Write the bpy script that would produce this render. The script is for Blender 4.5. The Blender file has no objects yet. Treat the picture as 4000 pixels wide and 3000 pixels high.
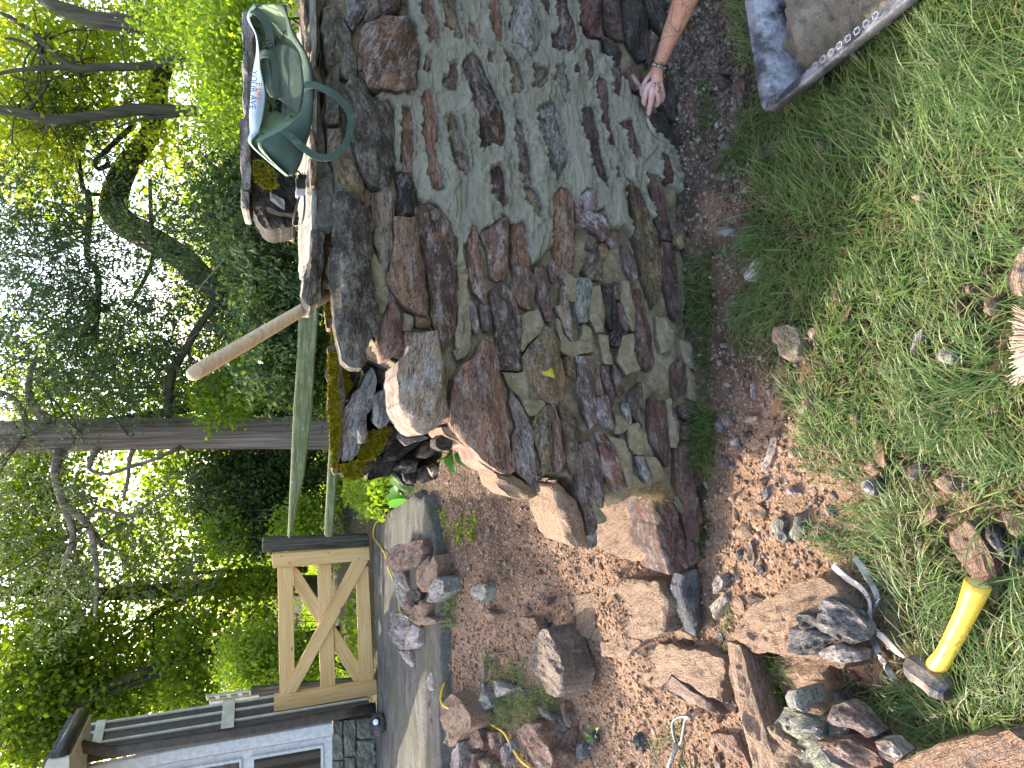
import bpy, bmesh, math, random
import numpy as np
from mathutils import Vector, Matrix, noise, Euler
random.seed(7); rng = np.random.default_rng(7)
R = math.radians
S = bpy.context.scene
COL = S.collection
# ---------------------------------------------------------------- camera, sky, sun, exposure
PITCH, F, CH = R(21.0), 2667.0, 1.5
cF = Vector((0, math.cos(PITCH), -math.sin(PITCH)))
cR = Vector((1, 0, 0))
cU = Vector((0, math.sin(PITCH), math.cos(PITCH)))
CAM = Vector((0, 0, CH))
cam_d = bpy.data.cameras.new('camera'); cam = bpy.data.objects.new('camera', cam_d); COL.objects.link(cam)
cam_d.sensor_width = 36; cam_d.lens = 24.0; cam_d.clip_start = 0.02; cam_d.clip_end = 900
cx_, cy_, cz_ = -cU, cR, -cF          # the photograph was taken upright and stored on its side
cam.matrix_world = Matrix(((cx_.x, cy_.x, cz_.x, 0), (cx_.y, cy_.y, cz_.y, 0), (cx_.z, cy_.z, cz_.z, CH), (0, 0, 0, 1)))
S.camera = cam
SUN_EL, SUN_AZ = R(40), R(-42)        # azimuth from +Y towards +X
W = bpy.data.worlds.new('World'); S.world = W; W.use_nodes = True
wn = W.node_tree.nodes; wl = W.node_tree.links; wn.clear()
sky = wn.new('ShaderNodeTexSky'); sky.sky_type = 'NISHITA'; sky.sun_disc = False
sky.sun_elevation = SUN_EL; sky.sun_rotation = SUN_AZ; sky.air_density = 1.0; sky.dust_density = 3.0; sky.ozone_density = 1.0
bg = wn.new('ShaderNodeBackground'); bg.inputs[1].default_value = 0.15
wo = wn.new('ShaderNodeOutputWorld'); wl.new(sky.outputs[0], bg.inputs[0]); wl.new(bg.outputs[0], wo.inputs[0])
sd = bpy.data.lights.new('sun', 'SUN'); sd.energy = 2.0; sd.angle = R(0.53); sd.color = (1, .95, .86)
sun = bpy.data.objects.new('sun', sd); COL.objects.link(sun)
sdir = Vector((math.sin(SUN_AZ) * math.cos(SUN_EL), math.cos(SUN_AZ) * math.cos(SUN_EL), math.sin(SUN_EL)))
sun.rotation_euler = sdir.to_track_quat('Z', 'Y').to_euler(); sun.location = sdir * 40
S.view_settings.view_transform = 'Standard'; S.view_settings.look = 'None'
S.view_settings.exposure = 2.38; S.view_settings.use_white_balance = True; S.view_settings.white_balance_temperature = 7300; S.view_settings.white_balance_tint = 12; S.view_settings.gamma = 1.0; S.view_settings.use_curve_mapping = False
S.render.engine = 'CYCLES'; S.cycles.max_bounces = 6; S.cycles.transparent_max_bounces = 6; S.cycles.use_denoising = True

# ---------------------------------------------------------------- projection helpers (photo pixel -> point on a real surface)
def ray(x, y): return (cF * F + cR * (1500 - y) + cU * (2000 - x))
def onZ(x, y, z=0.0):
    d = ray(x, y); return CAM + d * ((z - CH) / d.z)
def onY(x, y, Y):
    d = ray(x, y); return CAM + d * (Y / d.y)
def onX(x, y, X):
    d = ray(x, y); return CAM + d * (X / d.x)
W0, WS, WB = 2.065, 0.095, 0.05         # wall face: Y = W0 + WS*X + WB*z
def onW(x, y, off=0.0):
    d = ray(x, y); t = (W0 + off + WB * CH) / (d.y - WS * d.x - WB * d.z); return CAM + d * t
def proj(P):
    """numpy array of points (n,3) -> photo pixels"""
    v = P - np.array(CAM); f = v @ np.array(cF); r = v @ np.array(cR); u = v @ np.array(cU)
    f = np.where(f < 1e-3, 1e-3, f)
    return 2000 - F * u / f, 1500 - F * r / f
def PA(ox, oy, s=1000 / 2212):
    return lambda pts: [(ox + a * s, oy + b * s) for a, b in pts]
A_, B_, C_, D_, E_, F_ = PA(900, 0), PA(1800, 0), PA(900, 700), PA(1800, 700), PA(1000, 1400), PA(1900, 1400)
G_, H_, K_, L_ = PA(2700, 900, .5877), PA(2700, 0, .5877), PA(2800, 1800, .5425), PA(1500, 2250)
M_, N_, Q_, J_ = PA(2400, 2250, .788), PA(3000, 2500, .7874), PA(3500, 1700, .7353), PA(900, 2000)

def smooth(a, b, x):
    t = np.clip((x - a) / (b - a), 0, 1); return t * t * (3 - 2 * t)
# cheap vectorised value noise -------------------------------------------------
_T = rng.random((256, 256)).astype(np.float32)
def vn(x, y):
    xi = np.floor(x).astype(int); yi = np.floor(y).astype(int); fx = x - xi; fy = y - yi
    fx = fx * fx * (3 - 2 * fx); fy = fy * fy * (3 - 2 * fy)
    a = _T[xi & 255, yi & 255]; b = _T[(xi + 1) & 255, yi & 255]; c = _T[xi & 255, (yi + 1) & 255]; d = _T[(xi + 1) & 255, (yi + 1) & 255]
    return (a * (1 - fx) + b * fx) * (1 - fy) + (c * (1 - fx) + d * fx) * fy
def fbm(x, y, o=4):
    s = 0; a = .5; k = 1.0
    for i in range(o):
        s = s + a * vn(x * k + 17.3 * i, y * k + 9.1 * i); a *= .5; k *= 2.03
    return s / (1 - .5 ** o)
def inpoly(px, py, poly):
    ins = np.zeros(px.shape, bool); n = len(poly)
    for i in range(n):
        x1, y1 = poly[i]; x2, y2 = poly[(i + 1) % n]
        if y1 == y2: continue
        c = ((y1 > py) != (y2 > py)) & (px < (x2 - x1) * (py - y1) / (y2 - y1) + x1); ins ^= c
    return ins
def dpoly(px, py, poly):
    best = np.full(px.shape, 1e9); n = len(poly)
    for i in range(n):
        x1, y1 = poly[i]; x2, y2 = poly[(i + 1) % n]; dx, dy = x2 - x1, y2 - y1
        t = np.clip(((px - x1) * dx + (py - y1) * dy) / (dx * dx + dy * dy + 1e-12), 0, 1)
        best = np.minimum(best, np.hypot(px - x1 - t * dx, py - y1 - t * dy))
    return best

# ---------------------------------------------------------------- node materials
class NT:
    def __init__(s, name):
        s.m = bpy.data.materials.new(name); s.m.use_nodes = True; s.n = s.m.node_tree.nodes; s.l = s.m.node_tree.links; s.n.clear()
        s.out = s.n.new('ShaderNodeOutputMaterial')
    def put(s, sock, v):
        if v is None: return
        if isinstance(v, bpy.types.NodeSocket): s.l.new(v, sock)
        elif isinstance(v, (tuple, list)) and len(v) == 3 and sock.type == 'RGBA': sock.default_value = (*v, 1)
        else: sock.default_value = v
    def node(s, t, ins=None, **kw):
        n = s.n.new(t)
        for k, v in kw.items(): setattr(n, k, v)
        for k, v in (ins or {}).items(): s.put(n.inputs[k], v)
        return n
    def coord(s, kind='Object'): return s.node('ShaderNodeTexCoord').outputs[kind]
    def mapping(s, v, scale=(1, 1, 1), loc=(0, 0, 0), rot=(0, 0, 0)):
        return s.node('ShaderNodeMapping', {'Vector': v, 'Scale': scale, 'Location': loc, 'Rotation': rot}).outputs[0]
    def noise(s, v, sc, det=4, ro=.55, dis=0, out=0): return s.node('ShaderNodeTexNoise', {'Vector': v, 'Scale': sc, 'Detail': det, 'Roughness': ro, 'Distortion': dis}).outputs[out]
    def vor(s, v, sc, feat='F1', out=0, rnd=1): return s.node('ShaderNodeTexVoronoi', {'Vector': v, 'Scale': sc, 'Randomness': rnd}, feature=feat).outputs[out]
    def math(s, op, a, b=None, c=None, clamp=False):
        n = s.node('ShaderNodeMath', operation=op, use_clamp=clamp); s.put(n.inputs[0], a); s.put(n.inputs[1], b); s.put(n.inputs[2], c); return n.outputs[0]
    def vadd(s, a, b): return s.node('ShaderNodeVectorMath', {0: a, 1: b}, operation='ADD').outputs[0]
    def ramp(s, f, stops, interp='LINEAR'):
        n = s.node('ShaderNodeValToRGB', {0: f}); cr = n.color_ramp; cr.interpolation = interp
        while len(cr.elements) < len(stops): cr.elements.new(.5)
        for e, (p, c) in zip(cr.elements, stops):
            e.position = p; e.color = (c, c, c, 1) if isinstance(c, (int, float)) else (*c, 1)
        return n.outputs[0]
    def mix(s, f, a, b, mode='MIX'):
        n = s.node('ShaderNodeMix', data_type='RGBA', blend_type=mode); s.put(n.inputs[0], f); s.put(n.inputs[6], a); s.put(n.inputs[7], b); return n.outputs[2]
    def attr(s, name, typ='OBJECT', out='Color'): return s.node('ShaderNodeAttribute', attribute_type=typ, attribute_name=name).outputs[out]
    def bump(s, h, dist=.01, st=1.0, nrm=None): return s.node('ShaderNodeBump', {'Height': h, 'Distance': dist, 'Strength': st, 'Normal': nrm}).outputs[0]
    def bsdf(s, col, rough=.8, nrm=None, metal=0, spec=.4, coat=0):
        n = s.node('ShaderNodeBsdfPrincipled', {'Base Color': col, 'Roughness': rough, 'Metallic': metal, 'Specular IOR Level': spec, 'Normal': nrm, 'Coat Weight': coat})
        s.l.new(n.outputs[0], s.out.inputs[0]); return s.m

def mat_rock():
    t = NT('rock'); oi = t.node('ShaderNodeObjectInfo'); off = t.node('ShaderNodeVectorMath', {0: oi.outputs['Random'], 1: (53., 31., 17.)}, operation='MULTIPLY').outputs[0]
    co = t.vadd(t.coord(), off)
    st = t.mapping(co, scale=(.55, 1.2, 1.1)); st2 = t.mapping(co, scale=(.8, 3.2, 3.2))
    c1, c2, p = t.attr('tint'), t.attr('tint2'), t.node('ShaderNodeSeparateColor', {0: t.attr('params')})
    wn_, dust, dark = p.outputs[0], p.outputs[1], p.outputs[2]
    big = t.noise(st, 9, 4, .6, .2); mid = t.noise(st, 32, 6, .72, .2); fine = t.noise(co, 95, 4, .75); pit = t.noise(co, 240, 2, .7); lay = t.noise(st2, 16, 6, .75, .25)
    c = t.mix(t.ramp(big, [(.44, 0), (.56, 1)]), c1, c2)
    c = t.mix(t.ramp(lay, [(.34, .85), (.44, 0), (.6, 0)]), c, t.mix(.8, c, (.018, .013, .01)))
    c = t.mix(t.ramp(lay, [(.57, 0), (.66, .65)]), c, t.mix(.5, c, (.52, .42, .34)))
    c = t.mix(t.ramp(mid, [(.34, .8), (.44, 0), (1, 0)]), c, t.mix(.7, c, (.02, .016, .013)))
    c = t.mix(t.ramp(mid, [(.58, 0), (.68, .6)]), c, t.mix(.5, c, (.42, .2, .09)))
    c = t.mix(t.ramp(fine, [(.32, .8), (.42, 0), (.58, 0), (.70, 0)]), c, (.02, .016, .013))
    c = t.mix(t.ramp(fine, [(.60, 0), (.68, .6)]), c, t.mix(.5, c, (.6, .54, .47)))
    c = t.mix(t.ramp(t.noise(co, 21, 3, .6), [(.64, 0), (.68, .7)]), c, t.ramp(fine, [(.4, (.09, .085, .045)), (.6, (.20, .19, .11))]))
    ly2 = t.noise(t.mapping(co, scale=(.45, 3.4, 3.4)), 10, 4, .6, .2); crk = t.ramp(ly2, [(.455, 0), (.468, 1), (.481, 0), (.545, 0), (.555, .8), (.565, 0)])
    c = t.mix(t.math('MULTIPLY', crk, .75), c, (.018, .014, .011))
    dk = t.math('MULTIPLY', dark, t.ramp(t.noise(co, 11, 7, .8), [(.40, 0), (.50, 1)])); dk = t.math('MULTIPLY', dk, t.ramp(fine, [(.5, 1), (.66, .4)]))
    c = t.mix(dk, c, (.016, .014, .012))
    wm = t.math('MULTIPLY', wn_, t.ramp(t.noise(t.mapping(co, scale=(.6, 1.3, 1)), 22, 7, .78), [(.50, 0), (.57, 1)]))
    c = t.mix(t.math('MULTIPLY', wm, .85), c, t.ramp(fine, [(.35, (.30, .27, .26)), (.6, (.62, .60, .60))]))
    geo = t.node('ShaderNodeNewGeometry'); nz = t.node('ShaderNodeSeparateXYZ', {0: geo.outputs['Normal']}).outputs[2]
    du = t.math('MULTIPLY', dust, t.math('ADD', t.ramp(t.noise(co, 7, 5, .7), [(.36, 0), (.52, 1)]), t.math('MULTIPLY', nz, .45)), clamp=True)
    grit = t.noise(co, 300, 3, .7)
    c = t.mix(du, c, t.ramp(grit, [(.3, (.13, .075, .045)), (.48, (.31, .20, .13)), (.7, (.50, .36, .25))]))
    h = t.math('ADD', t.math('MULTIPLY', big, .7), t.math('MULTIPLY', mid, .8)); h = t.math('ADD', h, t.math('MULTIPLY', fine, .38)); h = t.math('ADD', h, t.math('MULTIPLY', lay, .8)); h = t.math('ADD', h, t.math('MULTIPLY', pit, .1))
    h = t.math('ADD', h, t.math('MULTIPLY', t.math('MULTIPLY', du, grit), .25)); h = t.math('SUBTRACT', h, t.math('MULTIPLY', crk, .35)); h = t.math('ADD', h, t.math('MULTIPLY', t.ramp(ly2, [(.468, 0), (.49, 1)]), .25))
    return t.bsdf(c, t.ramp(mid, [(.3, .55), (.7, .85)]), t.bump(h, .026, 1.0), spec=.35)
def mat_mortar(wet=True):
    t = NT('fresh_mortar' if wet else 'old_mortar'); co = t.coord(); 
    n1 = t.noise(co, 9, 6, .7, .2); n2 = t.noise(co, 45, 5, .75); n3 = t.noise(co, 200, 3, .75)
    if wet: c = t.ramp(n1, [(.3, (.145, .138, .105)), (.55, (.20, .193, .15)), (.75, (.26, .25, .198))])
    else: c = t.ramp(n1, [(.3, (.12, .098, .06)), (.5, (.22, .185, .12)), (.7, (.33, .285, .20))])
    c = t.mix(t.ramp(n2, [(.34, .7), (.43, 0)]), c, t.mix(.6, c, (.05, .045, .035)))
    if not wet:
        c = t.mix(t.ramp(t.noise(co, 13, 4, .7, 1), [(.5, 0), (.66, .8)]), c, (.09, .07, .04))
        c = t.mix(t.ramp(n3, [(.6, 0), (.75, .6)]), c, (.45, .42, .36))
        c = t.mix(t.ramp(t.noise(co, 6, 4, .6), [(.58, 0), (.7, .5)]), c, (.15, .14, .05)); c = t.mix(t.ramp(n2, [(.56, 0), (.68, .5)]), c, (.38, .35, .28))
    h = t.math('ADD', t.math('MULTIPLY', n2, .6), t.math('MULTIPLY', n3, .25 if wet else .5))
    if wet:
        s = t.noise(t.mapping(co, scale=(.5, 1, 2.2), rot=(0, R(-14), 0)), 30, 4, .6, .8); h = t.math('ADD', h, t.math('MULTIPLY', s, .8))
    return t.bsdf(c, .5 if wet else .9, t.bump(h, .009, .9), spec=.45 if wet else .25)
def mat_soil():
    t = NT('ground_soil'); co = t.coord()
    a = t.node('ShaderNodeSeparateColor', {0: t.attr('zone', 'GEOMETRY')})
    red, grey, lawn = a.outputs[0], a.outputs[1], a.outputs[2]
    n1 = t.noise(co, 6, 6, .7); n2 = t.noise(co, 40, 5, .7); n3 = t.noise(co, 170, 4, .75); v = t.vor(co, 90); v2 = t.vor(co, 90, out=1)
    base = t.ramp(n2, [(.3, (.035, .024, .017)), (.55, (.085, .056, .038)), (.75, (.15, .10, .065))])
    rd = t.ramp(n3, [(.25, (.10, .06, .038)), (.42, (.19, .115, .072)), (.6, (.27, .17, .11)), (.8, (.36, .245, .165))])
    rd = t.mix(t.ramp(n1, [(.35, 0), (.6, .6)]), rd, t.mix(.5, rd, (.38, .25, .17)))
    rd = t.mix(t.ramp(n2, [(.3, .6), (.44, 0)]), rd, (.055, .03, .02))
    gy = t.ramp(n2, [(.35, (.045, .032, .024)), (.5, (.13, .105, .08)), (.7, (.26, .24, .19))])
    lw = t.ramp(n2, [(.3, (.02, .022, .01)), (.6, (.06, .055, .025)), (.8, (.12, .09, .045))])
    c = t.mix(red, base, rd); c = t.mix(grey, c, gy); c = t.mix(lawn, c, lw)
    c = t.mix(t.ramp(t.node('ShaderNodeSeparateColor', {0: v2}).outputs[0], [(.86, 0), (.9, .5)]), c, t.mix(.6, c, (.5, .42, .35)))
    h = t.math('ADD', t.math('MULTIPLY', n2, .8), t.math('MULTIPLY', n3, .5)); h = t.math('SUBTRACT', h, t.math('MULTIPLY', v, .5))
    return t.bsdf(c, .95, t.bump(h, .014, 1.0), spec=.2)
def mat_simple(name, c1, c2, sc=20, rough=.8, bump=.004, stretch=(1, 1, 1), metal=0, spec=.4, det=4, coat=0, lo=.35, hi=.65):
    t = NT(name); co = t.mapping(t.coord(), scale=stretch); n = t.noise(co, sc, det, .65, .3)
    return t.bsdf(t.ramp(n, [(lo, c1), (hi, c2)]), rough, t.bump(t.noise(co, sc * 3, 4, .7), bump, .8), metal=metal, spec=spec, coat=coat)
def mat_leaf(name, cols, trans=.5, rough=.5, hue=None):
    t = NT(name); g = t.node('ShaderNodeNewGeometry'); k = len(cols)
    c = t.ramp(g.outputs['Random Per Island'], [(i / max(k - 1, 1), cc) for i, cc in enumerate(cols)])
    d = t.node('ShaderNodeBsdfPrincipled', {'Base Color': c, 'Roughness': rough, 'Specular IOR Level': .3})
    tc = t.mix(.25, c, (1., 1., .2), 'MULTIPLY')
    tr = t.node('ShaderNodeBsdfTranslucent', {'Color': t.node('ShaderNodeHueSaturation', {'Color': c, 'Value': 1.8, 'Saturation': 1.1}).outputs[0]})
    mx = t.node('ShaderNodeMixShader', {0: trans, 1: d.outputs[0], 2: tr.outputs[0]}); t.l.new(mx.outputs[0], t.out.inputs[0]); return t.m
def mat_bark(name, c1, c2, st=(1, 1, .06), sc=30, moss=0):
    t = NT(name); co = t.coord(); n = t.noise(t.mapping(co, scale=st), sc, 5, .7, .3)
    c = t.ramp(n, [(.35, c1), (.62, c2)])
    if moss: c = t.mix(t.ramp(t.noise(co, 4, 4, .6), [(.4, 0), (.6, moss)]), c, (.06, .075, .02))
    return t.bsdf(c, .9, t.bump(n, .03, 1), spec=.2)
def mat_wood(name, c1, c2, c3, knots=True, scale=1.0):
    t = NT(name); oi = t.node('ShaderNodeObjectInfo'); off = t.node('ShaderNodeVectorMath', {0: oi.outputs['Random'], 1: (13., 31., 7.)}, operation='MULTIPLY').outputs[0]
    co = t.vadd(t.coord(), off)
    n = t.noise(t.mapping(co, scale=(.9 * scale, 22 * scale, 22 * scale)), 2.2, 5, .6, 1.4); f = t.noise(t.mapping(co, scale=(2, 60, 60)), 4, 3, .6)
    c = t.ramp(n, [(.32, c1), (.5, c2), (.7, c3)])
    c = t.mix(t.ramp(f, [(.3, .4), (.5, 0)]), c, t.mix(.4, c, c1))
    if knots:
        v = t.vor(t.mapping(co, scale=(2.2, 5, 5)), 1.6); c = t.mix(t.ramp(v, [(0.03, .9), (.09, 0)]), c, (.12, .05, .02))
        c = t.mix(t.ramp(t.noise(t.mapping(co, scale=(1, 4, 4)), 1.7, 3, .5), [(.6, 0), (.72, .35)]), c, (.30, .13, .05))
    return t.bsdf(c, .6, t.bump(n, .002, .6), spec=.3)

ROCK = mat_rock(); MORT = mat_mortar(True); OLDM = mat_mortar(False); SOIL = mat_soil()
# ---------------------------------------------------------------- object helpers
def mk(name, verts, faces, mat=None, parent=None, smooth=False, loc=None):
    me = bpy.data.meshes.new(name); me.from_pydata([tuple(v) for v in verts], [], faces)
    if mat: me.materials.append(mat)
    if smooth: me.shade_smooth()
    me.update(); o = bpy.data.objects.new(name, me); COL.objects.link(o)
    if parent: o.parent = parent
    if loc is not None: o.location = loc
    return o
def mk_np(name, V, Q, mat=None, parent=None, smooth=False):
    """fast mesh from numpy arrays: V (n,3), Q (m,k)"""
    me = bpy.data.meshes.new(name); V = np.ascontiguousarray(V, np.float32); Q = np.ascontiguousarray(Q, np.int32); k = Q.shape[1]
    me.vertices.add(len(V)); me.vertices.foreach_set('co', V.ravel()); me.loops.add(Q.size); me.loops.foreach_set('vertex_index', Q.ravel())
    me.polygons.add(len(Q)); me.polygons.foreach_set('loop_start', np.arange(0, Q.size, k, dtype=np.int32))
    try: me.polygons.foreach_set('loop_total', np.full(len(Q), k, np.int32))
    except Exception: pass
    if mat: me.materials.append(mat)
    me.update(calc_edges=True); me.validate()
    if smooth: me.shade_smooth()
    o = bpy.data.objects.new(name, me); COL.objects.link(o)
    if parent: o.parent = parent
    return o
def tag(o, label=None, cat=None, group=None, kind=None):
    if label: o['label'] = label
    if cat: o['category'] = cat
    if group: o['group'] = group
    if kind: o['kind'] = kind
    return o
def empty(name, loc, label, cat, group=None):
    o = bpy.data.objects.new(name, None); COL.objects.link(o); o.location = loc; o.empty_display_size = .05; return tag(o, label, cat, group)
def adopt(o, par):
    """parent keeping the child's place (parents here are unrotated empties)"""
    o.parent = par; o.location = Vector(o.location) - Vector(par.location); return o
def bake_origin(o, p):
    p = Vector(p); o.data.transform(Matrix.Translation(-p)); o.location = p; return o
def tube(name, pts, rad, mat, seg=8, parent=None, smooth=True, jit=0):
    """pts: list of Vectors, rad: list of radii -> closed tube with origin at its first point"""
    P = [Vector(p) for p in pts]; o0 = P[0].copy(); V = []; Fc = []; n = len(P)
    up = Vector((0, 0, 1)); prev = None
    for i, p in enumerate(P):
        d = (P[min(i + 1, n - 1)] - P[max(i - 1, 0)]).normalized()
        a = prev - d * prev.dot(d) if prev is not None else d.orthogonal()
        if a.length < 1e-5: a = d.orthogonal()
        a.normalize(); prev = a; b = d.cross(a)
        for k in range(seg):
            th = 2 * math.pi * k / seg; r = rad[i] if not jit else rad[i] * (1 + jit * (random.random() - .5))
            V.append(p - o0 + a * math.cos(th) * r + b * math.sin(th) * r)
    for i in range(n - 1):
        for k in range(seg): Fc.append((i * seg + k, i * seg + (k + 1) % seg, (i + 1) * seg + (k + 1) % seg, (i + 1) * seg + k))
    Fc.append(tuple(range(seg))[::-1]); Fc.append(tuple((n - 1) * seg + k for k in range(seg)))
    o = mk(name, V, Fc, mat, None, smooth); o.location = o0
    if parent: adopt(o, parent)
    return o
def spline(pts, k=5):
    """Catmull-Rom through tuples/Vectors of any length"""
    P = [np.array(p, float) for p in pts]; out = []
    for i in range(len(P) - 1):
        p0, p1, p2, p3 = P[max(i - 1, 0)], P[i], P[i + 1], P[min(i + 2, len(P) - 1)]
        for j in range(k):
            t = j / k; out.append(.5 * (2 * p1 + (p2 - p0) * t + (2 * p0 - 5 * p1 + 4 * p2 - p3) * t * t + (3 * p1 - p0 - 3 * p2 + p3) * t ** 3))
    out.append(P[-1]); return out
def prism(name, poly3, vec, mat, parent=None, bevel=0):
    """solid from a planar 3D polygon pushed along vec, local X along its longest edge"""
    P = [Vector(p) for p in poly3]; c = sum(P, Vector()) / len(P)
    e = max(((P[(i + 1) % len(P)] - P[i]) for i in range(len(P))), key=lambda v: v.length).normalized()
    nrm = Vector(vec).normalized(); b = nrm.cross(e).normalized(); e = b.cross(nrm).normalized()
    M = Matrix((e, b, nrm)).to_4x4(); loc = [M @ (p - c) for p in P]; h = Vector(vec).length; n = len(P)
    V = loc + [l + Vector((0, 0, h)) for l in loc]
    Fc = [tuple(range(n))[::-1], tuple(range(n, 2 * n))] + [(i, (i + 1) % n, n + (i + 1) % n, n + i) for i in range(n)]
    o = mk(name, V, Fc, mat)
    bm = bmesh.new(); bm.from_mesh(o.data); bmesh.ops.recalc_face_normals(bm, faces=bm.faces)
    if bevel: bmesh.ops.bevel(bm, geom=bm.edges[:], offset=bevel, segments=1, affect='EDGES')
    bm.to_mesh(o.data); bm.free()
    o.matrix_world = Matrix.Translation(c) @ M.inverted()
    if parent: adopt(o, parent)
    return o
def box(name, lo, hi, mat, parent=None, bevel=0):
    (x0, y0, z0), (x1, y1, z1) = lo, hi
    return prism(name, [(x0, y0, z0), (x1, y0, z0), (x1, y1, z0), (x0, y1, z0)], (0, 0, z1 - z0), mat, parent, bevel)

# rock colours (true surface colours): tint, tint2, (bloom, dust, dark)
RC = dict(
 o=((.30, .155, .085), (.19, .10, .065), (.35, .15, .15)), m=((.12, .052, .042), (.075, .038, .034), (.2, .05, .15)),
 p=((.17, .105, .095), (.115, .07, .062), (.45, .1, .2)), d=((.05, .043, .034), (.028, .025, .022), (.12, .03, .5)),
 g=((.17, .15, .105), (.105, .092, .068), (.3, .08, .45)), w=((.34, .335, .31), (.22, .21, .185), (.6, .05, .25)),
 s=((.32, .21, .135), (.25, .15, .10), (.15, .75, .05)), l=((.30, .25, .25), (.19, .145, .14), (.8, .1, .1)),
 y=((.27, .19, .09), (.15, .10, .055), (.3, .1, .3)), b=((.085, .10, .12), (.055, .06, .068), (.35, .08, .1)),
 t=((.30, .225, .155), (.19, .135, .095), (.35, .2, .15)), n=((.25, .265, .215), (.16, .17, .125), (.5, .05, .15)),
 r=((.24, .115, .075), (.145, .072, .055), (.4, .15, .15)), c=((.48, .44, .38), (.33, .25, .18), (.7, .1, .05)),
 u=((.22, .125, .08), (.14, .08, .055), (.1, .65, .1)))
def paint(o, code, dust=None, dark=None, bloom=None):
    a, b, p = RC[code]; q = random.uniform(1.12, 1.6); m_ = sum(a) / 3
    def j(c): return tuple(min(.62, max(.01, (v + (v - sum(c) / 3) * -.04) * q * random.uniform(.93, 1.07))) for v in c)
    o['tint'] = j(a); o['tint2'] = j(b)
    o['params'] = (p[0] if bloom is None else bloom, p[1] if dust is None else dust, p[2] if dark is None else dark); return o
from mathutils.geometry import delaunay_2d_cdt
def stone(name, P3, nrm, depth, code, bulge=.02, rough=.008, parent=None, mat=None, ring0=-.006, flare=.0, dens=.02, jit=.07, tilt=(0, 0), facets=6, **kw):
    """a rock: outline P3 (3D points on a real surface), grown out along nrm and solid for 'depth' behind it"""
    P = [Vector(p) for p in P3]; c = sum(P, Vector()) / len(P); n = Vector(nrm).normalized()
    far = max(((p - q) for p in P for q in P), key=lambda v: v.length); a = (far - n * far.dot(n)).normalized(); b = n.cross(a)
    Q = np.array([((p - c).dot(a), (p - c).dot(b)) for p in P])
    seg = np.roll(Q, -1, 0) - Q; ln = np.hypot(seg[:, 0], seg[:, 1]); per = ln.sum(); N = int(min(90, max(16, per / (dens * .55))))
    cs = np.concatenate([[0], np.cumsum(ln)]); s = np.arange(N) / N * per; idx = np.searchsorted(cs, s, 'right') - 1
    t = (s - cs[idx]) / ln[idx]; B = Q[idx] + seg[idx] * t[:, None]
    area = abs((Q[:, 0] * np.roll(Q[:, 1], -1) - Q[:, 1] * np.roll(Q[:, 0], -1)).sum()) / 2; size = math.sqrt(area)
    ox, oy = random.random() * 200, random.random() * 200
    nb = np.roll(B, -1, 0) - np.roll(B, 1, 0); nb = np.stack([nb[:, 1], -nb[:, 0]], 1); nb /= np.hypot(nb[:, 0], nb[:, 1])[:, None] + 1e-9
    k = (fbm(B[:, 0] / .02 * .5 + ox, B[:, 1] / .02 * .5 + oy, 3) - .5)[:, None]
    B = B + nb * k * min(jit * size, .010) * 2
    wd = max(np.abs(B[:, 1]).max(), .004)
    sp = min(dens * .62, wd * .5); poly = [tuple(p) for p in B]
    x0, y0 = B.min(0); x1, y1 = B.max(0); nx_ = int((x1 - x0) / sp) + 1; ny_ = int((y1 - y0) / (sp * .87)) + 1
    gi, gj = np.meshgrid(np.arange(nx_ + 1), np.arange(ny_ + 1), indexing='ij'); gx = x0 + (gi + .5 * (gj % 2)) * sp; gy = y0 + gj * sp * .87
    gx = gx.ravel() + rng.uniform(-.28, .28, gx.size) * sp; gy = gy.ravel() + rng.uniform(-.28, .28, gy.size) * sp
    d = dpoly(gx, gy, poly); ew = max(.003, min(bulge * .28, wd * .2)); keep = inpoly(gx, gy, poly) & (d > max(sp * .5, ew * 1.25)); I_ = np.stack([gx[keep], gy[keep]], 1)
    cin = np.array([0, 0.]); R1 = B - nb * ew * .55 * np.sign((nb * (B - cin)).sum()); 
    ok1 = inpoly(R1[:, 0], R1[:, 1], poly) & (dpoly(R1[:, 0], R1[:, 1], poly) > ew * .3); R1 = R1[ok1][::1]
    A = np.concatenate([B, R1, I_]); out = delaunay_2d_cdt([Vector(p) for p in A], [], [list(range(N))], 1, 1e-6)
    VV = np.array([tuple(v) for v in out[0]]); TR = [tuple(f) for f in out[2]]; orig = out[3]; mp = {}
    for j, ol in enumerate(orig):
        for o_ in ol:
            if o_ < N: mp[o_] = j
    dd = dpoly(VV[:, 0], VV[:, 1], poly)
    pr = 1 - np.exp(-dd / (ew * .8)); top = np.full(len(VV), 1.0)
    for _ in range(facets):
        th = random.uniform(0, 6.28); sl = random.uniform(.3, 1.0) * bulge / max(wd, .02) ; off = random.uniform(.6, 1.1)
        top = np.minimum(top, off + (VV[:, 0] * math.cos(th) * .5 + VV[:, 1] * math.sin(th)) * sl / max(bulge, .004) * 1.15)
    top = np.clip(top, .15, 1.0)
    def nz(x, y):
        n_ = fbm(x * 5 + ox, y * 17 + oy, 4) - .5; n2 = fbm(x * 22 + oy, y * 55 + ox, 3) - .5; st = np.floor(fbm(x * 3 + oy, y * 20 + ox, 2) * 6) / 6 - .5
        return n_ * rough * 3.6 + n2 * rough * 2.2 + st * rough * 3.4
    Z = ring0 + pr * (bulge * top + nz(VV[:, 0], VV[:, 1])) + VV[:, 0] * tilt[0] + VV[:, 1] * tilt[1]
    V = [(p[0], p[1], z) for p, z in zip(VV, Z)]; Fc = list(TR); bl = [mp.get(i) for i in range(N)]; bl = [v for v in bl if v is not None]; m_ = len(bl); nv = len(V)
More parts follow.
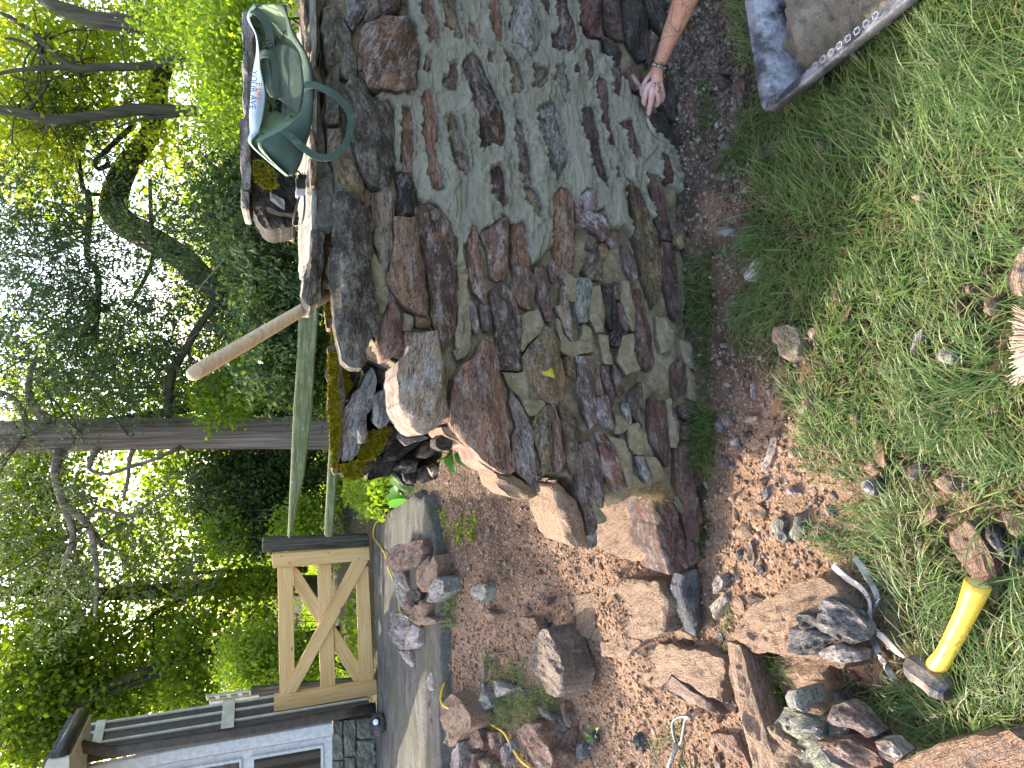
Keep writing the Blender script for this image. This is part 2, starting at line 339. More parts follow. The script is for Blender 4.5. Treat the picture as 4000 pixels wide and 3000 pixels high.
    for v in bl:
        x, y = VV[v]; V.append((x * (1 + flare * .5) + random.gauss(0, size * .006), y * (1 + flare * .5) + random.gauss(0, size * .006), Z[v] - (depth + Z[v]) * random.uniform(.4, .55)))
    for v in bl: x, y = VV[v]; V.append((x * (1 + flare), y * (1 + flare), -depth))
    for i in range(m_):
        j = (i + 1) % m_; Fc.append((bl[i], bl[j], nv + j, nv + i)); Fc.append((nv + i, nv + j, nv + m_ + j, nv + m_ + i))
    o = mk(name, V, Fc, mat or ROCK)
    bm = bmesh.new(); bm.from_mesh(o.data); bmesh.ops.recalc_face_normals(bm, faces=bm.faces)
    if bm.faces:
        s_ = sum(f.normal.z * f.calc_area() for f in bm.faces[:] if f.calc_center_median().z > ring0 - .001)
        if s_ < 0: bmesh.ops.reverse_faces(bm, faces=bm.faces)
    bm.to_mesh(o.data); bm.free()
    o.data.polygons.foreach_set('use_smooth', [True] * len(o.data.polygons))
    try: o.data.set_sharp_from_angle(angle=R(24))
    except Exception: pass
    M = Matrix((a, b, n)).to_4x4().inverted(); o.matrix_world = Matrix.Translation(c) @ M
    if parent: adopt(o, parent)
    if mat is None: paint(o, code, **kw)
    return o
# ================================================================ GROUND
def lumps(X, Y):
    return (fbm(X * 3.1, Y * 3.1, 4) - .5) * .07 + (fbm(X * 16 + 5, Y * 16, 4) - .5) * .04
BP1 = onZ(2450, 2230, .1); BP2 = onZ(2520, 2560, .05)
def gh0(X, Y):
    base = .405 * smooth(2.02, 3.9, Y)
    p1, p2 = BP1, BP2
    return base + .11 * np.exp(-(((X - p1[0]) / .34) ** 2 + ((Y - p1[1]) / .20) ** 2)) + .06 * np.exp(-(((X - p2[0]) / .22) ** 2 + ((Y - p2[1]) / .2) ** 2))
YB = [-4000, 0, 300, 600, 900, 1100, 1300, 1500, 1700, 1900, 2050, 2200, 2400, 2700, 3000, 6000]
XB = [2830, 2880, 2970, 2960, 2930, 2930, 2980, 3020, 3100, 3180, 3260, 3330, 3480, 3430, 3520, 3600]
def zones(X, Y):
    """red soil, mortar crumbs, lawn (0..1) for ground points"""
    X = np.asarray(X, float); Y = np.asarray(Y, float)
    P = np.column_stack([X.ravel(), Y.ravel(), np.zeros(X.size) + gh0(X.ravel(), Y.ravel())])
    x, y = proj(P); x = np.where(P[:, 1] < .5, 6000, x); y = np.clip(y, -4000, 6000)
    nz = (fbm(P[:, 0] * 5, P[:, 1] * 5, 4) - .5) * 420
    xb = np.interp(y, YB, XB) + nz
    lawn = smooth(-40, 60, x - xb)
    bare = np.exp(-(((x - 3230) / 170) ** 2 + ((y - 1950) / 220) ** 2)) + .8 * np.exp(-(((x - 3700) / 120) ** 2 + ((y - 1900) / 130) ** 2)) + .9 * np.exp(-(((x - 2960) / 70) ** 2 + ((y - 1350) / 150) ** 2)) \
        + .8 * np.exp(-(((x - 3170) / 70) ** 2 + ((y - 1420) / 120) ** 2)) + .6 * np.exp(-(((x - 3080) / 60) ** 2 + ((y - 640) / 160) ** 2)) + .8 * np.exp(-(((x - 3960) / 90) ** 2 + ((y - 2130) / 110) ** 2))
    lawn = lawn * (1 - np.clip(bare * 1.1 + nz / 900, 0, 1))
    far = P[:, 1] > 4.4; lawn = np.where(far, 1, lawn)
    red = smooth(1350, 1650, y + nz * .8) ; red = np.maximum(red, smooth(650, 800, y) * (1 - smooth(900, 980, y)) * smooth(2700, 2760, x) * (1 - smooth(2850, 2900, x)))
    red = np.maximum(red * 1.0, .35 * smooth(.45, .6, fbm(P[:, 0] * 4 + 3, P[:, 1] * 4, 3)))
    grey = (1 - smooth(560, 860, y + nz)) * smooth(.3, .5, fbm(P[:, 0] * 14, P[:, 1] * 14, 3))
    # darker, less red soil behind the broken end of the wall
    dark_soil = smooth(1560, 1800, y) * (1 - smooth(2150, 2450, y + nz)) * (1 - smooth(1950, 2150, x + nz * .5)) * (P[:, 1] > 2.3)
    red = red * (1 - .8 * dark_soil)
    return red.reshape(X.shape), grey.reshape(X.shape), lawn.reshape(X.shape)
def gh(X, Y, z=None):
    X = np.asarray(X, float); Y = np.asarray(Y, float)
    r, g, l = zones(X, Y) if z is None else z
    near = 1 - smooth(4.2, 5, Y)
    return gh0(X, Y) + lumps(X, Y) * (1 - .55 * l) * near
def gpt(x, y, off=0.0):
    """photo pixel -> point on the ground"""
    d = ray(x, y); t = .5 / d.length; st = .02 / d.length
    T = np.arange(.6, 12, .012) / d.length; PX = CAM.x + d.x * T; PY = CAM.y + d.y * T; PZ = CAM.z + d.z * T
    k = np.argmax(PZ < gh0(PX, PY) + lumps(PX, PY) * .7 + off); return Vector((PX[k], PY[k], PZ[k]))
ax = np.concatenate([-np.geomspace(220, 3.3, 26), np.arange(-3.2, 2.6, .02), np.geomspace(2.62, 220, 30)])
ay = np.concatenate([-np.geomspace(150, .6, 16), np.arange(.2, 4.6, .02), np.geomspace(4.65, 320, 60)])
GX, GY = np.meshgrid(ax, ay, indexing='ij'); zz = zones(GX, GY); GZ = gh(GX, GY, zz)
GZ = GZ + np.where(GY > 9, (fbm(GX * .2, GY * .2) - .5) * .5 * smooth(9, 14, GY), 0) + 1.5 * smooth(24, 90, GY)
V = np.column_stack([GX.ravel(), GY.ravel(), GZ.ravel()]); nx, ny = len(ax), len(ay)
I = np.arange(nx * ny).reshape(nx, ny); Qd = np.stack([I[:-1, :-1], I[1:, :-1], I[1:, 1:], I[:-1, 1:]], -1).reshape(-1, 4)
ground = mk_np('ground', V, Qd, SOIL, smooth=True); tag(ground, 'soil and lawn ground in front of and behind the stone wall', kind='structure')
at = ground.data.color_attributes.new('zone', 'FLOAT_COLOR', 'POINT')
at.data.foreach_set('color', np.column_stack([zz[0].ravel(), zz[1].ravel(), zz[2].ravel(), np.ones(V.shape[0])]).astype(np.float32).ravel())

# ---- crumbs of soil and gravel
OCT = np.array([(1, 0, 0), (-.5, .87, 0), (-.5, -.87, 0), (0, 0, .8), (0, 0, -.6)]); OCF = np.array([(0, 1, 3), (1, 2, 3), (2, 0, 3), (1, 0, 4), (2, 1, 4), (0, 2, 4)])
def crumbs(name, n, x0, x1, y0, y1, smin, smax, wfun, mat, label, pw=2.2):
    X = rng.uniform(x0, x1, n); Y = rng.uniform(y0, y1, n); z = zones(X, Y); keep = rng.random(n) < wfun(X, Y, *z); X, Y = X[keep], Y[keep]
    z = tuple(a[keep] for a in z); Z = gh(X, Y, z); m = len(X); s = smin + (smax - smin) * rng.random(m) ** pw
    th = rng.uniform(0, 6.28, m); c, sn = np.cos(th), np.sin(th); sc = rng.uniform(.55, 1.35, (m, 5, 3))
    v = OCT[None] * sc * s[:, None, None]; v2 = v.copy(); v2[..., 0] = v[..., 0] * c[:, None] - v[..., 1] * sn[:, None]; v2[..., 1] = v[..., 0] * sn[:, None] + v[..., 1] * c[:, None]
    v2 += np.stack([X, Y, Z + s * .2], -1)[:, None]; f = (OCF[None] + 5 * np.arange(m)[:, None, None]).reshape(-1, 3)
    o = mk_np(name, v2.reshape(-1, 3), f, mat); tag(o, label, kind='stuff'); return o
t = NT('crumb_soil'); g = t.node('ShaderNodeNewGeometry'); rp = g.outputs['Random Per Island']
CRED = t.bsdf(t.ramp(rp, [(0, (.11, .065, .04)), (.3, (.18, .11, .07)), (.6, (.28, .175, .115)), (.85, (.40, .28, .19)), (.985, (.36, .28, .22)), (1, (.5, .45, .4))]), .95, t.bump(t.noise(t.coord(), 300, 3), .004), spec=.2)
t = NT('crumb_mortar'); g = t.node('ShaderNodeNewGeometry')
CGRY = t.bsdf(t.ramp(g.outputs['Random Per Island'], [(0, (.06, .045, .032)), (.35, (.13, .105, .08)), (.7, (.27, .25, .20)), (.97, (.2, .1, .08)), (1, (.5, .49, .46))]), .95, t.bump(t.noise(t.coord(), 300, 3), .004), spec=.2)
crumbs('soil_crumbs', 90000, -2.6, 1.0, .95, 4.1, .0018, .010, lambda X, Y, r, g, l: r * (1 - l) * .95 + .02, CRED, 'loose red soil crumbs and gravel over the dug ground', 3.0)
crumbs('gravel', 2600, -2.6, 1.0, .95, 4.0, .006, .022, lambda X, Y, r, g, l: r * (1 - l) * .9, CRED, 'coarser red and brown gravel over the dug ground', 2.5)
crumbs('mortar_crumbs', 20000, -.6, 2.2, 1.2, 2.4, .003, .018, lambda X, Y, r, g, l: (1 - .85 * l) * (.15 + .85 * g) * (Y < 2.25 + .1 * X) * smooth(-.6, .3, X), CGRY, 'grey mortar droppings and grit along the foot of the wall', 2.6)

# ================================================================ SLAB WALKWAY
t = NT('weathered_slab'); co = t.coord(); st = t.mapping(co, scale=(.6, 1.5, 1)); n1 = t.noise(st, 6, 6, .75, .8); n2 = t.noise(co, 60, 5, .75); n3 = t.noise(co, 2.2, 4, .6)
c = t.ramp(n1, [(.3, (.045, .043, .037)), (.5, (.105, .10, .087)), (.68, (.18, .17, .15))]); c = t.mix(t.ramp(n2, [(.35, .6), (.5, 0)]), c, (.03, .028, .022))
c = t.mix(t.ramp(n3, [(.5, 0), (.66, .6)]), c, (.09, .10, .04)); c = t.mix(t.ramp(t.noise(co, 120, 3, .8), [(.62, 0), (.72, .7)]), c, (.42, .41, .36))
SLAB = t.bsdf(c, .9, t.bump(t.math('ADD', n1, t.math('MULTIPLY', n2, .6)), .02), spec=.25)
ZS = .47
fe = [onZ(1700, 2000, ZS), onZ(1690, 1890, ZS), onZ(1610, 1885, ZS), onZ(1560, 1950, ZS), onZ(1470, 2010, ZS), onZ(1443, 2040, ZS)]
fe = [Vector((-7.5, fe[0].y - .05, ZS)), onZ(1712, 2950, ZS), onZ(1722, 2500, ZS), onZ(1705, 2250, ZS), onZ(1690, 2050, ZS), onZ(1660, 1940, ZS), onZ(1600, 1925, ZS), onZ(1545, 1965, ZS), onZ(1452, 2040, ZS), onZ(1450, 2150, ZS), onZ(1470, 2560, ZS), Vector((-7.5, 6.35, ZS))]
poly = poly_walk = [(p.x, p.y) for p in fe]
gx, gy = np.meshgrid(np.arange(-7.5, .4, .03), np.arange(3.2, 6.9, .03), indexing='ij'); ins = inpoly(gx, gy, poly); dd = dpoly(gx, gy, poly)
hz = ZS + (fbm(gx * 1.1, gy * 7, 4) - .5) * .035 + (fbm(gx * 5, gy * 9, 3) - .5) * .018; hz = np.where(ins, hz - .02 * np.exp(-dd / .02), ZS - .2)
I = np.arange(gx.size).reshape(gx.shape); q = np.stack([I[:-1, :-1], I[1:, :-1], I[1:, 1:], I[:-1, 1:]], -1).reshape(-1, 4); anyin = ins.ravel()[q].any(1); q = q[anyin]
u, inv = np.unique(q, return_inverse=True)
walk = mk_np('walkway', np.column_stack([gx.ravel(), gy.ravel(), hz.ravel()])[u], inv.reshape(-1, 4), SLAB, smooth=True); tag(walk, 'broad weathered grey stone walkway slab in front of the gate', kind='structure')

# ================================================================ STONE WALL
wx = (onW(2715, 1500)); wall = empty('stone_wall', (0.4, W0 + .04, 0), 'long rubble stone wall with fresh grey mortar on one end and a broken end', 'wall')
NW = Vector((WS, -1, WB)).normalized()
OUTL = []
def ws(pts, code, b=.022, r=.007, off=0.0, depth=.10, **kw):
    cx = sum(p[0] for p in pts) / len(pts); cy = sum(p[1] for p in pts) / len(pts); pts = [(cx + (x - cx) * 1.035, cy + (y - cy) * 1.025) for x, y in pts]
    OUTL.append([(p.x, p.z) for p in (onW(x, y, off) for x, y in pts)])
    return stone('stone', [onW(x, y, off) for x, y in pts], NW, depth, code, bulge=b, rough=r, parent=wall, **kw)
a = A_
for pts, code, kw in [
 ([(800,70),(870,20),(930,40),(990,130),(1000,230),(1050,300),(1060,380),(1090,450),(1090,660),(1060,700),(950,640),(940,530),(860,540),(830,500),(790,240)],'g',dict(b=.03,dark=.6)),
 ([(1000,10),(1015,100),(1010,160),(1040,250),(1060,260),(1110,180),(1190,70),(1210,-60),(1010,-60)],'w',dict(b=.03,dark=.8)),
 ([(1200,50),(1240,30),(1300,40),(1300,130),(1230,170),(1160,160),(1180,100)],'t',{}),
 ([(1290,-50),(1500,-50),(1460,60),(1400,110),(1310,140),(1290,60)],'m',{}),
 ([(1200,175),(1330,145),(1520,150),(1560,180),(1590,300),(1615,480),(1600,745),(1450,762),(1310,755),(1200,740),(1180,680),(1160,480),(1120,440),(1115,280),(1150,200)],'o',dict(b=.045,off=-.03,dark=.75,bloom=.6)),
 ([(870,540),(930,530),(940,800),(940,1050),(920,1065),(830,1060),(810,1000),(830,700)],'g',dict(b=.04)),
 ([(840,1110),(940,1100),(965,1150),(960,1270),(920,1330),(840,1330)],'t',dict(b=.035)),
 ([(945,770),(1070,660),(1160,710),(1210,830),(1280,870),(1360,890),(1410,960),(1400,1150),(1410,1400),(1370,1560),(1330,1610),(1210,1600),(1130,1460),(1080,1300),(1040,1180),(1040,1000)],'g',dict(b=.045,off=-.02,dark=.85)),
 ([(950,780),(1040,880),(1040,1000),(1035,1150),(985,1180),(960,1000)],'d',dict(b=.0)),
 ([(960,1370),(1060,1380),(1120,1500),(1160,1590),(1170,1750),(1050,1780),(1000,1700),(940,1500),(950,1420)],'y',dict(b=.02,dark=.5)),
 ([(1100,480),(1150,500),(1170,600),(1110,600),(1100,560)],'y',{}),
 ([(1110,612),(1170,620),(1185,700),(1160,710),(1110,650)],'m',{}),
 ([(1480,940),(1540,920),(1570,1050),(1580,1300),(1570,1500),(1600,1659),(1540,1659),(1480,1400),(1470,1200),(1490,1050)],'r',dict(b=.014,dark=.4,bloom=.6)),
 ([(1690,800),(1730,790),(1750,900),(1790,1000),(1790,1180),(1760,1280),(1800,1400),(1840,1500),(1840,1620),(1790,1640),(1740,1600),(1700,1500),(1710,1400),(1670,1200),(1670,1000),(1650,870)],'r',dict(b=.02)),
 ([(1700,480),(1740,540),(1720,600),(1690,640),(1670,560)],'r',dict(b=.014)),
 ([(1660,-60),(1750,-60),(1770,130),(1800,250),(1790,330),(1740,370),(1700,300),(1720,220),(1660,120)],'r',dict(b=.022)),
 ([(1860,-40),(1940,-20),(1980,230),(2000,280),(2000,330),(1950,320),(1920,260),(1870,230),(1850,80)],'y',dict(b=.02)),
 ([(2060,210),(2110,220),(2140,330),(2130,400),(2100,330),(2050,260)],'r',dict(b=.014)),
 ([(1890,540),(1950,540),(1970,650),(1950,760),(1890,790),(1840,760),(1830,660),(1880,650)],'p',dict(b=.015)),
 ([(1920,980),(1970,1080),(2000,1180),(2050,1290),(2060,1500),(2000,1500),(1950,1450),(1900,1300),(1890,1100),(1900,1000)],'y',dict(b=.022,dark=.6,bloom=.5)),
]: ws(A_(pts), code, **kw)
for pts, code, kw in [
 ([(60,490),(110,460),(170,540),(210,650),(270,750),(330,880),(380,1100),(380,1200),(350,1270),(270,1230),(190,1280),(160,1150),(150,1000),(90,850),(60,700),(20,570)],'r',dict(b=.03,dark=1.0)),
 ([(235,-40),(330,-40),(350,150),(360,330),(330,370),(280,300),(270,200)],'r',{}),
 ([(390,-60),(620,-60),(640,100),(690,200),(700,300),(680,380),(610,480),(560,440),(530,400),(460,360),(430,250),(430,140),(470,60)],'w',dict(b=.04,dark=.45)),
 ([(680,-40),(760,-40),(770,60),(760,130),(720,90)],'m',{}),
 ([(820,-60),(920,-60),(940,110),(1000,250),(1010,350),(990,420),(850,450),(790,380),(780,290),(850,270),(840,100)],'m',dict(b=.03,bloom=.4)),
 ([(1080,-60),(1220,-60),(1220,200),(1235,320),(1150,300),(1060,200),(1040,60)],'m',dict(b=.025)),
 ([(1245,-60),(1370,-60),(1400,200),(1420,330),(1340,320),(1260,220)],'p',dict(b=.02,dark=.7,bloom=.1)),
 ([(1240,330),(1330,340),(1400,450),(1380,560),(1320,540),(1270,430)],'d',dict(b=.02)),
 ([(1400,-60),(1560,-60),(1620,180),(1640,330),(1640,480),(1560,500),(1470,400),(1420,250)],'d',dict(b=.02)),
 ([(1590,-60),(1760,-60),(1790,150),(1770,330),(1690,230),(1620,120)],'d',dict(b=.0)),
 ([(1650,240),(1720,330),(1640,560),(1610,520),(1640,400)],'p',dict(b=.01,dark=.8)),
 ([(1320,560),(1390,590),(1390,720),(1370,840),(1330,800),(1320,680)],'m',{}),
 ([(1400,640),(1500,540),(1570,620),(1580,720),(1530,780),(1470,760)],'m',dict(b=.01)),
 ([(1620,1000),(1760,960),(1830,1120),(1890,1300),(1840,1270),(1740,1180),(1660,1110)],'d',dict(b=.012)),
 ([(1700,700),(1850,640),(1900,850),(1880,1050),(1800,1000),(1740,900)],'d',dict(b=.01)),
 ([(1840,1080),(1920,1180),(1910,1400),(1880,1300)],'m',dict(b=.01)),
 ([(1090,420),(1130,430),(1150,560),(1150,640),(1120,690),(1100,600)],'m',dict(b=.012)),
 ([(990,550),(1030,560),(1040,620),(1010,640)],'m',dict(b=.012)),
 ([(380,440),(440,450),(500,560),(530,680),(540,780),(500,810),(440,780),(440,700),(460,650),(420,600),(400,520)],'y',dict(b=.022)),
 ([(230,440),(270,460),(270,540),(240,520)],'r',dict(b=.012)),
 ([(600,600),(690,570),(750,590),(740,720),(680,780),(620,760),(650,690)],'g',dict(b=.02)),
 ([(830,570),(900,560),(930,680),(930,780),(900,890),(870,800),(820,680)],'n',dict(b=.02,dark=.4)),
 ([(1200,660),(1260,700),(1280,900),(1270,1000),(1300,1100),(1340,1230),(1330,1300),(1290,1230),(1250,1080),(1200,880),(1180,760)],'m',{}),
 ([(1050,950),(1140,920),(1160,1000),(1190,1150),(1220,1350),(1260,1450),(1270,1630),(1200,1560),(1130,1400),(1100,1240),(1060,1090)],'m',dict(b=.02,dark=.6)),
 ([(690,930),(740,890),(810,890),(820,1000),(860,1150),(900,1250),(920,1350),(880,1480),(840,1540),(770,1450),(760,1330),(730,1230),(670,1150),(670,1030)],'w',dict(b=.028,dark=.7)),
 ([(480,1030),(530,1050),(560,1200),(590,1350),(620,1590),(560,1590),(520,1500),(500,1350),(480,1200),(470,1100)],'p',dict(b=.02,dark=.6)),
 ([(250,1450),(350,1430),(380,1550),(400,1700),(400,1750),(360,1780),(300,1730),(270,1600)],'m',dict(b=.018,bloom=.6)),
 ([(1380,1070),(1490,1020),(1510,1150),(1560,1270),(1570,1360),(1500,1360),(1450,1250),(1450,1150)],'m',{}),
 ([(1750,1310),(1800,1350),(1850,1500),(1850,1570),(1790,1560),(1760,1480)],'m',dict(b=.015)),
 ([(1340,1430),(1370,1460),(1390,1520),(1360,1540)],'p',dict(b=.012)),
]: ws(B_(pts), code, **kw)
for pts, code, kw in [
 ([(900,130),(960,120),(1070,130),(1110,200),(1180,260),(1230,420),(1230,620),(1200,800),(1260,1000),(1300,1190),(1200,1420),(1150,1600),(1060,1610),(960,1560),(920,1400),(895,1000),(890,600)],'g',dict(b=.05,off=-.03,dark=.85,rough_=1)),
 ([(1220,110),(1350,60),(1400,70),(1435,150),(1420,350),(1400,600),(1340,850),(1290,700),(1240,520),(1220,350)],'t',dict(b=.035)),
 ([(1430,340),(1600,320),(1620,420),(1650,650),(1690,900),(1710,1000),(1690,1150),(1620,1160),(1500,1080),(1420,980),(1360,860),(1420,600)],'o',dict(b=.05,off=-.03)),
 ([(1600,270),(1720,200),(1810,260),(1900,380),(1950,540),(1950,800),(1970,1100),(1950,1300),(1890,1430),(1830,1480),(1780,1300),(1730,1150),(1720,900),(1670,700),(1640,450)],'r',dict(b=.035,dark=.6,bloom=.6)),
 ([(1350,1000),(1400,970),(1460,1100),(1500,1180),(1490,1340),(1500,1440),(1400,1530),(1310,1560),(1280,1400),(1300,1200),(1370,1120)],'r',dict(b=.03)),
 ([(1600,1180),(1720,1175),(1740,1250),(1700,1290),(1610,1270)],'o',dict(b=.03)),
 ([(1430,-60),(1560,-60),(1600,100),(1590,300),(1500,320),(1430,300),(1450,120)],'d',dict(b=.03,bloom=.4)),
 ([(1180,-60),(1350,-50),(1345,60),(1230,90)],'y',dict(b=.02)),
 ([(900,40),(1000,30),(1010,60),(990,110),(910,115)],'n',dict(b=.02)),
 ([(1100,120),(1200,90),(1210,220),(1150,250)],'u',dict(b=.0)),
]:
    kw.pop('rough_', None); ws(C_(pts), code, **kw)
for pts, code, kw in [
 ([(810,130),(880,70),(960,110),(990,250),(1000,480),(990,700),(960,790),(870,870),(800,640),(810,400),(805,250)],'o',dict(b=.035)),
 ([(1060,130),(1110,70),(1170,110),(1190,180),(1170,270),(1080,260)],'l',dict(b=.03,off=-.02)),
 ([(990,170),(1060,260),(1170,285),(1250,260),(1270,350),(1290,420),(1280,500),(1230,520),(1190,460),(1070,400),(1010,350),(1000,240)],'p',dict(b=.03,off=-.01,bloom=.9)),
 ([(180,460),(270,400),(380,320),(420,400),(430,560),(410,760),(370,850),(310,870),(260,800),(220,600)],'r',dict(b=.035,bloom=.7)),
 ([(440,400),(540,370),(570,420),(580,600),(600,760),(640,850),(650,1000),(600,1120),(500,1070),(440,950),(480,800),(440,600)],'r',dict(b=.022)),
 ([(60,520),(100,400),(140,420),(160,560),(200,750),(220,900),(240,1050),(200,1080),(110,950),(80,800)],'r',dict(b=.03,bloom=.9)),
 ([(530,60),(600,60),(660,120),(700,230),(690,320),(620,270),(560,150)],'y',dict(b=.02)),
 ([(1440,0),(1500,20),(1570,130),(1640,300),(1700,480),(1720,620),(1750,880),(1720,1000),(1660,1120),(1620,980),(1580,820),(1540,650),(1510,450),(1500,250),(1460,100)],'y',dict(b=.025,dark=.7,bloom=.1)),
 ([(1610,-60),(1740,-20),(1790,250),(1815,520),(1760,510),(1690,340),(1700,250),(1650,100)],'m',dict(b=.02)),
 ([(1750,540),(1830,560),(1880,750),(1890,1000),(1900,1180),(1880,1220),(1830,1140),(1800,1000),(1760,880),(1730,620)],'m',dict(b=.022)),
 ([(1480,960),(1540,950),(1600,1030),(1620,1180),(1660,1350),(1670,1600),(1640,1659),(1550,1600),(1510,1450),(1510,1200),(1480,1080)],'m',dict(b=.022)),
 ([(1820,360),(1940,380),(1960,500),(1930,600),(1860,560)],'y',dict(b=.01,dark=.8)),
 ([(650,760),(720,740),(760,860),(790,950),(800,1100),(795,1230),(740,1220),(690,1050),(660,900),(630,820)],'p',dict(b=.03)),
 ([(800,680),(850,800),(830,880),(790,880),(760,760)],'r',dict(b=.015,bloom=.8)),
 ([(880,920),(930,910),(940,1000),(940,1120),(970,1250),(970,1400),(920,1340),(860,1180),(830,1100),(880,1080)],'t',dict(b=.028,bloom=.9)),
 ([(1000,860),(1110,850),(1140,900),(1120,1000),(1130,1130),(1100,1230),(1030,1230),(1000,1100),(990,960)],'n',dict(b=.03)),
 ([(280,960),(360,900),(440,960),(480,1060),(530,1180),(530,1350),(520,1640),(330,1640),(320,1400),(300,1200),(270,1050)],'p',dict(b=.035,dark=.6,bloom=.7)),
 ([(80,1060),(110,1040),(140,1100),(160,1250),(140,1330),(110,1280),(90,1150)],'l',dict(b=.02)),
 ([(170,1080),(250,1100),(270,1200),(250,1320),(210,1310),(180,1200)],'p',dict(b=.018)),
 ([(540,1560),(560,1500),(740,1270),(810,1300),(850,1420),(880,1600),(900,1700),(895,1900),(800,1930),(590,1890),(560,1700)],'y',dict(b=.035,dark=.3)),
 ([(20,1450),(80,1340),(90,1450),(40,1530),(-30,1560),(-60,1480)],'t',dict(b=.02)),
 ([(1130,650),(1200,640),(1240,760),(1230,870),(1120,860),(1060,780)],'g',dict(b=.012)),
 ([(1270,480),(1340,500),(1360,560),(1310,590),(1270,540)],'p',dict(b=.02)),
 ([(1110,530),(1170,520),(1190,570),(1150,600),(1110,580)],'y',dict(b=.02)),
 ([(1340,880),(1390,900),(1390,1040),(1330,1030)],'p',dict(b=.01)),
 ([(1370,1070),(1440,1090),(1470,1260),(1440,1310),(1390,1260)],'p',dict(b=.015)),
 ([(1240,900),(1330,900),(1350,1100),(1380,1270),(1300,1300),(1240,1150)],'d',dict(b=.006,r=.014)),
 ([(1390,1330),(1400,1240),(1290,1340),(1300,1430),(1390,1450)],'d',dict(b=.004,r=.012)),
 ([(1400,560),(1450,560),(1520,700),(1540,850),(1490,900),(1440,760)],'p',dict(b=.01)),
 ([(1200,560),(1260,540),(1290,640),(1220,680)],'y',dict(b=.01)),
]: ws(D_(pts), code, **kw)
for pts, code, kw in [
 ([(1720,180),(1800,40),(1900,0),(1960,-130),(2000,-160),(2060,-120),(2090,0),(2110,250),(2160,500),(2200,750),(2220,960),(2150,980),(2050,930),(1980,880),(1850,760),(1740,640),(1690,560),(1700,400)],'r',dict(b=.06,off=-.05,depth=.25,bloom=.5,dark=.0)),
 ([(1612,600),(1700,590),(1850,740),(2050,920),(2200,970),(2060,985),(1930,900),(1900,790),(1800,755),(1650,660)],'s',dict(b=.03,off=.0,depth=.25,dust=.3)),
 ([(2060,985),(2200,990),(2421,1150),(2471,1180),(2440,1190),(2331,1220),(2191,1180),(2100,1110)],'s',dict(b=.035,depth=.2)),
 ([(1290,-230),(1560,-230),(1610,-50),(1640,250),(1660,440),(1600,560),(1440,665),(1380,640),(1290,480),(1250,380),(1225,150),(1240,20),(1330,-60)],'t',dict(b=.06,off=-.05,depth=.3,dark=.1,bloom=.9)),
 ([(1560,700),(1640,640),(1700,680),(1700,780),(1620,800),(1560,760)],'d',dict(b=.02,off=.05)),
]: ws(E_(pts), code, **kw)
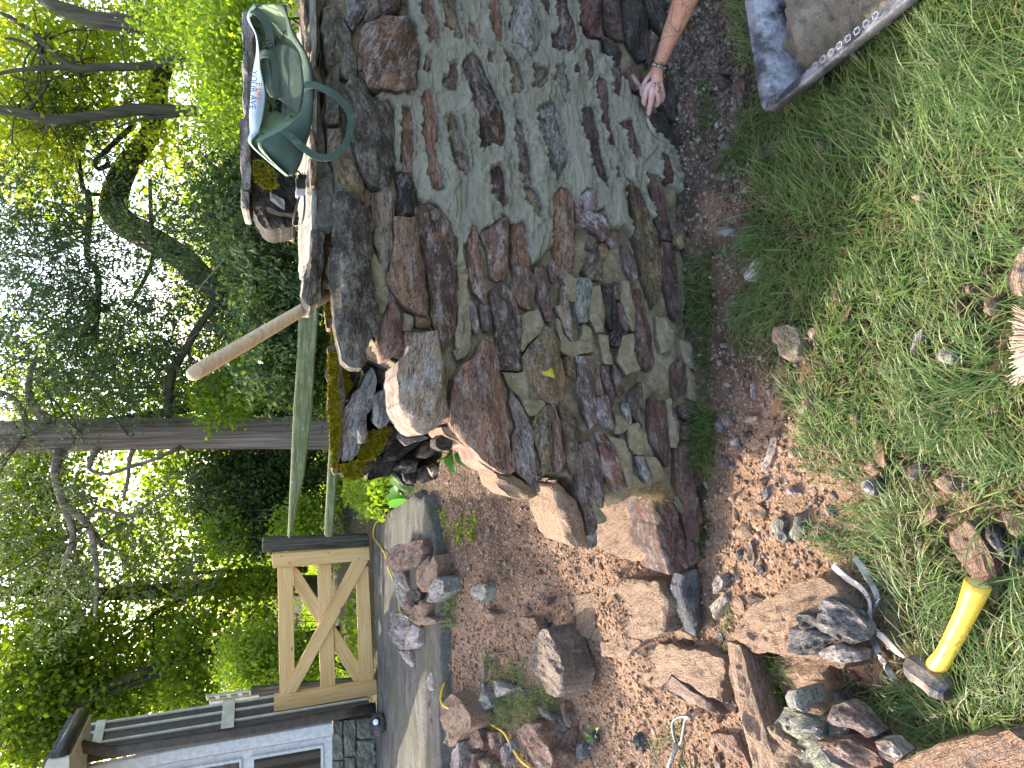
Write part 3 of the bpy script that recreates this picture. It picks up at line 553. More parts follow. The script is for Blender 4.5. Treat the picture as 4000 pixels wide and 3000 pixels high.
for pts, code, kw in [
 ([(220,290),(300,400),(370,520),(410,650),(420,850),(440,1000),(470,1150),(430,1150),(340,1050),(270,970),(220,900),(230,780),(250,600),(210,400)],'l',dict(b=.03)),
 ([(440,450),(520,420),(560,520),(580,750),(580,880),(480,920),(440,750),(400,600)],'y',dict(b=.03,bloom=.6)),
 ([(530,420),(600,400),(640,520),(660,700),(690,850),(690,970),(620,980),(590,850),(580,600)],'r',dict(b=.022)),
 ([(640,420),(700,400),(760,520),(800,650),(810,800),(800,1000),(740,1010),(700,900),(680,700)],'y',dict(b=.022,dark=.4)),
 ([(690,-20),(760,-20),(780,180),(700,130)],'y',dict(b=.015)),
 ([(780,-20),(930,-20),(950,300),(960,550),(900,610),(860,500),(800,250)],'p',dict(b=.026,bloom=.85)),
 ([(930,20),(980,100),(1010,290),(970,320),(940,150)],'t',dict(b=.018)),
 ([(1010,60),(1090,150),(1130,330),(1100,460),(1060,300),(1020,200)],'p',dict(b=.018)),
 ([(1100,30),(1170,130),(1210,300),(1140,340),(1110,180)],'p',dict(b=.02)),
 ([(970,340),(1050,320),(1080,450),(1110,620),(1010,600),(960,480)],'l',dict(b=.022)),
 ([(770,500),(860,540),(890,620),(800,650)],'p',dict(b=.008)),
 ([(1180,380),(1230,390),(1260,480),(1270,560),(1230,580),(1180,440)],'w',dict(b=.02,bloom=1.)),
 ([(1280,260),(1350,200),(1360,600),(1310,560),(1240,420),(1250,300)],'g',dict(b=.01)),
 ([(1430,340),(1510,360),(1560,480),(1590,700),(1590,900),(1570,930),(1490,820),(1430,700),(1420,500)],'m',dict(b=.026)),
 ([(1620,50),(1700,0),(1730,60),(1740,200),(1690,320),(1640,350),(1610,200)],'m',dict(b=.024)),
 ([(1600,400),(1650,450),(1680,600),(1670,700),(1620,640)],'m',dict(b=.016)),
 ([(1690,400),(1800,370),(1810,450),(1770,550),(1690,500)],'m',dict(b=.012)),
 ([(1690,580),(1770,570),(1810,700),(1700,700)],'m',dict(b=.012)),
 ([(1640,770),(1740,750),(1790,950),(1820,1150),(1870,1400),(1830,1600),(1760,1550),(1700,1400),(1660,1150),(1640,950)],'m',dict(b=.03)),
 ([(830,720),(940,730),(980,850),(1010,1000),(1030,1200),(1010,1300),(940,1240),(890,1100),(850,900)],'p',dict(b=.03)),
 ([(960,650),(1010,660),(1100,750),(1160,900),(1200,1130),(1120,1160),(1050,1080),(1000,850)],'r',dict(b=.03,bloom=.7)),
 ([(1165,640),(1195,640),(1230,800),(1290,960),(1300,1050),(1250,1000),(1180,800)],'b',dict(b=.012,bloom=.9)),
 ([(1300,850),(1370,850),(1400,950),(1440,1050),(1440,1090),(1400,1100),(1340,1000)],'w',dict(b=.02,bloom=1.)),
 ([(760,720),(830,740),(860,900),(880,1050),(920,1200),(970,1400),(960,1480),(880,1540),(850,1350),(810,1200),(780,1000)],'p',dict(b=.03,depth=.2)),
 ([(870,1540),(965,1500),(960,1620),(910,1650)],'n',dict(b=.02)),
 ([(410,790),(440,800),(490,1000),(470,1030),(420,920)],'m',dict(b=.012)),
]: ws(F_(pts), code, **kw)
# base course that runs on past the broken end
for pts, code, kw in [
 ([(560,1100),(600,1080),(640,1090),(700,1170),(790,1250),(830,1400),(890,1640),(780,1625),(680,1560),(620,1400),(590,1200)],'s',dict(b=.05,depth=.25,dust=1.0)),
 ([(1450,1180),(1590,1180),(1660,1350),(1720,1600),(1750,1800),(1600,1860),(1500,1659),(1470,1400)],'m',dict(b=.03,depth=.2,bloom=.3)),
 ([(1620,1180),(1690,1200),(1720,1300),(1700,1340),(1640,1280)],'n',dict(b=.01)),
 ([(1750,1560),(1840,1610),(1850,1750),(1760,1800),(1730,1650)],'m',dict(b=.01)),
]: ws(F_(pts), code, **kw)
ws([(2670,2250),(2725,2225),(2740,2300),(2745,2450),(2720,2490),(2690,2430),(2672,2380),(2662,2300)], 'b', b=.03, depth=.07, dust=0.0, bloom=.15)
# old and new mortar beds -------------------------------------------------------
def wall_sheet(name, poly_px, mat, base, amp, step, label=None, kind=None, lift=None, edge=.05, back=.07, sink=False):
    P = [onW(x, y) for x, y in poly_px]; poly = [(p.x, p.z) for p in P]
    x0, x1 = min(p[0] for p in poly) - .03, max(p[0] for p in poly) + .03; z0, z1 = min(p[1] for p in poly) - .03, max(p[1] for p in poly) + .03
    gx, gz = np.meshgrid(np.arange(x0, x1, step), np.arange(z0, z1, step), indexing='ij')
    rag = (fbm(gx * 22, gz * 30, 4) - .5) * .035
    ins = inpoly(gx, gz, poly); d = dpoly(gx, gz, poly); sd_ = np.where(ins, d, -d) + rag
    h = base + amp(gx, gz); wx_ = gx + (fbm(gx * 45, gz * 45, 4) - .5) * .016; wz_ = gz + (fbm(gx * 45 + 40, gz * 45, 4) - .5) * .016
    if sink:
        for pl_ in OUTL:
            xs = [p[0] for p in pl_]; zs = [p[1] for p in pl_]; mk_ = (gx > min(xs) - .02) & (gx < max(xs) + .02) & (gz > min(zs) - .02) & (gz < max(zs) + .02)
            if not mk_.any(): continue
            a_, b_ = wx_[mk_], wz_[mk_]; i_ = inpoly(a_, b_, pl_); dd_ = dpoly(a_, b_, pl_); s__ = np.where(i_, dd_, -dd_); h[mk_] = np.where(s__ > -.012, h[mk_] * (1 - .5 * smooth(-.012, 0, s__)) + (.004 + .05 * (fbm(a_ * 70, b_ * 70, 3) - .5)) * np.exp(-((s__ + .002) / .008) ** 2) - .05 * smooth(-.001, .0045, s__), h[mk_])
    h = np.where(sd_ > 0, h - (edge) * np.exp(-sd_ / .006) * .35, h - back * np.clip(1 - np.exp(sd_ / .008), 0, 1) - edge * .35)
    n = np.array(NW); X = gx; Z = gz; Yp = W0 + WS * X + WB * Z
    V = np.stack([X + n[0] * h, Yp + n[1] * h, Z + n[2] * h], -1).reshape(-1, 3)
    I = np.arange(gx.size).reshape(gx.shape); q = np.stack([I[:-1, :-1], I[1:, :-1], I[1:, 1:], I[:-1, 1:]], -1).reshape(-1, 4)
    keep = (sd_.ravel()[q] > -.02).all(1); q = q[keep]; u, inv = np.unique(q, return_inverse=True); V = V[u]
    o = mk_np(name, V - np.array(wall.location), inv.reshape(-1, 4), mat, smooth=True); o.parent = wall
    if kind: o['kind'] = kind
    return o
FM = (A_([(1530,-150),(1530,0),(1560,180),(1610,300),(1620,480),(1605,755),(1270,765),(1245,820),(1280,870),(1380,880),(1420,960),(1400,1150),(1420,1400),(1440,1480),(1540,1560),(1600,1620)]) +
      C_([(1610,40),(1620,150),(1700,200),(1810,230),(1900,350),(1950,480),(2010,540),(2060,520),(2100,400)]) +
      D_([(180,450),(260,400),(380,320),(440,380),(560,390),(580,640),(620,760),(700,690),(790,590),(830,300),(980,250),(1020,380),(1200,460),(1280,430),(1420,400),(1510,460),(1500,380),(1450,250),(1440,60),(1560,80),(1660,330),(1720,330),(1690,200),(1640,90),(1700,-60)]) +
      B_([(1930,1659),(1960,1659),(1970,1500),(1920,1300),(1780,1150),(1650,1000),(1560,900),(1500,780),(1460,720),(1400,660),(1380,520),(1300,490),(1230,430),(1220,340),(1100,290),(1050,200),(1030,0),(1030,-150)]))
def amp_new(x, z):
    """trowelled mortar: flat strokes laid at slightly different angles, with torn crumbly lips between them"""
    w = fbm(x * 4, z * 4, 3) - .5; out = w * .02
    for ang, sx, sz, am in ((.22, 2.6, 13, .030), (-.12, 3.5, 17, .020), (1.2, 4, 10, .014)):
        xr = x * math.cos(ang) - z * math.sin(ang) + w * .08; zr = x * math.sin(ang) + z * math.cos(ang) + (fbm(x * 9, z * 9, 2) - .5) * .03
        u = fbm(xr * sx + ang * 31, zr * sz, 2); q = u * 5; f = q - np.floor(q); out = out + am * ((np.floor(q) + smooth(.0, .22, f)) / 5 - .5) * (fbm(x * 3 + ang * 9, z * 3, 2) > (.4 if ang < 1 else .56))
    crumb = np.clip(fbm(x * 45, z * 45, 4) - .5, -.2, .2); rough_ = smooth(.54, .66, fbm(x * 7 + 5, z * 9, 3))
    return out + crumb * (.004 + .03 * rough_)
wall_sheet('fresh_mortar', FM, MORT, .005, amp_new, .004, sink=True)
OMP = [(1290,-150),(1290,700),(1290,1080),(1400,1180),(1500,1360),(1700,1480),(1830,1600),(1980,1740),(2100,1840),(2320,1900),(2420,1960),(2560,1940),(2690,2150),(2735,2420),(2750,2250),(2740,1900),(2720,1500),(2690,900),(2650,500),(2600,-150)]
def amp_old(x, z): return (fbm(x * 9, z * 14, 4) - .5) * .05 + (fbm(x * 50, z * 50, 3) - .5) * .010
wall_sheet('old_mortar', OMP, OLDM, -.040, amp_old, .008, edge=.03)
for pts in [C_([(1190,620),(1240,630),(1340,780),(1370,960),(1350,1120),(1310,1180),(1260,1120),(1230,900)]), C_([(1970,510),(2020,560),(2060,900),(2070,1150),(2080,1330),(2060,1500),(1960,1510),(1940,1430),(1980,1100),(1960,800)]),
            C_([(1480,1150),(1580,1180),(1590,1240),(1560,1310),(1490,1320)]), F_([(140,120),(350,110),(380,340),(510,380),(430,500),(380,500),(300,350),(180,230)]),
            F_([(1110,480),(1180,480),(1260,580),(1200,640),(1120,660)]), F_([(1220,580),(1320,560),(1360,680),(1400,800),(1330,840),(1240,780)]), F_([(1030,650),(1190,700),(1250,850),(1290,1000),(1380,1100),(1250,1140),(1170,950),(1100,760)]),
            F_([(1380,850),(1470,850),(1540,960),(1570,1060),(1450,1080)]), F_([(860,1050),(910,1080),(930,1200),(1000,1320),(1050,1400),(980,1440),(920,1280),(870,1130)]), F_([(1740,60),(1830,180),(1860,280),(1820,380),(1750,330)]),
            D_([(1140,920),(1220,910),(1250,1150),(1240,1330),(1180,1330),(1130,1200)]), D_([(1390,870),(1470,870),(1490,1000),(1520,1200),(1500,1320),(1440,1200),(1390,1040)]), D_([(890,860),(940,800),(990,840),(1000,1050),(940,1060),(920,920)]),
            D_([(530,1180),(600,1140),(680,1110),(740,1250),(640,1370),(530,1480)]), D_([(840,1200),(950,1400),(1040,1390),(1060,1250),(1150,1300),(1160,1480),(960,1530),(870,1480)]), D_([(1690,1180),(1760,1180),(1860,1290),(1810,1480),(1740,1500),(1700,1300)]),
            D_([(1190,1330),(1290,1340),(1300,1480),(1330,1600),(1240,1590)]), D_([(1400,1340),(1500,1320),(1510,1480),(1560,1640),(1440,1700),(1360,1560)]), D_([(1890,1370),(2000,1400),(2050,1560),(2000,1640),(1930,1560)]),
            F_([(1560,360),(1600,340),(1680,700),(1650,780),(1590,760)]), D_([(1195,460),(1250,370),(1290,420),(1270,520),(1210,510)])]:
    stone('mortar_patch', [onW(x, y) for x, y in pts], NW, .08, 'g', bulge=.014, rough=.004, parent=wall, mat=OLDM, jit=.1)
LICH = mat_simple('yellow_lichen', (.34, .27, .02), (.50, .40, .05), sc=60, bump=.004)
stone('lichen', [onW(x, y, -.055) for x, y in F_([(560,80),(585,95),(600,170),(560,160),(500,140),(480,110),(530,110)])], NW, .01, 'y', bulge=.003, rough=.002, parent=wall, mat=LICH, dens=.008)
# hidden heart of the wall: dark earth and rubble
t = NT('wall_heart'); co = t.coord(); CORE = t.bsdf(t.ramp(t.noise(co, 18, 5, .7), [(.35, (.012, .01, .008)), (.6, (.045, .036, .028)), (.75, (.09, .07, .05))]), .95, t.bump(t.noise(co, 25, 5, .7), .03), spec=.15)
hx = [onW(x, y) for x, y in [(1300,-700),(1300,1080),(1400,1200),(1500,1380),(1700,1500),(1830,1620),(1980,1760),(2100,1840),(2330,1870),(2450,1920),(2600,1950),(2760,2200),(2760,-700)]]
prism('core', [p + Vector((0, .055, 0)) for p in hx], (0, .46, 0), CORE, wall)
# sandy tops of the base course behind its face, seen from above
for pts, z, code, dst, th in [
 (F_([(1010,1250),(1150,1190),(1300,1180),(1420,1180),(1450,1350),(1480,1560),(1500,1700),(1300,1760),(1100,1700),(1000,1600),(980,1440)]), .16, 'u', 1., .12),
 (M_([(90,420),(240,330),(440,380),(510,420),(510,640),(400,580),(280,490),(240,550),(140,550)]), .075, 'u', .8, .08),
 (M_([(240,550),(290,490),(400,585),(480,640),(520,700),(380,640)]), .06, 'p', .3, .06)]:
    stone('stone', [onZ(x, y, z) for x, y in pts], (0.0, -.12, 1), th + .08, code, bulge=.014, rough=.008, parent=wall, dust=dst, flare=.05, dens=.025, facets=2)
for pts, dst in [(M_([(-20,60),(60,10),(200,30),(250,150),(230,290),(120,330),(30,390),(-30,300)]), 1.), (M_([(150,150),(330,60),(340,180),(380,260),(400,320),(300,320),(180,290)]), .9), (M_([(-60,330),(30,300),(110,330),(60,400),(10,410),(-50,400)]), .8), (M_([(-200,100),(-60,60),(-30,200),(-60,330),(-180,300)]), 1.)]:
    cx = sum(p[0] for p in pts) / len(pts); cy = sum(p[1] for p in pts) / len(pts); zc = gpt(cx, cy).z + .012
    stone('stone', [onZ(x, y, zc) for x, y in pts], (0.0, -.10, 1), .08, 'u', bulge=.012, rough=.007, parent=wall, dust=dst, flare=.05, dens=.02, facets=1)
# back leaf of the wall: mossy cap and weathered slabs behind the broken end
t = NT('moss'); co = t.coord(); MOSS = t.bsdf(t.ramp(t.noise(co, 60, 5, .8), [(.3, (.14, .12, .01)), (.5, (.38, .34, .02)), (.68, (.60, .52, .05))]), 1, t.bump(t.noise(co, 220, 4, .8), .012), spec=.1)
def bs(pts, code, Y, depth=.22, b=.02, name='stone', **kw):
    return stone(name, [onY(x, y, Y) for x, y in pts], (0, -1, .1), depth, code, bulge=b, rough=.010, parent=wall, **kw)
bs(E_([(735,20),(920,60),(1000,260),(900,700),(850,900),(1050,880),(1250,1100),(1380,1110),(1280,1000),(1560,1050),(1620,700),(1400,600),(1250,300),(1250,-100),(735,-100)]), 'd', 2.70, .2, b=-.01)
bs(E_([(615,-100),(730,-100),(760,200),(775,420),(770,600),(740,800),(720,900),(700,1010),(655,1000),(640,700),(615,300)]), 't', 2.60, .25, dark=.2)
for pts, code, Y, kw in [
 ([(740,40),(890,40),(900,160),(880,260),(770,380),(745,250)],'y',2.68,dict(dark=.8)),
 ([(765,420),(870,280),(1010,60),(1040,200),(1030,400),(960,480),(950,650),(900,760),(830,890),(740,890),(760,640)],'w',2.56,dict(bloom=.4,dark=.2)),
 ([(1025,320),(1110,260),(1190,430),(1190,500),(1120,590),(1060,610),(1015,560)],'w',2.50,dict(bloom=.9)),
 ([(875,560),(940,540),(970,670),(940,730),(880,740)],'l',2.52,{}),
 ([(1120,240),(1200,170),(1240,300),(1205,400),(1130,425)],'c',2.44,{}),
 ([(1030,40),(1180,10),(1210,160),(1110,240),(1050,200)],'t',2.6,dict(dark=.4)),
 ([(1170,560),(1290,480),(1330,560),(1250,600)],'w',2.42,{}),
 ([(1230,700),(1290,580),(1420,660),(1500,690),(1380,720),(1290,760)],'l',2.45,dict(bloom=.9)),
 ([(960,650),(1150,570),(1270,600),(1200,700),(1090,830),(900,900),(850,860)],'y',2.62,dict(dark=.7)),
 ([(700,900),(850,880),(1020,830),(1000,960),(900,1050),(760,1040),(690,1000)],'d',2.62,dict(dark=.3)),
 ([(1020,870),(1150,820),(1230,930),(1160,1010),(960,1060)],'d',2.64,{}),
 ([(1190,960),(1280,880),(1400,890),(1390,980),(1280,1000)],'d',2.58,dict(bloom=.5)),
 ([(1390,860),(1440,760),(1540,740),(1550,830),(1460,870)],'y',2.55,dict(dark=.6)),
 ([(1270,1000),(1380,990),(1390,1090),(1290,1090)],'d',2.62,{}),
 ([(1400,960),(1500,900),(1540,1050),(1420,1090)],'d',2.6,{}),
 ([(1500,960),(1570,930),(1580,990),(1530,1035)],'t',2.5,{}),
 ([(1150,720),(1380,680),(1430,730),(1250,870),(1080,900)],'d',2.6,{}),
]: bs(E_(pts), code, Y, **kw)
bs(C_([(810,960),(860,820),(880,930),(890,1100),(905,1290),(830,1280),(815,1150)]), 't', 2.56, .2, dark=.2)
def moss_tuft(name, P, nrm, depth=.03, parent=None, n=500, ln=.012):
    """cushion of short moss leaves over an outline"""
    P = [Vector(p) for p in P]; c = sum(P, Vector()) / len(P); nn = Vector(nrm).normalized(); a = nn.orthogonal().normalized(); b = nn.cross(a)
    q = [((p - c).dot(a), (p - c).dot(b)) for p in P]; xs = [p[0] for p in q]; ys = [p[1] for p in q]
    X = rng.uniform(min(xs), max(xs), n * 3); Y = rng.uniform(min(ys), max(ys), n * 3); k = inpoly(X, Y, q); X, Y = X[k][:n], Y[k][:n]; m = len(X)
    h = depth * (fbm(X * 40, Y * 40, 3)); d = rng.normal(0, 1, (m, 3)); an, bn, nnn = np.array(a), np.array(b), np.array(nn)
    o0 = np.array(c) + X[:, None] * an + Y[:, None] * bn + h[:, None] * nnn
    dr = nnn[None] * 1.1 + d * .6; dr /= np.linalg.norm(dr, axis=1)[:, None]; sd2 = np.cross(dr, rng.normal(0, 1, (m, 3))); sd2 /= np.linalg.norm(sd2, axis=1)[:, None]
    L = ln * rng.uniform(.6, 1.5, m)[:, None]; w = L * .28
    V = np.stack([o0 - sd2 * w, o0 + sd2 * w, o0 + dr * L], 1).reshape(-1, 3); f = np.arange(m * 3).reshape(-1, 3)
    o = mk_np(name, V, f, MOSS); o['kind'] = 'stuff'
    if parent: o.data.transform(Matrix.Translation(-Vector(parent.location))); o.parent = parent
    return o
def mz(pts, Y, **kw): moss_tuft('moss', [onY(x, y, Y) for x, y in pts], (0, -.8, .6), parent=wall, **kw)
mz(E_([(620,-60),(725,-60),(750,300),(775,440),(765,600),(735,800),(710,960),(660,950),(640,600),(622,300)]), 2.555, n=7000)
mz(E_([(745,60),(800,100),(870,220),(780,370),(745,260)]), 2.63, n=1500)
mz(E_([(950,640),(1220,590),(1200,660),(1100,800),(1050,860),(900,880),(850,850)]), 2.56, n=4000)
mz(E_([(700,930),(850,900),(1000,870),(980,960),(880,1040),(760,1030)]), 2.56, n=3000)
mz(E_([(1130,30),(1200,0),(1190,120),(1130,150)]), 2.5, n=700)
mz(C_([(840,830),(860,830),(890,1000),(890,1220),(850,1200),(830,980)]), 2.50, n=1200)
mz(C_([(890,1290),(925,1300),(930,1420),(905,1420)]), 2.50, n=500)
mz(E_([(1120,420),(1230,350),(1270,430),(1200,470),(1130,470)]), 2.41, n=600)
t = NT('cap_mortar'); co = t.coord(); n = t.noise(co, 45, 6, .8); CAPB = t.bsdf(t.mix(t.ramp(t.noise(co, 7, 4, .6), [(.4, 0), (.6, .6)]), t.ramp(n, [(.3, (.035, .033, .028)), (.5, (.12, .115, .10)), (.7, (.24, .23, .20))]), (.10, .095, .07)), .95, t.bump(n, .015), spec=.2)
# ---- cap slabs and mortar bed on top of the wall
t = NT('cap_slab'); co = t.coord(); n = t.noise(t.mapping(co, scale=(.25, 2, 3)), 9, 6, .7, .5); c = t.ramp(n, [(.3, (.12, .11, .085)), (.5, (.24, .23, .20)), (.7, (.37, .36, .33))])
c = t.mix(t.ramp(t.noise(co, 25, 5, .7), [(.55, 0), (.7, .5)]), c, (.16, .17, .07)); CAPM = t.bsdf(c, .9, t.bump(n, .02), spec=.3)
def cap(pts_front, pts_back, zt, th, mat=CAPM, name='cap_slab'):
    """slab seen nearly edge-on: front-edge and back-edge pixels on its top plane"""
    P = [onZ(x, y, zt) for x, y in pts_front + pts_back]
    return stone(name, P, (0, 0, 1), th, 'w', bulge=.012, rough=.006, parent=wall, mat=mat, dens=.04, jit=.03)
def capY(px0, px1, y0, y1, Yf, Yb, zf, th, mat, name='cap_slab', code='w', **kw):
    xa = onY(1200, y0, Yf).x; xb = onY(1200, y1, Yf).x; x0, x1 = min(xa, xb), max(xa, xb); n = 9; P = []
    for i in range(n + 1): P.append(Vector((x0 + (x1 - x0) * i / n, Yf + random.uniform(-.015, .02), zf)))
    for i in range(4): P.append(Vector((x1 + random.uniform(-.02, .02), Yf + (Yb - Yf) * (i + 1) / 5, zf)))
    for i in range(n + 1): P.append(Vector((x1 - (x1 - x0) * i / n, Yb + random.uniform(-.02, .02), zf)))
    for i in range(4): P.append(Vector((x0 + random.uniform(-.01, .03), Yb - (Yb - Yf) * (i + 1) / 5, zf)))
    return stone(name, P, (0, 0, 1), th, code, bulge=.012, rough=.006, parent=wall, mat=mat, dens=.035, jit=.03, **kw)
ZT = onY(1215, 800, 2.16).z
YF = 2.17
capY(0, 0, -160, 330, YF + .05, YF + .60, ZT, .02, CAPM)
capY(0, 0, 335, 1000, YF + .03, YF + .58, ZT, .02, CAPM)
capY(0, 0, 1005, 1190, YF + .02, YF + .50, ZT - .002, .03, CAPM)
# grey mortar bed hanging under the caps, and small tan packing stones
wb = []
for pts in [A_([(640,-100),(790,-100),(785,150),(765,240),(775,400),(760,550),(800,720),(780,850),(790,1050),(820,1200),(810,1350),(890,1500),(900,1659),(710,1659),(700,1300),(690,1000),(690,700),(660,400),(640,200)]),
            C_([(700,-20),(895,-20),(895,200),(905,380),(880,450),(820,470),(740,420),(700,200)])]:
    stone('mortar_bed', [onW(x, y, .02) for x, y in pts], NW, .2, 'g', bulge=.02, rough=.008, parent=wall, mat=CAPB, jit=.05)
for pts, code in [(A_([(645,240),(690,240),(700,380),(690,450),(650,440)]), 't'), (A_([(690,1110),(735,1120),(745,1250),(740,1330),(700,1330)]), 't'), (A_([(690,1370),(750,1350),(755,1500),(735,1600),(690,1600)]), 't'),
                  (C_([(700,450),(760,430),(815,480),(800,560),(770,700),(750,850),(745,1060),(690,1100),(640,1060),(610,1010),(640,860),(690,640)]), 'g'), (C_([(760,640),(800,560),(810,720),(770,860)]), 'g'),
                  (A_([(600,-60),(650,-60),(660,80),(670,220),(640,220)]), 't')]:
    ws(pts, code, b=.03, off=-.012, depth=.15)
# dark gaps under the cap at the left are left open; small ledge stones
ws(C_([(800,500),(870,480),(885,700),(880,900),(800,880),(790,700)]), 'm', b=.01, off=.06, dark=.6)
ws(A_([(790,1060),(830,1080),(830,1330),(880,1500),(870,1580),(820,1350)]), 'd', b=.0, off=.05)

# ================================================================ RUINED PIER BEHIND THE BAG
pier = empty('stone_pier', tuple(onY(1150, 720, 3.3)), 'dark mossy stone pier with pale flat cap standing behind the wall', 'pier')
def ps(pts, code, Y, name='stone', **kw):
    return stone(name, [onY(x, y, Y) for x, y in pts], (0, -1, .05), .3, code, bulge=.03, rough=.012, parent=pier, **kw)
ps(A_([(170,1250),(250,1330),(400,1450),(560,1500),(565,1900),(540,1960),(330,1990),(230,1900),(170,1750)]), 'd', 3.3, dark=.9)
ps(C_([(340,100),(470,180),(470,260),(340,170)]), 'c', 3.25, bloom=1.)
ps(C_([(310,230),(430,280),(560,290),(560,330),(420,315),(320,280)]), 'y', 3.27)
ps(C_([(450,320),(560,330),(560,440),(460,420)]), 't', 3.4, dark=.4)
for y0, y1 in [(1020, 1640), (1645, 1830)]:
    p = A_([(85, y0), (160, y0 + 5), (180, y1 - 20), (165, y1), (90, y1 - 10)]) if y0 < 1100 else C_([(85, 75), (160, 110), (160, 260), (130, 270), (85, 250)])
    ps(p, 'w', 3.22, name='cap_slab', bloom=.7, dark=.1)
ps(A_([(100, 100), (190, 80), (200, 600), (170, 1240), (110, 1030)]), 'w', 3.24, name='cap_slab', bloom=.6, dark=.1)
mz2 = moss_tuft('moss', [onY(x, y, 3.24) for x, y in A_([(190,1380),(300,1400),(420,1520),(440,1650),(300,1650),(200,1550)])], (0, -1, .3), parent=pier, n=800)
# ================================================================ GATE, FENCE
PINE = mat_wood('new_pine', (.54, .32, .12), (.66, .42, .18), (.74, .52, .27))
GREYW = mat_bark('grey_weathered_wood', (.05, .045, .035), (.16, .145, .12), st=(.05, 1, 1), sc=60)
def mat_rail():
    t = NT('mossy_rail'); co = t.coord(); n = t.noise(t.mapping(co, scale=(.2, 2, 2)), 20, 5, .7, .4); c = t.ramp(n, [(.35, (.11, .12, .06)), (.6, (.26, .29, .16))])
    c = t.mix(t.ramp(t.noise(co, 9, 4, .6), [(.45, 0), (.6, .7)]), c, (.13, .17, .06)); c = t.mix(t.ramp(t.noise(co, 26, 3, .6), [(.66, 0), (.7, .8)]), c, (.36, .42, .34))
    return t.bsdf(c, .95, t.bump(n, .01), spec=.15)
RAIL = mat_rail()
YG = 6.25
gate = empty('garden_gate', tuple(onY(1450, 2450, YG)), 'new unpainted pine gate with crossed diagonal braces at the end of the walkway', 'gate')
def brd(pts, Y, th=.028, name='board', mat=PINE, par=None, z=J_, bevel=.002):
    return prism(name, [onY(x, y, Y) for x, y in z(pts)], (0, th, 0), mat, par or gate, bevel)
brd([(408,487),(540,474),(557,1572),(425,1585)], YG)
brd([(750,457),(870,450),(907,1510),(778,1524)], YG + .004)
brd([(1083,478),(1192,470),(1240,1465),(1115,1477)], YG + .002)
brd([(545,470),(590,500),(1112,1310),(1112,1480),(1075,1480),(545,640)], YG + .034)
brd([(1060,424),(1192,420),(565,1560),(440,1586)], YG - .031)
brd([(358,365),(1198,305),(1205,416),(368,488)], YG - .032, name='stile', th=.06)
brd([(523,170),(1087,85),(1092,160),(523,255)], YG - .032, name='stile', th=.06, z=PA(700, 2600, .7087))
for pts in [(440,382),(845,352),(1165,322),(510,442),(1110,405)]:
    p = onY(*J_([pts])[0], YG - .034); tube('nail', [p, p + Vector((0, -.004, 0))], [.006, .006], mat_simple('nail_steel', (.1, .1, .1), (.2, .2, .2)) if 'nail_steel' not in bpy.data.materials else bpy.data.materials['nail_steel'], 6, gate)
fen = empty('split_rail_fence', tuple(onY(1450, 2120, YG + .05)), 'old mossy split rail fence running right from its grey post beside the gate', 'fence')
brd([(275,258),(290,235),(1198,203),(1198,300),(275,352)], YG + .02, .12, 'post', GREYW, fen, bevel=.008)
brd([(372,-420),(360,0),(330,400),(277,1560),(300,1560),(352,1300),(420,1000),(482,500),(512,0),(545,-420)], 5.7, .10, 'rail', RAIL, fen, z=E_, bevel=.012)
brd([(655,500),(625,1000),(595,1545),(665,1545),(700,1000),(745,500),(775,-300),(690,-300)], 5.75, .09, 'rail', RAIL, fen, z=E_, bevel=.012)
IRON = mat_simple('dark_iron', (.012, .012, .012), (.03, .03, .03), rough=.5)
wf = empty('wire_fence', tuple(onY(1420, 2500, 10)), 'dark wire mesh fence seen far behind the pine gate', 'fence')
for i in range(9):
    a, b = onY(1150, 2400 + i * 24, 10), onY(1250, 2404 + i * 24, 10); tube('bar', [a + Vector((0, 0, .05)), b], [.006] * 2, IRON, 5, wf)
for xx in (1160, 1195, 1230): tube('wire', [onY(xx, 2395, 10), onY(xx, 2600, 10)], [.005] * 2, IRON, 5, wf)
# ================================================================ HOUSE CORNER
T_ = PA(700, 2600, .7087); Z_ = PA(0, 2250)
WHITE = mat_simple('white_paint', (.45, .47, .49), (.62, .65, .68), sc=6, rough=.5, bump=.002, stretch=(4, 4, .5)); CREAM = mat_simple('cream_trim', (.45, .43, .35), (.62, .6, .52), sc=8, rough=.6)
DKP = mat_simple('dark_panel', (.045, .04, .04), (.085, .078, .075), sc=5, rough=.5, stretch=(3, 3, .3)); BROWN = mat_simple('brown_metal', (.035, .028, .026), (.07, .058, .055), sc=12, rough=.35, bump=.001, metal=.2)
SHING = mat_simple('roof_shingle', (.05, .055, .05), (.13, .14, .12), sc=25, rough=.9, bump=.006)
t = NT('window_glass'); GLASS = t.bsdf(t.ramp(t.node('ShaderNodeTexWave', {'Vector': t.coord(), 'Scale': 3.0, 'Distortion': .6}, bands_direction='X').outputs[0], [(.3, (.012, .012, .014)), (.7, (.05, .048, .045))]), .06, spec=.8)
HY = 6.0; c0 = onY(1299, 2822, HY)
house = empty('house', (c0.x, HY, .45), 'white framed house corner with brown downspout and dark side panels', 'house')
def hb(pts, Y=HY, th=.05, name='panel', mat=WHITE, z=T_, bevel=.003): return prism(name, [onY(x, y, Y) for x, y in z(pts)], (0, th, 0), mat, house, bevel)
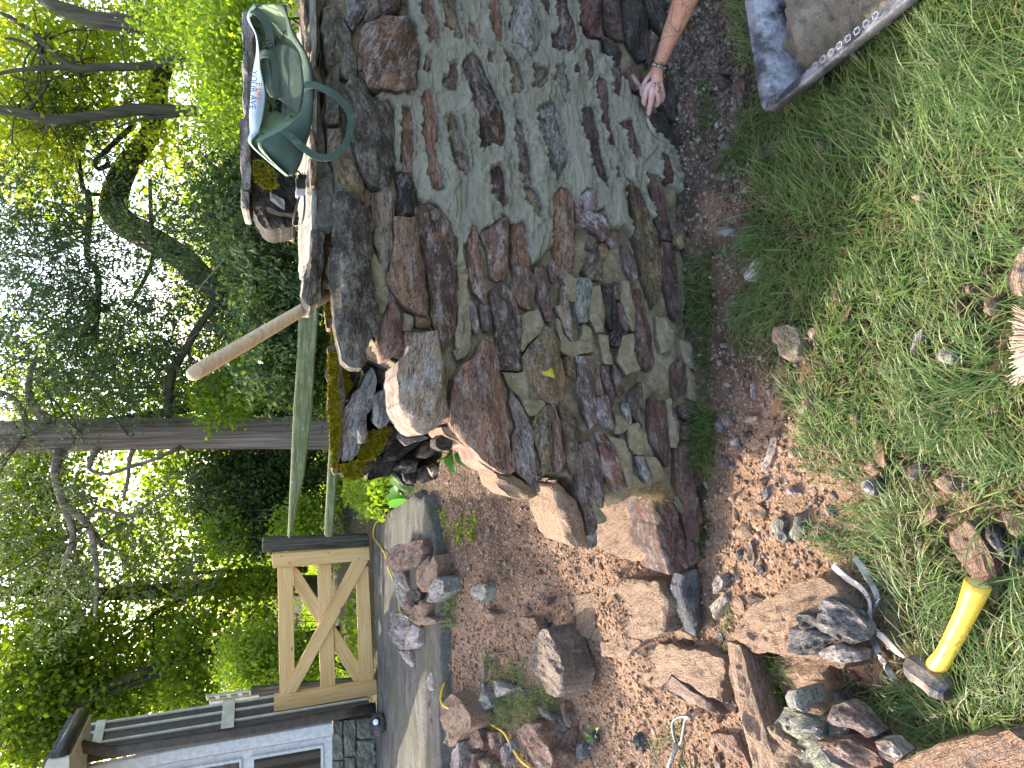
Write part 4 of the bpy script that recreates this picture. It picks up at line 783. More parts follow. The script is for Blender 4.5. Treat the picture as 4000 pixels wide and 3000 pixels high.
# front wall boards around two windows
hb([(-540,570),(0,462),(845,318),(845,385),(0,525),(-540,640)], HY, .06, 'corner_board')
hb([(-540,643),(0,529),(845,388),(845,900),(-540,900)], HY + .05, .05, 'wall')
hb([(395,505),(795,437),(800,900),(395,900)], HY + .02, .05, 'window_frame'); hb([(412,520),(780,457),(780,900),(412,900)], HY + .015, .01, 'pane', GLASS)
hb([(-400,640),(345,515),(350,900),(-400,900)], HY + .02, .05, 'window_frame'); hb([(-380,655),(330,535),(332,900),(-380,900)], HY + .015, .01, 'pane', GLASS)
XS = c0.x + .05
def sideq(yz, name, mat, x=XS, th=.05, bevel=.002): return prism(name, [(x, y, z) for y, z in yz], (-th, 0, 0), mat, house, bevel)
zt = onX(*Z_([(900, 1440)])[0], XS).z
y_far = onX(*Z_([(2100, 1075)])[0], XS).y
sideq([(HY + .03, .5), (y_far, .5), (y_far, zt + .25), (HY + .03, zt + .25)], 'side_panel', DKP)
for (a0, a1) in [((1100, 1245), (1030, 1250)), ((1900, 1190), (1060, 1305)), ((1960, 1270), (940, 1410))]:
    yy = onX(*Z_([a0])[0], XS).y; sideq([(yy - .012, .5), (yy + .012, .5), (yy + .012, zt + .2), (yy - .012, zt + .2)], 'batten', CREAM, XS + .018, .017)
sideq([(HY + .05, zt + .0), (y_far, zt + .05), (y_far, zt + .12), (HY + .05, zt + .07)], 'trim_board', CREAM, XS + .022, .02)
zc = onX(*T_([(270, 290)])[0], XS).z; sideq([(HY + .05, zc - .05), (y_far, zc - .05), (y_far, zc + .05), (HY + .05, zc + .05)], 'trim_board', CREAM, XS + .03, .02)
# eave, gutter, roof
XE = XS + .28; pe = onX(*Z_([(600, 1400)])[0], XE); pf = onX(*Z_([(1020, 1140)])[0], XE); ze = pe.z
prism('soffit', [(XE - .02, pe.y - .3, ze - .06), (XE - .02, pf.y, ze - .06), (XS - 1.6, pf.y, ze - .06), (XS - 1.6, pe.y - .3, ze - .06)], (0, 0, .02), CREAM, house)
tube('gutter', [Vector((XE, pe.y - .32, ze)), Vector((XE, pf.y, ze))], [.05, .05], BROWN, 8, house)
for i in range(9):
    y = pe.y - .3 + (pf.y - pe.y + .3) * i / 9; d_ = (pf.y - pe.y + .3) / 9
    prism('shingle', [(XE, y, ze + .05), (XE, y + d_ - .006, ze + .05), (XE - 1.5, y + d_ - .006, ze + .75), (XE - 1.5, y, ze + .75)], (0, 0, .03 + .004 * (i % 2)), SHING, house)
prism('fascia', [(XE + .02, pe.y - .34, ze - .07), (XS - 1.6, pe.y - .34, ze - .07), (XS - 1.6, pe.y - .34, ze + .72), (XE + .02, pe.y - .34, ze + .06)], (0, .03, 0), CREAM, house)
dp = [onY(x, y, Y) for (x, y), Y in zip([(262, 2905), (310, 2913), (420, 2935), (470, 2932), (1000, 2850), (1338, 2786), (1466, 2764)], [pe.y - .05, 5.9, 5.93, 5.93, 5.93, 5.93, 5.93])]
tube('downspout', dp, [.045] * 7, BROWN, 10, house)
for pts in [[(848,307),(900,308),(903,520),(848,525)],[(906,305),(970,300),(975,500),(910,505)],[(980,295),(1060,290),(1065,400),(1000,410),(980,400)],[(848,530),(900,530),(900,700),(848,700)],[(912,512),(965,510),(965,700),(912,700)],[(980,415),(1080,410),(1085,700),(980,700)],[(1060,400),(1100,330),(1105,410),(1080,450)]]:
    stone('foundation_stone', [onY(x, y, HY + .03) for x, y in T_(pts)], (0, -1, 0), .2, 'n', bulge=.03, rough=.01, parent=house, dens=.04, dark=.4)
hb([(846,290),(1110,280),(1110,900),(846,900)], HY + .1, .1, 'foundation', OLDM)
lm = empty('garden_light', tuple(onZ(1500, 2832, ZS)), 'dark rock shaped garden spotlight with round white lens by the house', 'lamp')
LB = mat_simple('lamp_rock', (.03, .026, .026), (.09, .08, .08), sc=25, rough=.7, bump=.01)
stone('housing', [onY(x, y, 5.55) for x, y in T_([(1040,330),(1060,285),(1110,272),(1140,300),(1142,350),(1110,385),(1070,390),(1045,360)])], (.2, -1, .5), .12, 'd', bulge=.035, rough=.01, parent=lm, mat=LB)
pc = onY(*T_([(1085, 308)])[0], 5.50); dv = Vector((.25, -1, .35)).normalized()
tube('bezel', [pc, pc + dv * .02], [.036, .034], IRON, 16, lm); LENS = mat_simple('white_lens', (.6, .65, .7), (.75, .78, .8), rough=.2); tube('lens', [pc + dv * .018, pc + dv * .026], [.025, .02], LENS, 14, lm)
GRNW = mat_simple('algae_wood', (.16, .18, .09), (.30, .32, .2), sc=14); PALE = mat_simple('pale_rail', (.42, .42, .36), (.58, .58, .5), sc=10)
tr = empty('trellis', tuple(onY(1000, 2700, 6.95)), 'pale slatted trellis with green weathered blocks behind the house side', 'trellis')
for q in [[(145,172),(395,140),(398,165),(150,192)],[(165,200),(440,163),(443,186),(168,222)]]: prism('rail', [onY(x, y, 6.95) for x, y in T_(q)], (0, .05, 0), PALE, tr, .003)
for i in range(4):
    prism('block', [onY(x, y, 6.93) for x, y in T_([(160 + 62 * i, 182 - 8 * i), (195 + 62 * i, 178 - 8 * i), (200 + 62 * i, 192 - 8 * i), (165 + 62 * i, 196 - 8 * i)])], (0, .06, 0), GRNW, tr, .003)
prism('post', [onY(x, y, 6.97) for x, y in T_([(395, 125), (1100, 60), (1100, 100), (400, 185)])], (0, .05, 0), GREYW, tr, .004)

# ================================================================ TREES
L_CED = mat_leaf('cedar_leaf', [(.03, .06, .026), (.05, .09, .036), (.075, .12, .04), (.035, .07, .042)], .4, .6)
L_CED2 = mat_leaf('cedar_leaf_pale', [(.07, .095, .045), (.10, .125, .055), (.055, .09, .04), (.14, .15, .08)], .4, .6)
L_YEL = mat_leaf('yellow_leaf', [(.22, .32, .04), (.32, .38, .06), (.16, .27, .04), (.42, .37, .06), (.14, .24, .04)], .62)
L_GRN = mat_leaf('maple_leaf', [(.07, .13, .018), (.13, .21, .025), (.20, .27, .03), (.05, .09, .015), (.24, .27, .04)], .6)
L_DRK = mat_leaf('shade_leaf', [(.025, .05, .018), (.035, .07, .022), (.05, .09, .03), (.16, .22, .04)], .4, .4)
L_BRT = mat_leaf('hedge_leaf', [(.14, .24, .03), (.22, .32, .04), (.10, .19, .03), (.30, .36, .05)], .55)
BARKC = mat_bark('cedar_bark', (.13, .10, .085), (.36, .29, .25), st=(1, 1, .03), sc=24); BARKD = mat_bark('dark_bark', (.022, .018, .014), (.07, .06, .045), sc=18, moss=.6); BARKG = mat_bark('grey_bark', (.06, .055, .04), (.14, .125, .095), sc=22, moss=.3)
def ptube(name, pts, mat, parent, seg=8, k=4, floor=None):
    """limb through (pixel x, pixel y, depth Y, pixel radius)"""
    sp = spline(pts, k); P = [onY(p[0], p[1], p[2]) for p in sp]; rad = [max(.004, p[3] / F * p[2] * .98) for p in sp]
    return tube(name, P, rad, mat, seg, parent)
def tree(name, trunk, limbs, bark, label, group=None, trunk_to_ground=True):
    P0 = onY(trunk[0][0], trunk[0][1], trunk[0][2])
    root = empty(name, (P0.x, P0.y, .4 if trunk_to_ground else P0.z), label, 'tree', group)
    tk = [onY(*p[:3]) for p in trunk]; o = ptube('trunk', trunk, bark, root, 12, 5)
    if trunk_to_ground and P0.z > .55: tube('trunk', [Vector((P0.x + .1, P0.y, .3)), P0], [trunk[0][3] / F * trunk[0][2] * 1.25, trunk[0][3] / F * trunk[0][2]], bark, 12, root)
    for l in limbs: ptube('branch', l, bark, root, 6, 4)
    return root
def scatter_clusters(ells, n):
    w = np.array([e[3] * e[4] * e[5] for e in ells]); w = w / w.sum(); k = rng.choice(len(ells), n, p=w); C = np.array([onY(e[0], e[1], e[2]) for e in ells])[k]; Rr = np.array([e[3:6] for e in ells])[k]
    d = rng.normal(0, 1, (n, 3)); d /= np.linalg.norm(d, axis=1)[:, None]; r = rng.random(n)[:, None] ** .45
    return C + d * r * Rr
def leaves(name, root, C, per, spread, size, mat, asp=.62, kind=None, droop=0.0, label=None):
    n = len(C) * per; P = np.repeat(C, per, 0) + rng.normal(0, 1, (n, 3)) * np.array(spread); a = rng.normal(0, 1, (n, 3)); a[:, 2] -= droop; a /= np.linalg.norm(a, axis=1)[:, None]
    b = np.cross(a, rng.normal(0, 1, (n, 3))); b /= np.linalg.norm(b, axis=1)[:, None]; c = np.cross(a, b); s = (size * rng.uniform(.55, 1.35, n))[:, None]
    V = np.stack([P - a * s, P + b * s * asp - a * s * .1 + c * s * .12, P + a * s, P - b * s * asp - a * s * .1 + c * s * .12], 1).reshape(-1, 3); f = np.arange(n * 4).reshape(-1, 4)
    if root is not None: V = V - np.array(root.location)
    o = mk_np(name, V, f, mat); 
    if root is not None: o.parent = root
    return o
def cedar(name, root, C, per, mat, L=.10, spread=.06):
    """feathery sprays: thin scale-leaf blades fanned round drooping twig tips"""
    m = len(C); D = rng.normal(0, 1, (m, 3)); D[:, 2] -= .5; D /= np.linalg.norm(D, axis=1)[:, None]; n = m * per
    Dn = np.repeat(D, per, 0); tt = rng.uniform(0, 1, n)[:, None]; P = np.repeat(C, per, 0) + Dn * tt * L * 2.2 + rng.normal(0, spread * .35, (n, 3))
    a = Dn + rng.normal(0, .55, (n, 3)); a /= np.linalg.norm(a, axis=1)[:, None]; b = np.cross(a, rng.normal(0, 1, (n, 3))); b /= np.linalg.norm(b, axis=1)[:, None]
    l = (L * rng.uniform(.35, .9, n))[:, None]; w = l * .13
    V = np.stack([P - b * w * .5, P + a * l * .5 + b * w, P + a * l, P + a * l * .5 - b * w], 1).reshape(-1, 3)
    if root is not None: V = V - np.array(root.location)
    o = mk_np(name, V, np.arange(n * 4).reshape(-1, 4), mat); 
    if root is not None: o.parent = root
    return o
def twigs(root, C, n, src, bark, r=.008, wob=.12):
    """thin limbs from points on the tree (pixel,Y) out to leaf clusters"""
    S_ = [onY(*s) for s in src]; V = []
    for i in range(n):
        q = Vector(C[rng.integers(len(C))]); s = min(S_, key=lambda p: (p - q).length + random.random() * .6); mid = (q + s) / 2 + Vector(rng.normal(0, wob, 3)); pts = [Vector(p) for p in spline([s, (s + mid) / 2 + Vector(rng.normal(0, wob * .5, 3)), mid, (mid + q) / 2 + Vector(rng.normal(0, wob * .5, 3)), q], 3)]
        k = len(pts); tube('branch', pts, [r * (1.25 - j / k) + .0025 for j in range(k)], bark, 4, root)
# big straight cedar
t1 = tree('cedar_tree', [(1345, 1692, 8.6, 66), (1000, 1692, 8.6, 60), (600, 1694, 8.6, 58), (300, 1700, 8.6, 57), (-200, 1712, 8.6, 52), (-700, 1715, 8.7, 40), (-1200, 1715, 8.8, 26)],
          [[(235, 1765, 8.5, 20), (215, 1850, 8.3, 14), (235, 1930, 8.2, 13), (260, 2000, 8.2, 13), (285, 2080, 8.2, 11), (270, 2150, 8.2, 9), (240, 2230, 8.2, 6)], [(245, 1965, 8.2, 12), (310, 2015, 8.1, 14), (350, 2060, 8.1, 12), (368, 2150, 8.1, 11), (380, 2260, 8.1, 8), (370, 2400, 8.1, 5)],
           [(385, 1750, 8.4, 10), (350, 1810, 8.3, 8), (360, 1840, 8.3, 6), (430, 1850, 8.2, 6), (520, 1820, 8.2, 7), (600, 1795, 8.2, 7), (700, 1750, 8.4, 8)], [(520, 1755, 8.4, 9), (505, 1800, 8.4, 7), (500, 1870, 8.3, 6), (480, 1960, 8.2, 4)],
           [(190, 1640, 8.5, 18), (130, 1590, 8.4, 14), (110, 1500, 8.3, 10), (140, 1400, 8.2, 7)], [(100, 1640, 8.5, 10), (60, 1560, 8.3, 8), (0, 1530, 8.2, 6)], [(330, 2025, 8.1, 6), (400, 1990, 8.1, 7), (500, 2015, 8.1, 8), (560, 1980, 8.1, 6), (680, 1900, 8.1, 4)]],
          BARKC, 'large straight reddish cedar trunk right of the gate')
C = scatter_clusters([(250, 1900, 8.0, .5, .5, .35), (120, 1500, 8.0, .7, .5, .4), (300, 1500, 8.1, .5, .5, .5), (280, 1690, 7.9, .3, .2, .22), (450, 2150, 8.1, .7, .5, .5), (200, 2250, 8.2, .8, .5, .4), (650, 1950, 8.1, .5, .4, .35), (-150, 1900, 8.3, 1.5, .8, .6), (750, 2150, 8.2, .7, .5, .4)], 1200)
cedar('crown', t1, C, 13, L_CED2, .085); twigs(t1, C, 26, [(300, 1690, 8.4), (500, 1700, 8.4), (100, 1700, 8.4), (350, 2060, 8.1), (700, 1740, 8.4), (280, 2080, 8.2)], BARKG)
# mossy arching cedar in the middle
t2 = tree('cedar_tree', [(1150, 1330, 9.6, 40), (900, 1180, 9.5, 40), (700, 1000, 9.4, 44), (470, 860, 9.2, 48), (450, 760, 9.2, 44), (500, 640, 9.2, 38), (565, 560, 9.2, 34), (600, 480, 9.2, 36), (610, 380, 9.2, 36), (630, 280, 9.2, 34), (680, 190, 9.2, 26), (720, 100, 9.2, 14)],
          [[(886, 850, 7.4, 8), (881, 953, 7.4, 9), (888, 1007, 7.4, 10), (863, 1061, 7.4, 12), (868, 1134, 7.5, 12), (814, 1220, 7.6, 13), (768, 1288, 7.7, 14), (723, 1369, 7.8, 14), (672, 1450, 7.9, 15), (660, 1530, 8.0, 15), (656, 1625, 8.2, 15)],
           [(340, 740, 8.6, 9), (350, 820, 8.6, 12), (345, 900, 8.6, 10), (340, 1000, 8.5, 10), (380, 1060, 8.4, 10), (385, 1170, 8.3, 9), (372, 1330, 8.3, 8)], [(585, 700, 8.6, 6), (590, 860, 8.5, 8), (598, 1000, 8.5, 8), (560, 1100, 8.5, 7), (500, 1200, 8.4, 5)],
           [(310, 620, 8.8, 4), (330, 745, 8.8, 8), (390, 760, 8.8, 6)], [(430, 640, 8.8, 10), (385, 660, 8.8, 8), (370, 630, 8.8, 6), (400, 600, 8.8, 8), (520, 490, 9.0, 10)]],
          BARKD, 'dark mossy cedar arching up to the right behind the wall', trunk_to_ground=True)
C = scatter_clusters([(120, 900, 8.0, .7, .6, .5), (330, 1080, 8.0, .8, .6, .6), (540, 900, 8.3, .5, .5, .5), (700, 1150, 8.0, .8, .6, .55), (880, 1250, 7.8, .7, .6, .4), (430, 1380, 8.0, .8, .6, .6), (180, 1250, 8.0, .8, .6, .5), (900, 950, 7.8, .7, .6, .5), (760, 780, 8.2, .6, .5, .5), (300, 480, 8.6, .55, .4, .3), (420, 620, 8.8, .4, .4, .3), (850, 600, 8.4, .5, .4, .4), (1000, 1100, 7.6, .6, .5, .4), (-150, 1000, 8.6, 1.4, .8, .6), (1050, 800, 7.6, .6, .5, .4), (640, 1450, 8.2, .6, .5, .5), (960, 900, 6.0, .4, .25, .35), (1050, 1080, 5.8, .45, .25, .3), (1000, 1330, 5.9, .45, .25, .3)], 3500)
cedar('crown', t2, C, 15, L_CED, .095); twigs(t2, C, 55, [(340, 900, 8.6), (590, 860, 8.6), (868, 1134, 7.5), (720, 1369, 7.8), (470, 860, 9.0), (881, 953, 7.4), (380, 1170, 8.3)], BARKG, .007)
# leaning tree, upper right
t3 = tree('leaning_tree', [(865, 245, 7.6, 34), (790, 180, 7.6, 30), (700, 130, 7.6, 30), (600, 108, 7.6, 30), (480, 88, 7.6, 30), (370, 78, 7.6, 28), (290, 50, 7.6, 26), (200, 15, 7.6, 22), (60, -80, 7.6, 18), (-200, -200, 7.6, 12)],
          [[(850, 245, 7.7, 20), (770, 228, 7.8, 17), (680, 232, 7.9, 15), (560, 258, 8, 15), (400, 262, 8, 14), (280, 262, 8, 13), (160, 160, 8, 10), (60, 80, 8, 8), (0, 50, 8, 6)], [(520, -20, 7.4, 10), (560, 50, 7.4, 15), (620, 95, 7.5, 14), (680, 110, 7.5, 12)], [(280, 262, 8, 11), (180, 265, 8, 9), (60, 275, 8, 7), (-60, 300, 8, 5)], [(200, 250, 8, 6), (100, 170, 8, 6), (20, 150, 8, 5)]],
          BARKG, 'grey tree leaning up and right beyond the green bag', trunk_to_ground=True)
t4 = tree('slender_tree', [(960, 445, 8.2, 17), (850, 438, 8.2, 20), (700, 432, 8.2, 20), (540, 428, 8.2, 21), (450, 440, 8.2, 19), (340, 458, 8.2, 19), (200, 470, 8.2, 18), (80, 440, 8.2, 16), (-100, 420, 8.2, 13), (-400, 420, 8.2, 8)],
          [[(700, 450, 8.2, 8), (600, 458, 8.2, 7), (530, 470, 8.2, 5), (450, 500, 8.2, 3)], [(100, 445, 8.2, 8), (150, 380, 8.2, 6), (180, 330, 8.2, 5), (120, 320, 8.2, 4), (0, 280, 8.2, 3)]],
          BARKG, 'slender upright tree with a gently bent trunk above the bag')
C = scatter_clusters([(150, 100, 8.6, 1.1, .8, .8), (350, 250, 9, .8, .8, .6), (100, 450, 9, 1.0, .8, .6), (500, 250, 9, .7, .6, .5), (350, 500, 9.3, .5, .5, .4), (600, 50, 8.2, .9, .6, .5)], 760)
leaves('crown', t3, C, 22, (.10, .10, .08), .031, L_YEL); twigs(t3, C, 34, [(300, 60, 7.6), (500, 90, 7.6), (700, 235, 7.8), (300, 262, 8.0), (160, 160, 8)], BARKG, .006)
C = scatter_clusters([(100, 550, 9, .8, .7, .6), (200, 700, 9, .8, .7, .5), (620, 560, 9, .5, .6, .5), (50, 350, 9, .7, .6, .5)], 360)
leaves('crown', t4, C, 18, (.10, .10, .08), .030, L_YEL); twigs(t4, C, 22, [(200, 470, 8.2), (450, 440, 8.2), (60, 430, 8.2)], BARKG, .005)
# ivy-dark trunks and maple behind the gate
t5 = tree('maple_tree', [(1250, 2290, 10.5, 42), (1000, 2288, 10.5, 38), (800, 2295, 10.5, 30), (600, 2310, 10.5, 26), (400, 2320, 10.5, 22), (0, 2310, 10.5, 16), (-400, 2310, 10.5, 8)], [[(1200, 2225, 10.3, 14), (1050, 2228, 10.3, 11), (900, 2232, 10.3, 9), (700, 2240, 10.3, 6)], [(800, 2295, 10.5, 10), (600, 2400, 10.3, 8), (480, 2500, 10.2, 6)]], BARKD, 'dark ivy clad maple trunk seen above the pine gate')
C = scatter_clusters([(300, 2200, 10.5, 1.2, .9, .9), (150, 2500, 10.5, 1.3, .9, .8), (600, 2450, 10.5, 1.3, .9, .8), (850, 2350, 10.3, 1.2, .8, .7), (1000, 2500, 10, .9, .6, .5), (450, 2650, 10.5, 1.0, .9, .8), (100, 1950, 10.8, .9, .8, .8), (-200, 2400, 10.6, 1.6, .9, .8), (1000, 2250, 10.0, .6, .5, .5)], 1200)
leaves('crown', t5, C, 24, (.12, .12, .08), .033, L_GRN, .8); twigs(t5, C, 24, [(800, 2295, 10.4), (400, 2320, 10.4), (600, 2400, 10.3)], BARKD, .008)
t6 = tree('forked_tree', [(700, 2570, 9.2, 13), (620, 2600, 9.2, 13), (520, 2640, 9.2, 13), (400, 2690, 9.2, 13), (270, 2745, 9.2, 13), (130, 2800, 9.2, 12), (-100, 2900, 9.2, 8)], [[(650, 2625, 9.2, 13), (560, 2655, 9.2, 13), (450, 2700, 9.2, 12), (320, 2745, 9.2, 12), (200, 2790, 9.2, 11), (60, 2830, 9.2, 8)], [(360, 2720, 9.2, 7), (280, 2700, 9.2, 6), (190, 2710, 9.2, 4)]], BARKD, 'two thin slanting stems above the roof of the house')
C = scatter_clusters([(200, 2650, 9.5, .9, .7, .7), (120, 2850, 9.5, .8, .7, .7), (480, 2750, 9.5, .6, .6, .6), (750, 2650, 9.2, .8, .6, .4)], 1150)
leaves('crown', t6, C, 19, (.11, .11, .08), .031, L_GRN, .8)
t7 = tree('ivy_tree', [(1330, 1500, 10.5, 26), (1000, 1490, 10.5, 24), (850, 1560, 10.4, 20), (600, 1620, 10.4, 16), (300, 1660, 10.4, 12)], [[(1100, 1460, 10.3, 18), (1020, 1530, 10.3, 24), (960, 1600, 10.3, 18)]], BARKD, 'ivy covered trunk in deep shade left of the wooden handle')
C = scatter_clusters([(700, 1580, 10.6, 1.1, .8, .6), (500, 1500, 10.8, 1.2, .8, .7), (250, 1600, 11, 1.3, .9, .8), (950, 1450, 10, 1.0, .6, .5), (850, 1850, 10.8, .9, .7, .6), (1050, 1900, 10, .9, .7, .5), (650, 2050, 10.9, 1.0, .7, .6), (80, 2050, 11, 1.2, .8, .6)], 1300)
leaves('crown', t7, C, 20, (.12, .12, .08), .031, L_GRN, .75)
# understory shrubs
def shrub(name, label, ells, n, per, size, mat, spread=(.07, .07, .06), asp=.6, stems=8, cat='shrub'):
    c = onY(ells[0][0], ells[0][1], ells[0][2]); r = empty(name, (c.x, c.y, .42), label, cat); C = scatter_clusters(ells, n); leaves('foliage', r, C, per, spread, size, mat, asp)
    for i in range(stems):
        q = Vector(C[rng.integers(len(C))]); b = Vector((c.x + random.uniform(-.3, .3), c.y + random.uniform(-.2, .2), .42)); tube('stem', [Vector(p) for p in spline([b, (b + q) / 2 + Vector(rng.normal(0, .08, 3)), q], 4)], [.012 - .001 * j for j in range(9)], BARKG, 4, r)
    return r
shrub('hedge_shrub', 'bright yellow green hedge behind the canvas bag', [(800, 60, 6.0, .45, .35, .4), (900, 200, 5.6, .5, .35, .35), (960, 60, 5.3, .5, .3, .35), (880, 380, 6.2, .45, .35, .35), (1000, 300, 5.5, .5, .3, .4), (700, 30, 6.4, .4, .3, .4)], 1500, 18, .019, L_BRT)
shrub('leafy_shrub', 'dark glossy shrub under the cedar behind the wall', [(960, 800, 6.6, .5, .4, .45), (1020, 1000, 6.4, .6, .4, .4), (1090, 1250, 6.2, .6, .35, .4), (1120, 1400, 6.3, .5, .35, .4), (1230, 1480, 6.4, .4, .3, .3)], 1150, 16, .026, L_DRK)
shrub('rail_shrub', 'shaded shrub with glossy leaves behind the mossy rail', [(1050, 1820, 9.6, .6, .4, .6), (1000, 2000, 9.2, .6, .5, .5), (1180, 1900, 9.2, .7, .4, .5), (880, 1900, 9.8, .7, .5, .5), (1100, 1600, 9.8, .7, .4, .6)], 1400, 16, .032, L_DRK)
shrub('gold_shrub', 'sunlit yellow green shrub between fence rails left of the big trunk', [(1190, 2030, 8.2, .28, .25, .22), (1140, 2070, 8.4, .25, .25, .25), (880, 2080, 9, .3, .3, .3)], 330, 16, .026, L_BRT)
shrub('gate_shrub', 'pale sunlit shrub above the left end of the gate', [(1040, 2600, 7.6, .42, .35, .4), (1180, 2620, 7.6, .4, .35, .4), (960, 2560, 8, .35, .35, .35)], 620, 16, .026, L_BRT)
shrub('gap_shrub', 'lime coloured shrub glowing behind the tip of the wooden handle', [(860, 1560, 8.2, .35, .3, .3), (950, 1500, 8.0, .35, .3, .25), (1000, 620, 9, .4, .4, .4)], 420, 16, .028, L_BRT)
# far wood and ground cover
C = np.column_stack([rng.uniform(-16, 16, 3600), rng.uniform(14, 24, 3600), rng.random(3600) ** 1.2 * 3.4 + .3]); C[:, 2] += (fbm(C[:, 0] * .35, C[:, 1] * .3, 3) - .5) * 2.5
C = C[(C[:, 2] > .2) & (fbm(C[:, 0] * .8, C[:, 2] * 1.1, 3) > .42)]; fo = leaves('far_wood', None, C, 12, (.28, .28, .22), .075, L_BRT, .8); tag(fo, 'far sunlit woodland filling the background beyond the garden', kind='stuff')
C = np.column_stack([rng.uniform(-14, 14, 2400), rng.uniform(15, 24, 2400), rng.uniform(2.5, 8.5, 2400)]); k = (fbm(C[:, 0] * .7, C[:, 2] * .7, 3) > .56) & ~((C[:, 0] > 1.5) & (rng.random(2400) < .75))
fo = leaves('far_canopy', None, C[k], 16, (.28, .28, .22), .06, L_YEL, .8); tag(fo, 'far yellowing tree tops letting bright sky through', kind='stuff')
n = 5200; X = rng.uniform(-9, 6, n); Y = rng.uniform(6.6, 14, n); keep = fbm(X * .9, Y * .9, 3) > .42; X, Y = X[keep], Y[keep]; gc = np.column_stack([X, Y, gh(X, Y) + .03 + .12 * rng.random(len(X))])
fo = leaves('ground_cover', None, gc, 12, (.07, .07, .03), .028, L_BRT, .7); tag(fo, 'low green leafy ground cover beyond the walkway and fence', kind='stuff')
n = 600; X = rng.uniform(-1.1, -.3, n); Y = rng.uniform(5.2, 6.9, n); ok = ~inpoly(X, Y, poly_walk) if 'poly_walk' in globals() else np.ones(n, bool)
X, Y = X[ok], Y[ok]; gc = np.column_stack([X, Y, .47 + .15 * rng.random(len(X))])
fo = leaves('ground_cover', None, gc, 14, (.05, .05, .04), .024, L_BRT, .7); tag(fo, 'bright green weeds beside the right edge of the walkway', kind='stuff')
# broad-leaved plant at the walkway corner
def leafblade(name, base, tip, width, mat, parent, sag=.02, nrm=Vector((0, -.6, .8))):
    b, t_ = Vector(base), Vector(tip); d = t_ - b; s = d.cross(nrm).normalized(); V = []; Fc = []; n = 7
    for i in range(n + 1):
        u = i / n; w = width * math.sin(math.pi * min(.98, u * .85 + .12)) ** .8 * (1 if i < n else .05); c = b + d * u + Vector((0, 0, math.sin(math.pi * u) * sag)); lift = nrm * w * .25
        V += [c - s * w + lift, c, c + s * w + lift]
    for i in range(n): k = i * 3; Fc += [(k, k + 1, k + 4, k + 3), (k + 1, k + 2, k + 5, k + 4)]
    o = mk(name, [v - b for v in V], Fc, mat, None, True); o.location = b
    if parent: adopt(o, parent)
    return o
PLG = mat_leaf('plant_leaf', [(.08, .22, .05), (.13, .30, .07)], .45)
pl = empty('broadleaf_plant', tuple(onY(1620, 1960, 3.9)), 'broad leaved green plant at the corner of the walkway slab', 'plant')
for b, t_, w in [((1280,1200),(1150,1170),.045),((1290,1220),(1200,1100),.04),((1300,1150),(1200,1010),.035),((1320,1150),(1370,1110),.03),((1290,1210),(1180,1290),.04),((1290,1190),(1230,1140),.05)]:
    leafblade('leaf', onY(*E_([b])[0], 3.7), onY(*E_([t_])[0], 3.65), w, PLG, pl)
dn = empty('dandelion', tuple(onY(1785, 1800, 2.62)), 'small dandelion growing in the dark cavity behind the broken wall end', 'plant')
for b, t_, w in [((1700,830),(1560,790),.012),((1700,830),(1570,900),.014),((1690,800),(1660,920),.018),((1680,800),(1730,1000),.02),((1720,820),(1860,940),.016),((1740,800),(1820,880),.014),((1800,770),(1910,850),.014),((1700,800),(1640,760),.01)]:
    leafblade('leaf', onY(*E_([b])[0], 2.56), onY(*E_([t_])[0], 2.50), w, PLG, dn, .01)
wd = empty('weed', tuple(gpt(2355, 2850)), 'small lime green weed sprouting in the red soil by the hooked tool', 'plant')
for b, t_ in [((1850,1390),(1790,1340)),((1850,1390),(1830,1420)),((1880,1340),(1920,1300)),((1880,1340),(1900,1390)),((1850,1300),(1820,1280))]:
    pb, pt = [gpt(*L_([q])[0]) + Vector((0, 0, .02)) for q in (b, t_)]; leafblade('leaf', pb, pt + Vector((0, 0, .012)), .008, PLG, wd, .01, Vector((0, 0, 1)))
# ================================================================ LOOSE ROCKS
def grock(pts, code, h, label, name='rock', cat='rock', group=None, b=.02, r=.01, tilt=(0, 0), lift=0.0, dens=.018, **kw):
    cx = sum(p[0] for p in pts) / len(pts); cy = sum(p[1] for p in pts) / len(pts)
    lo = max(pts, key=lambda p: p[0]); g = gpt(min(lo[0], 3990) if lo[0] > 3990 else cx, cy)
    z = g.z + h * .8 + lift; x0_ = min(p[0] for p in pts); x1_ = max(p[0] for p in pts); P = []
    for x, y in pts:
        t_ = ((x - x0_) / (x1_ - x0_)) ** 1.3; q = onZ(x, y, z * (1 - t_) + (g.z + .12 * h + lift) * t_); q.z = z; P.append(q)
    o = stone(name, P, (0, -.06, 1), h + .02 + lift * .3, code, bulge=min(b, h * .6), rough=r, ring0=0, flare=.04, dens=dens, tilt=tilt, **kw); tag(o, label, cat, group); return o
def parts_rock(name, label, cat='rock'):
    return None
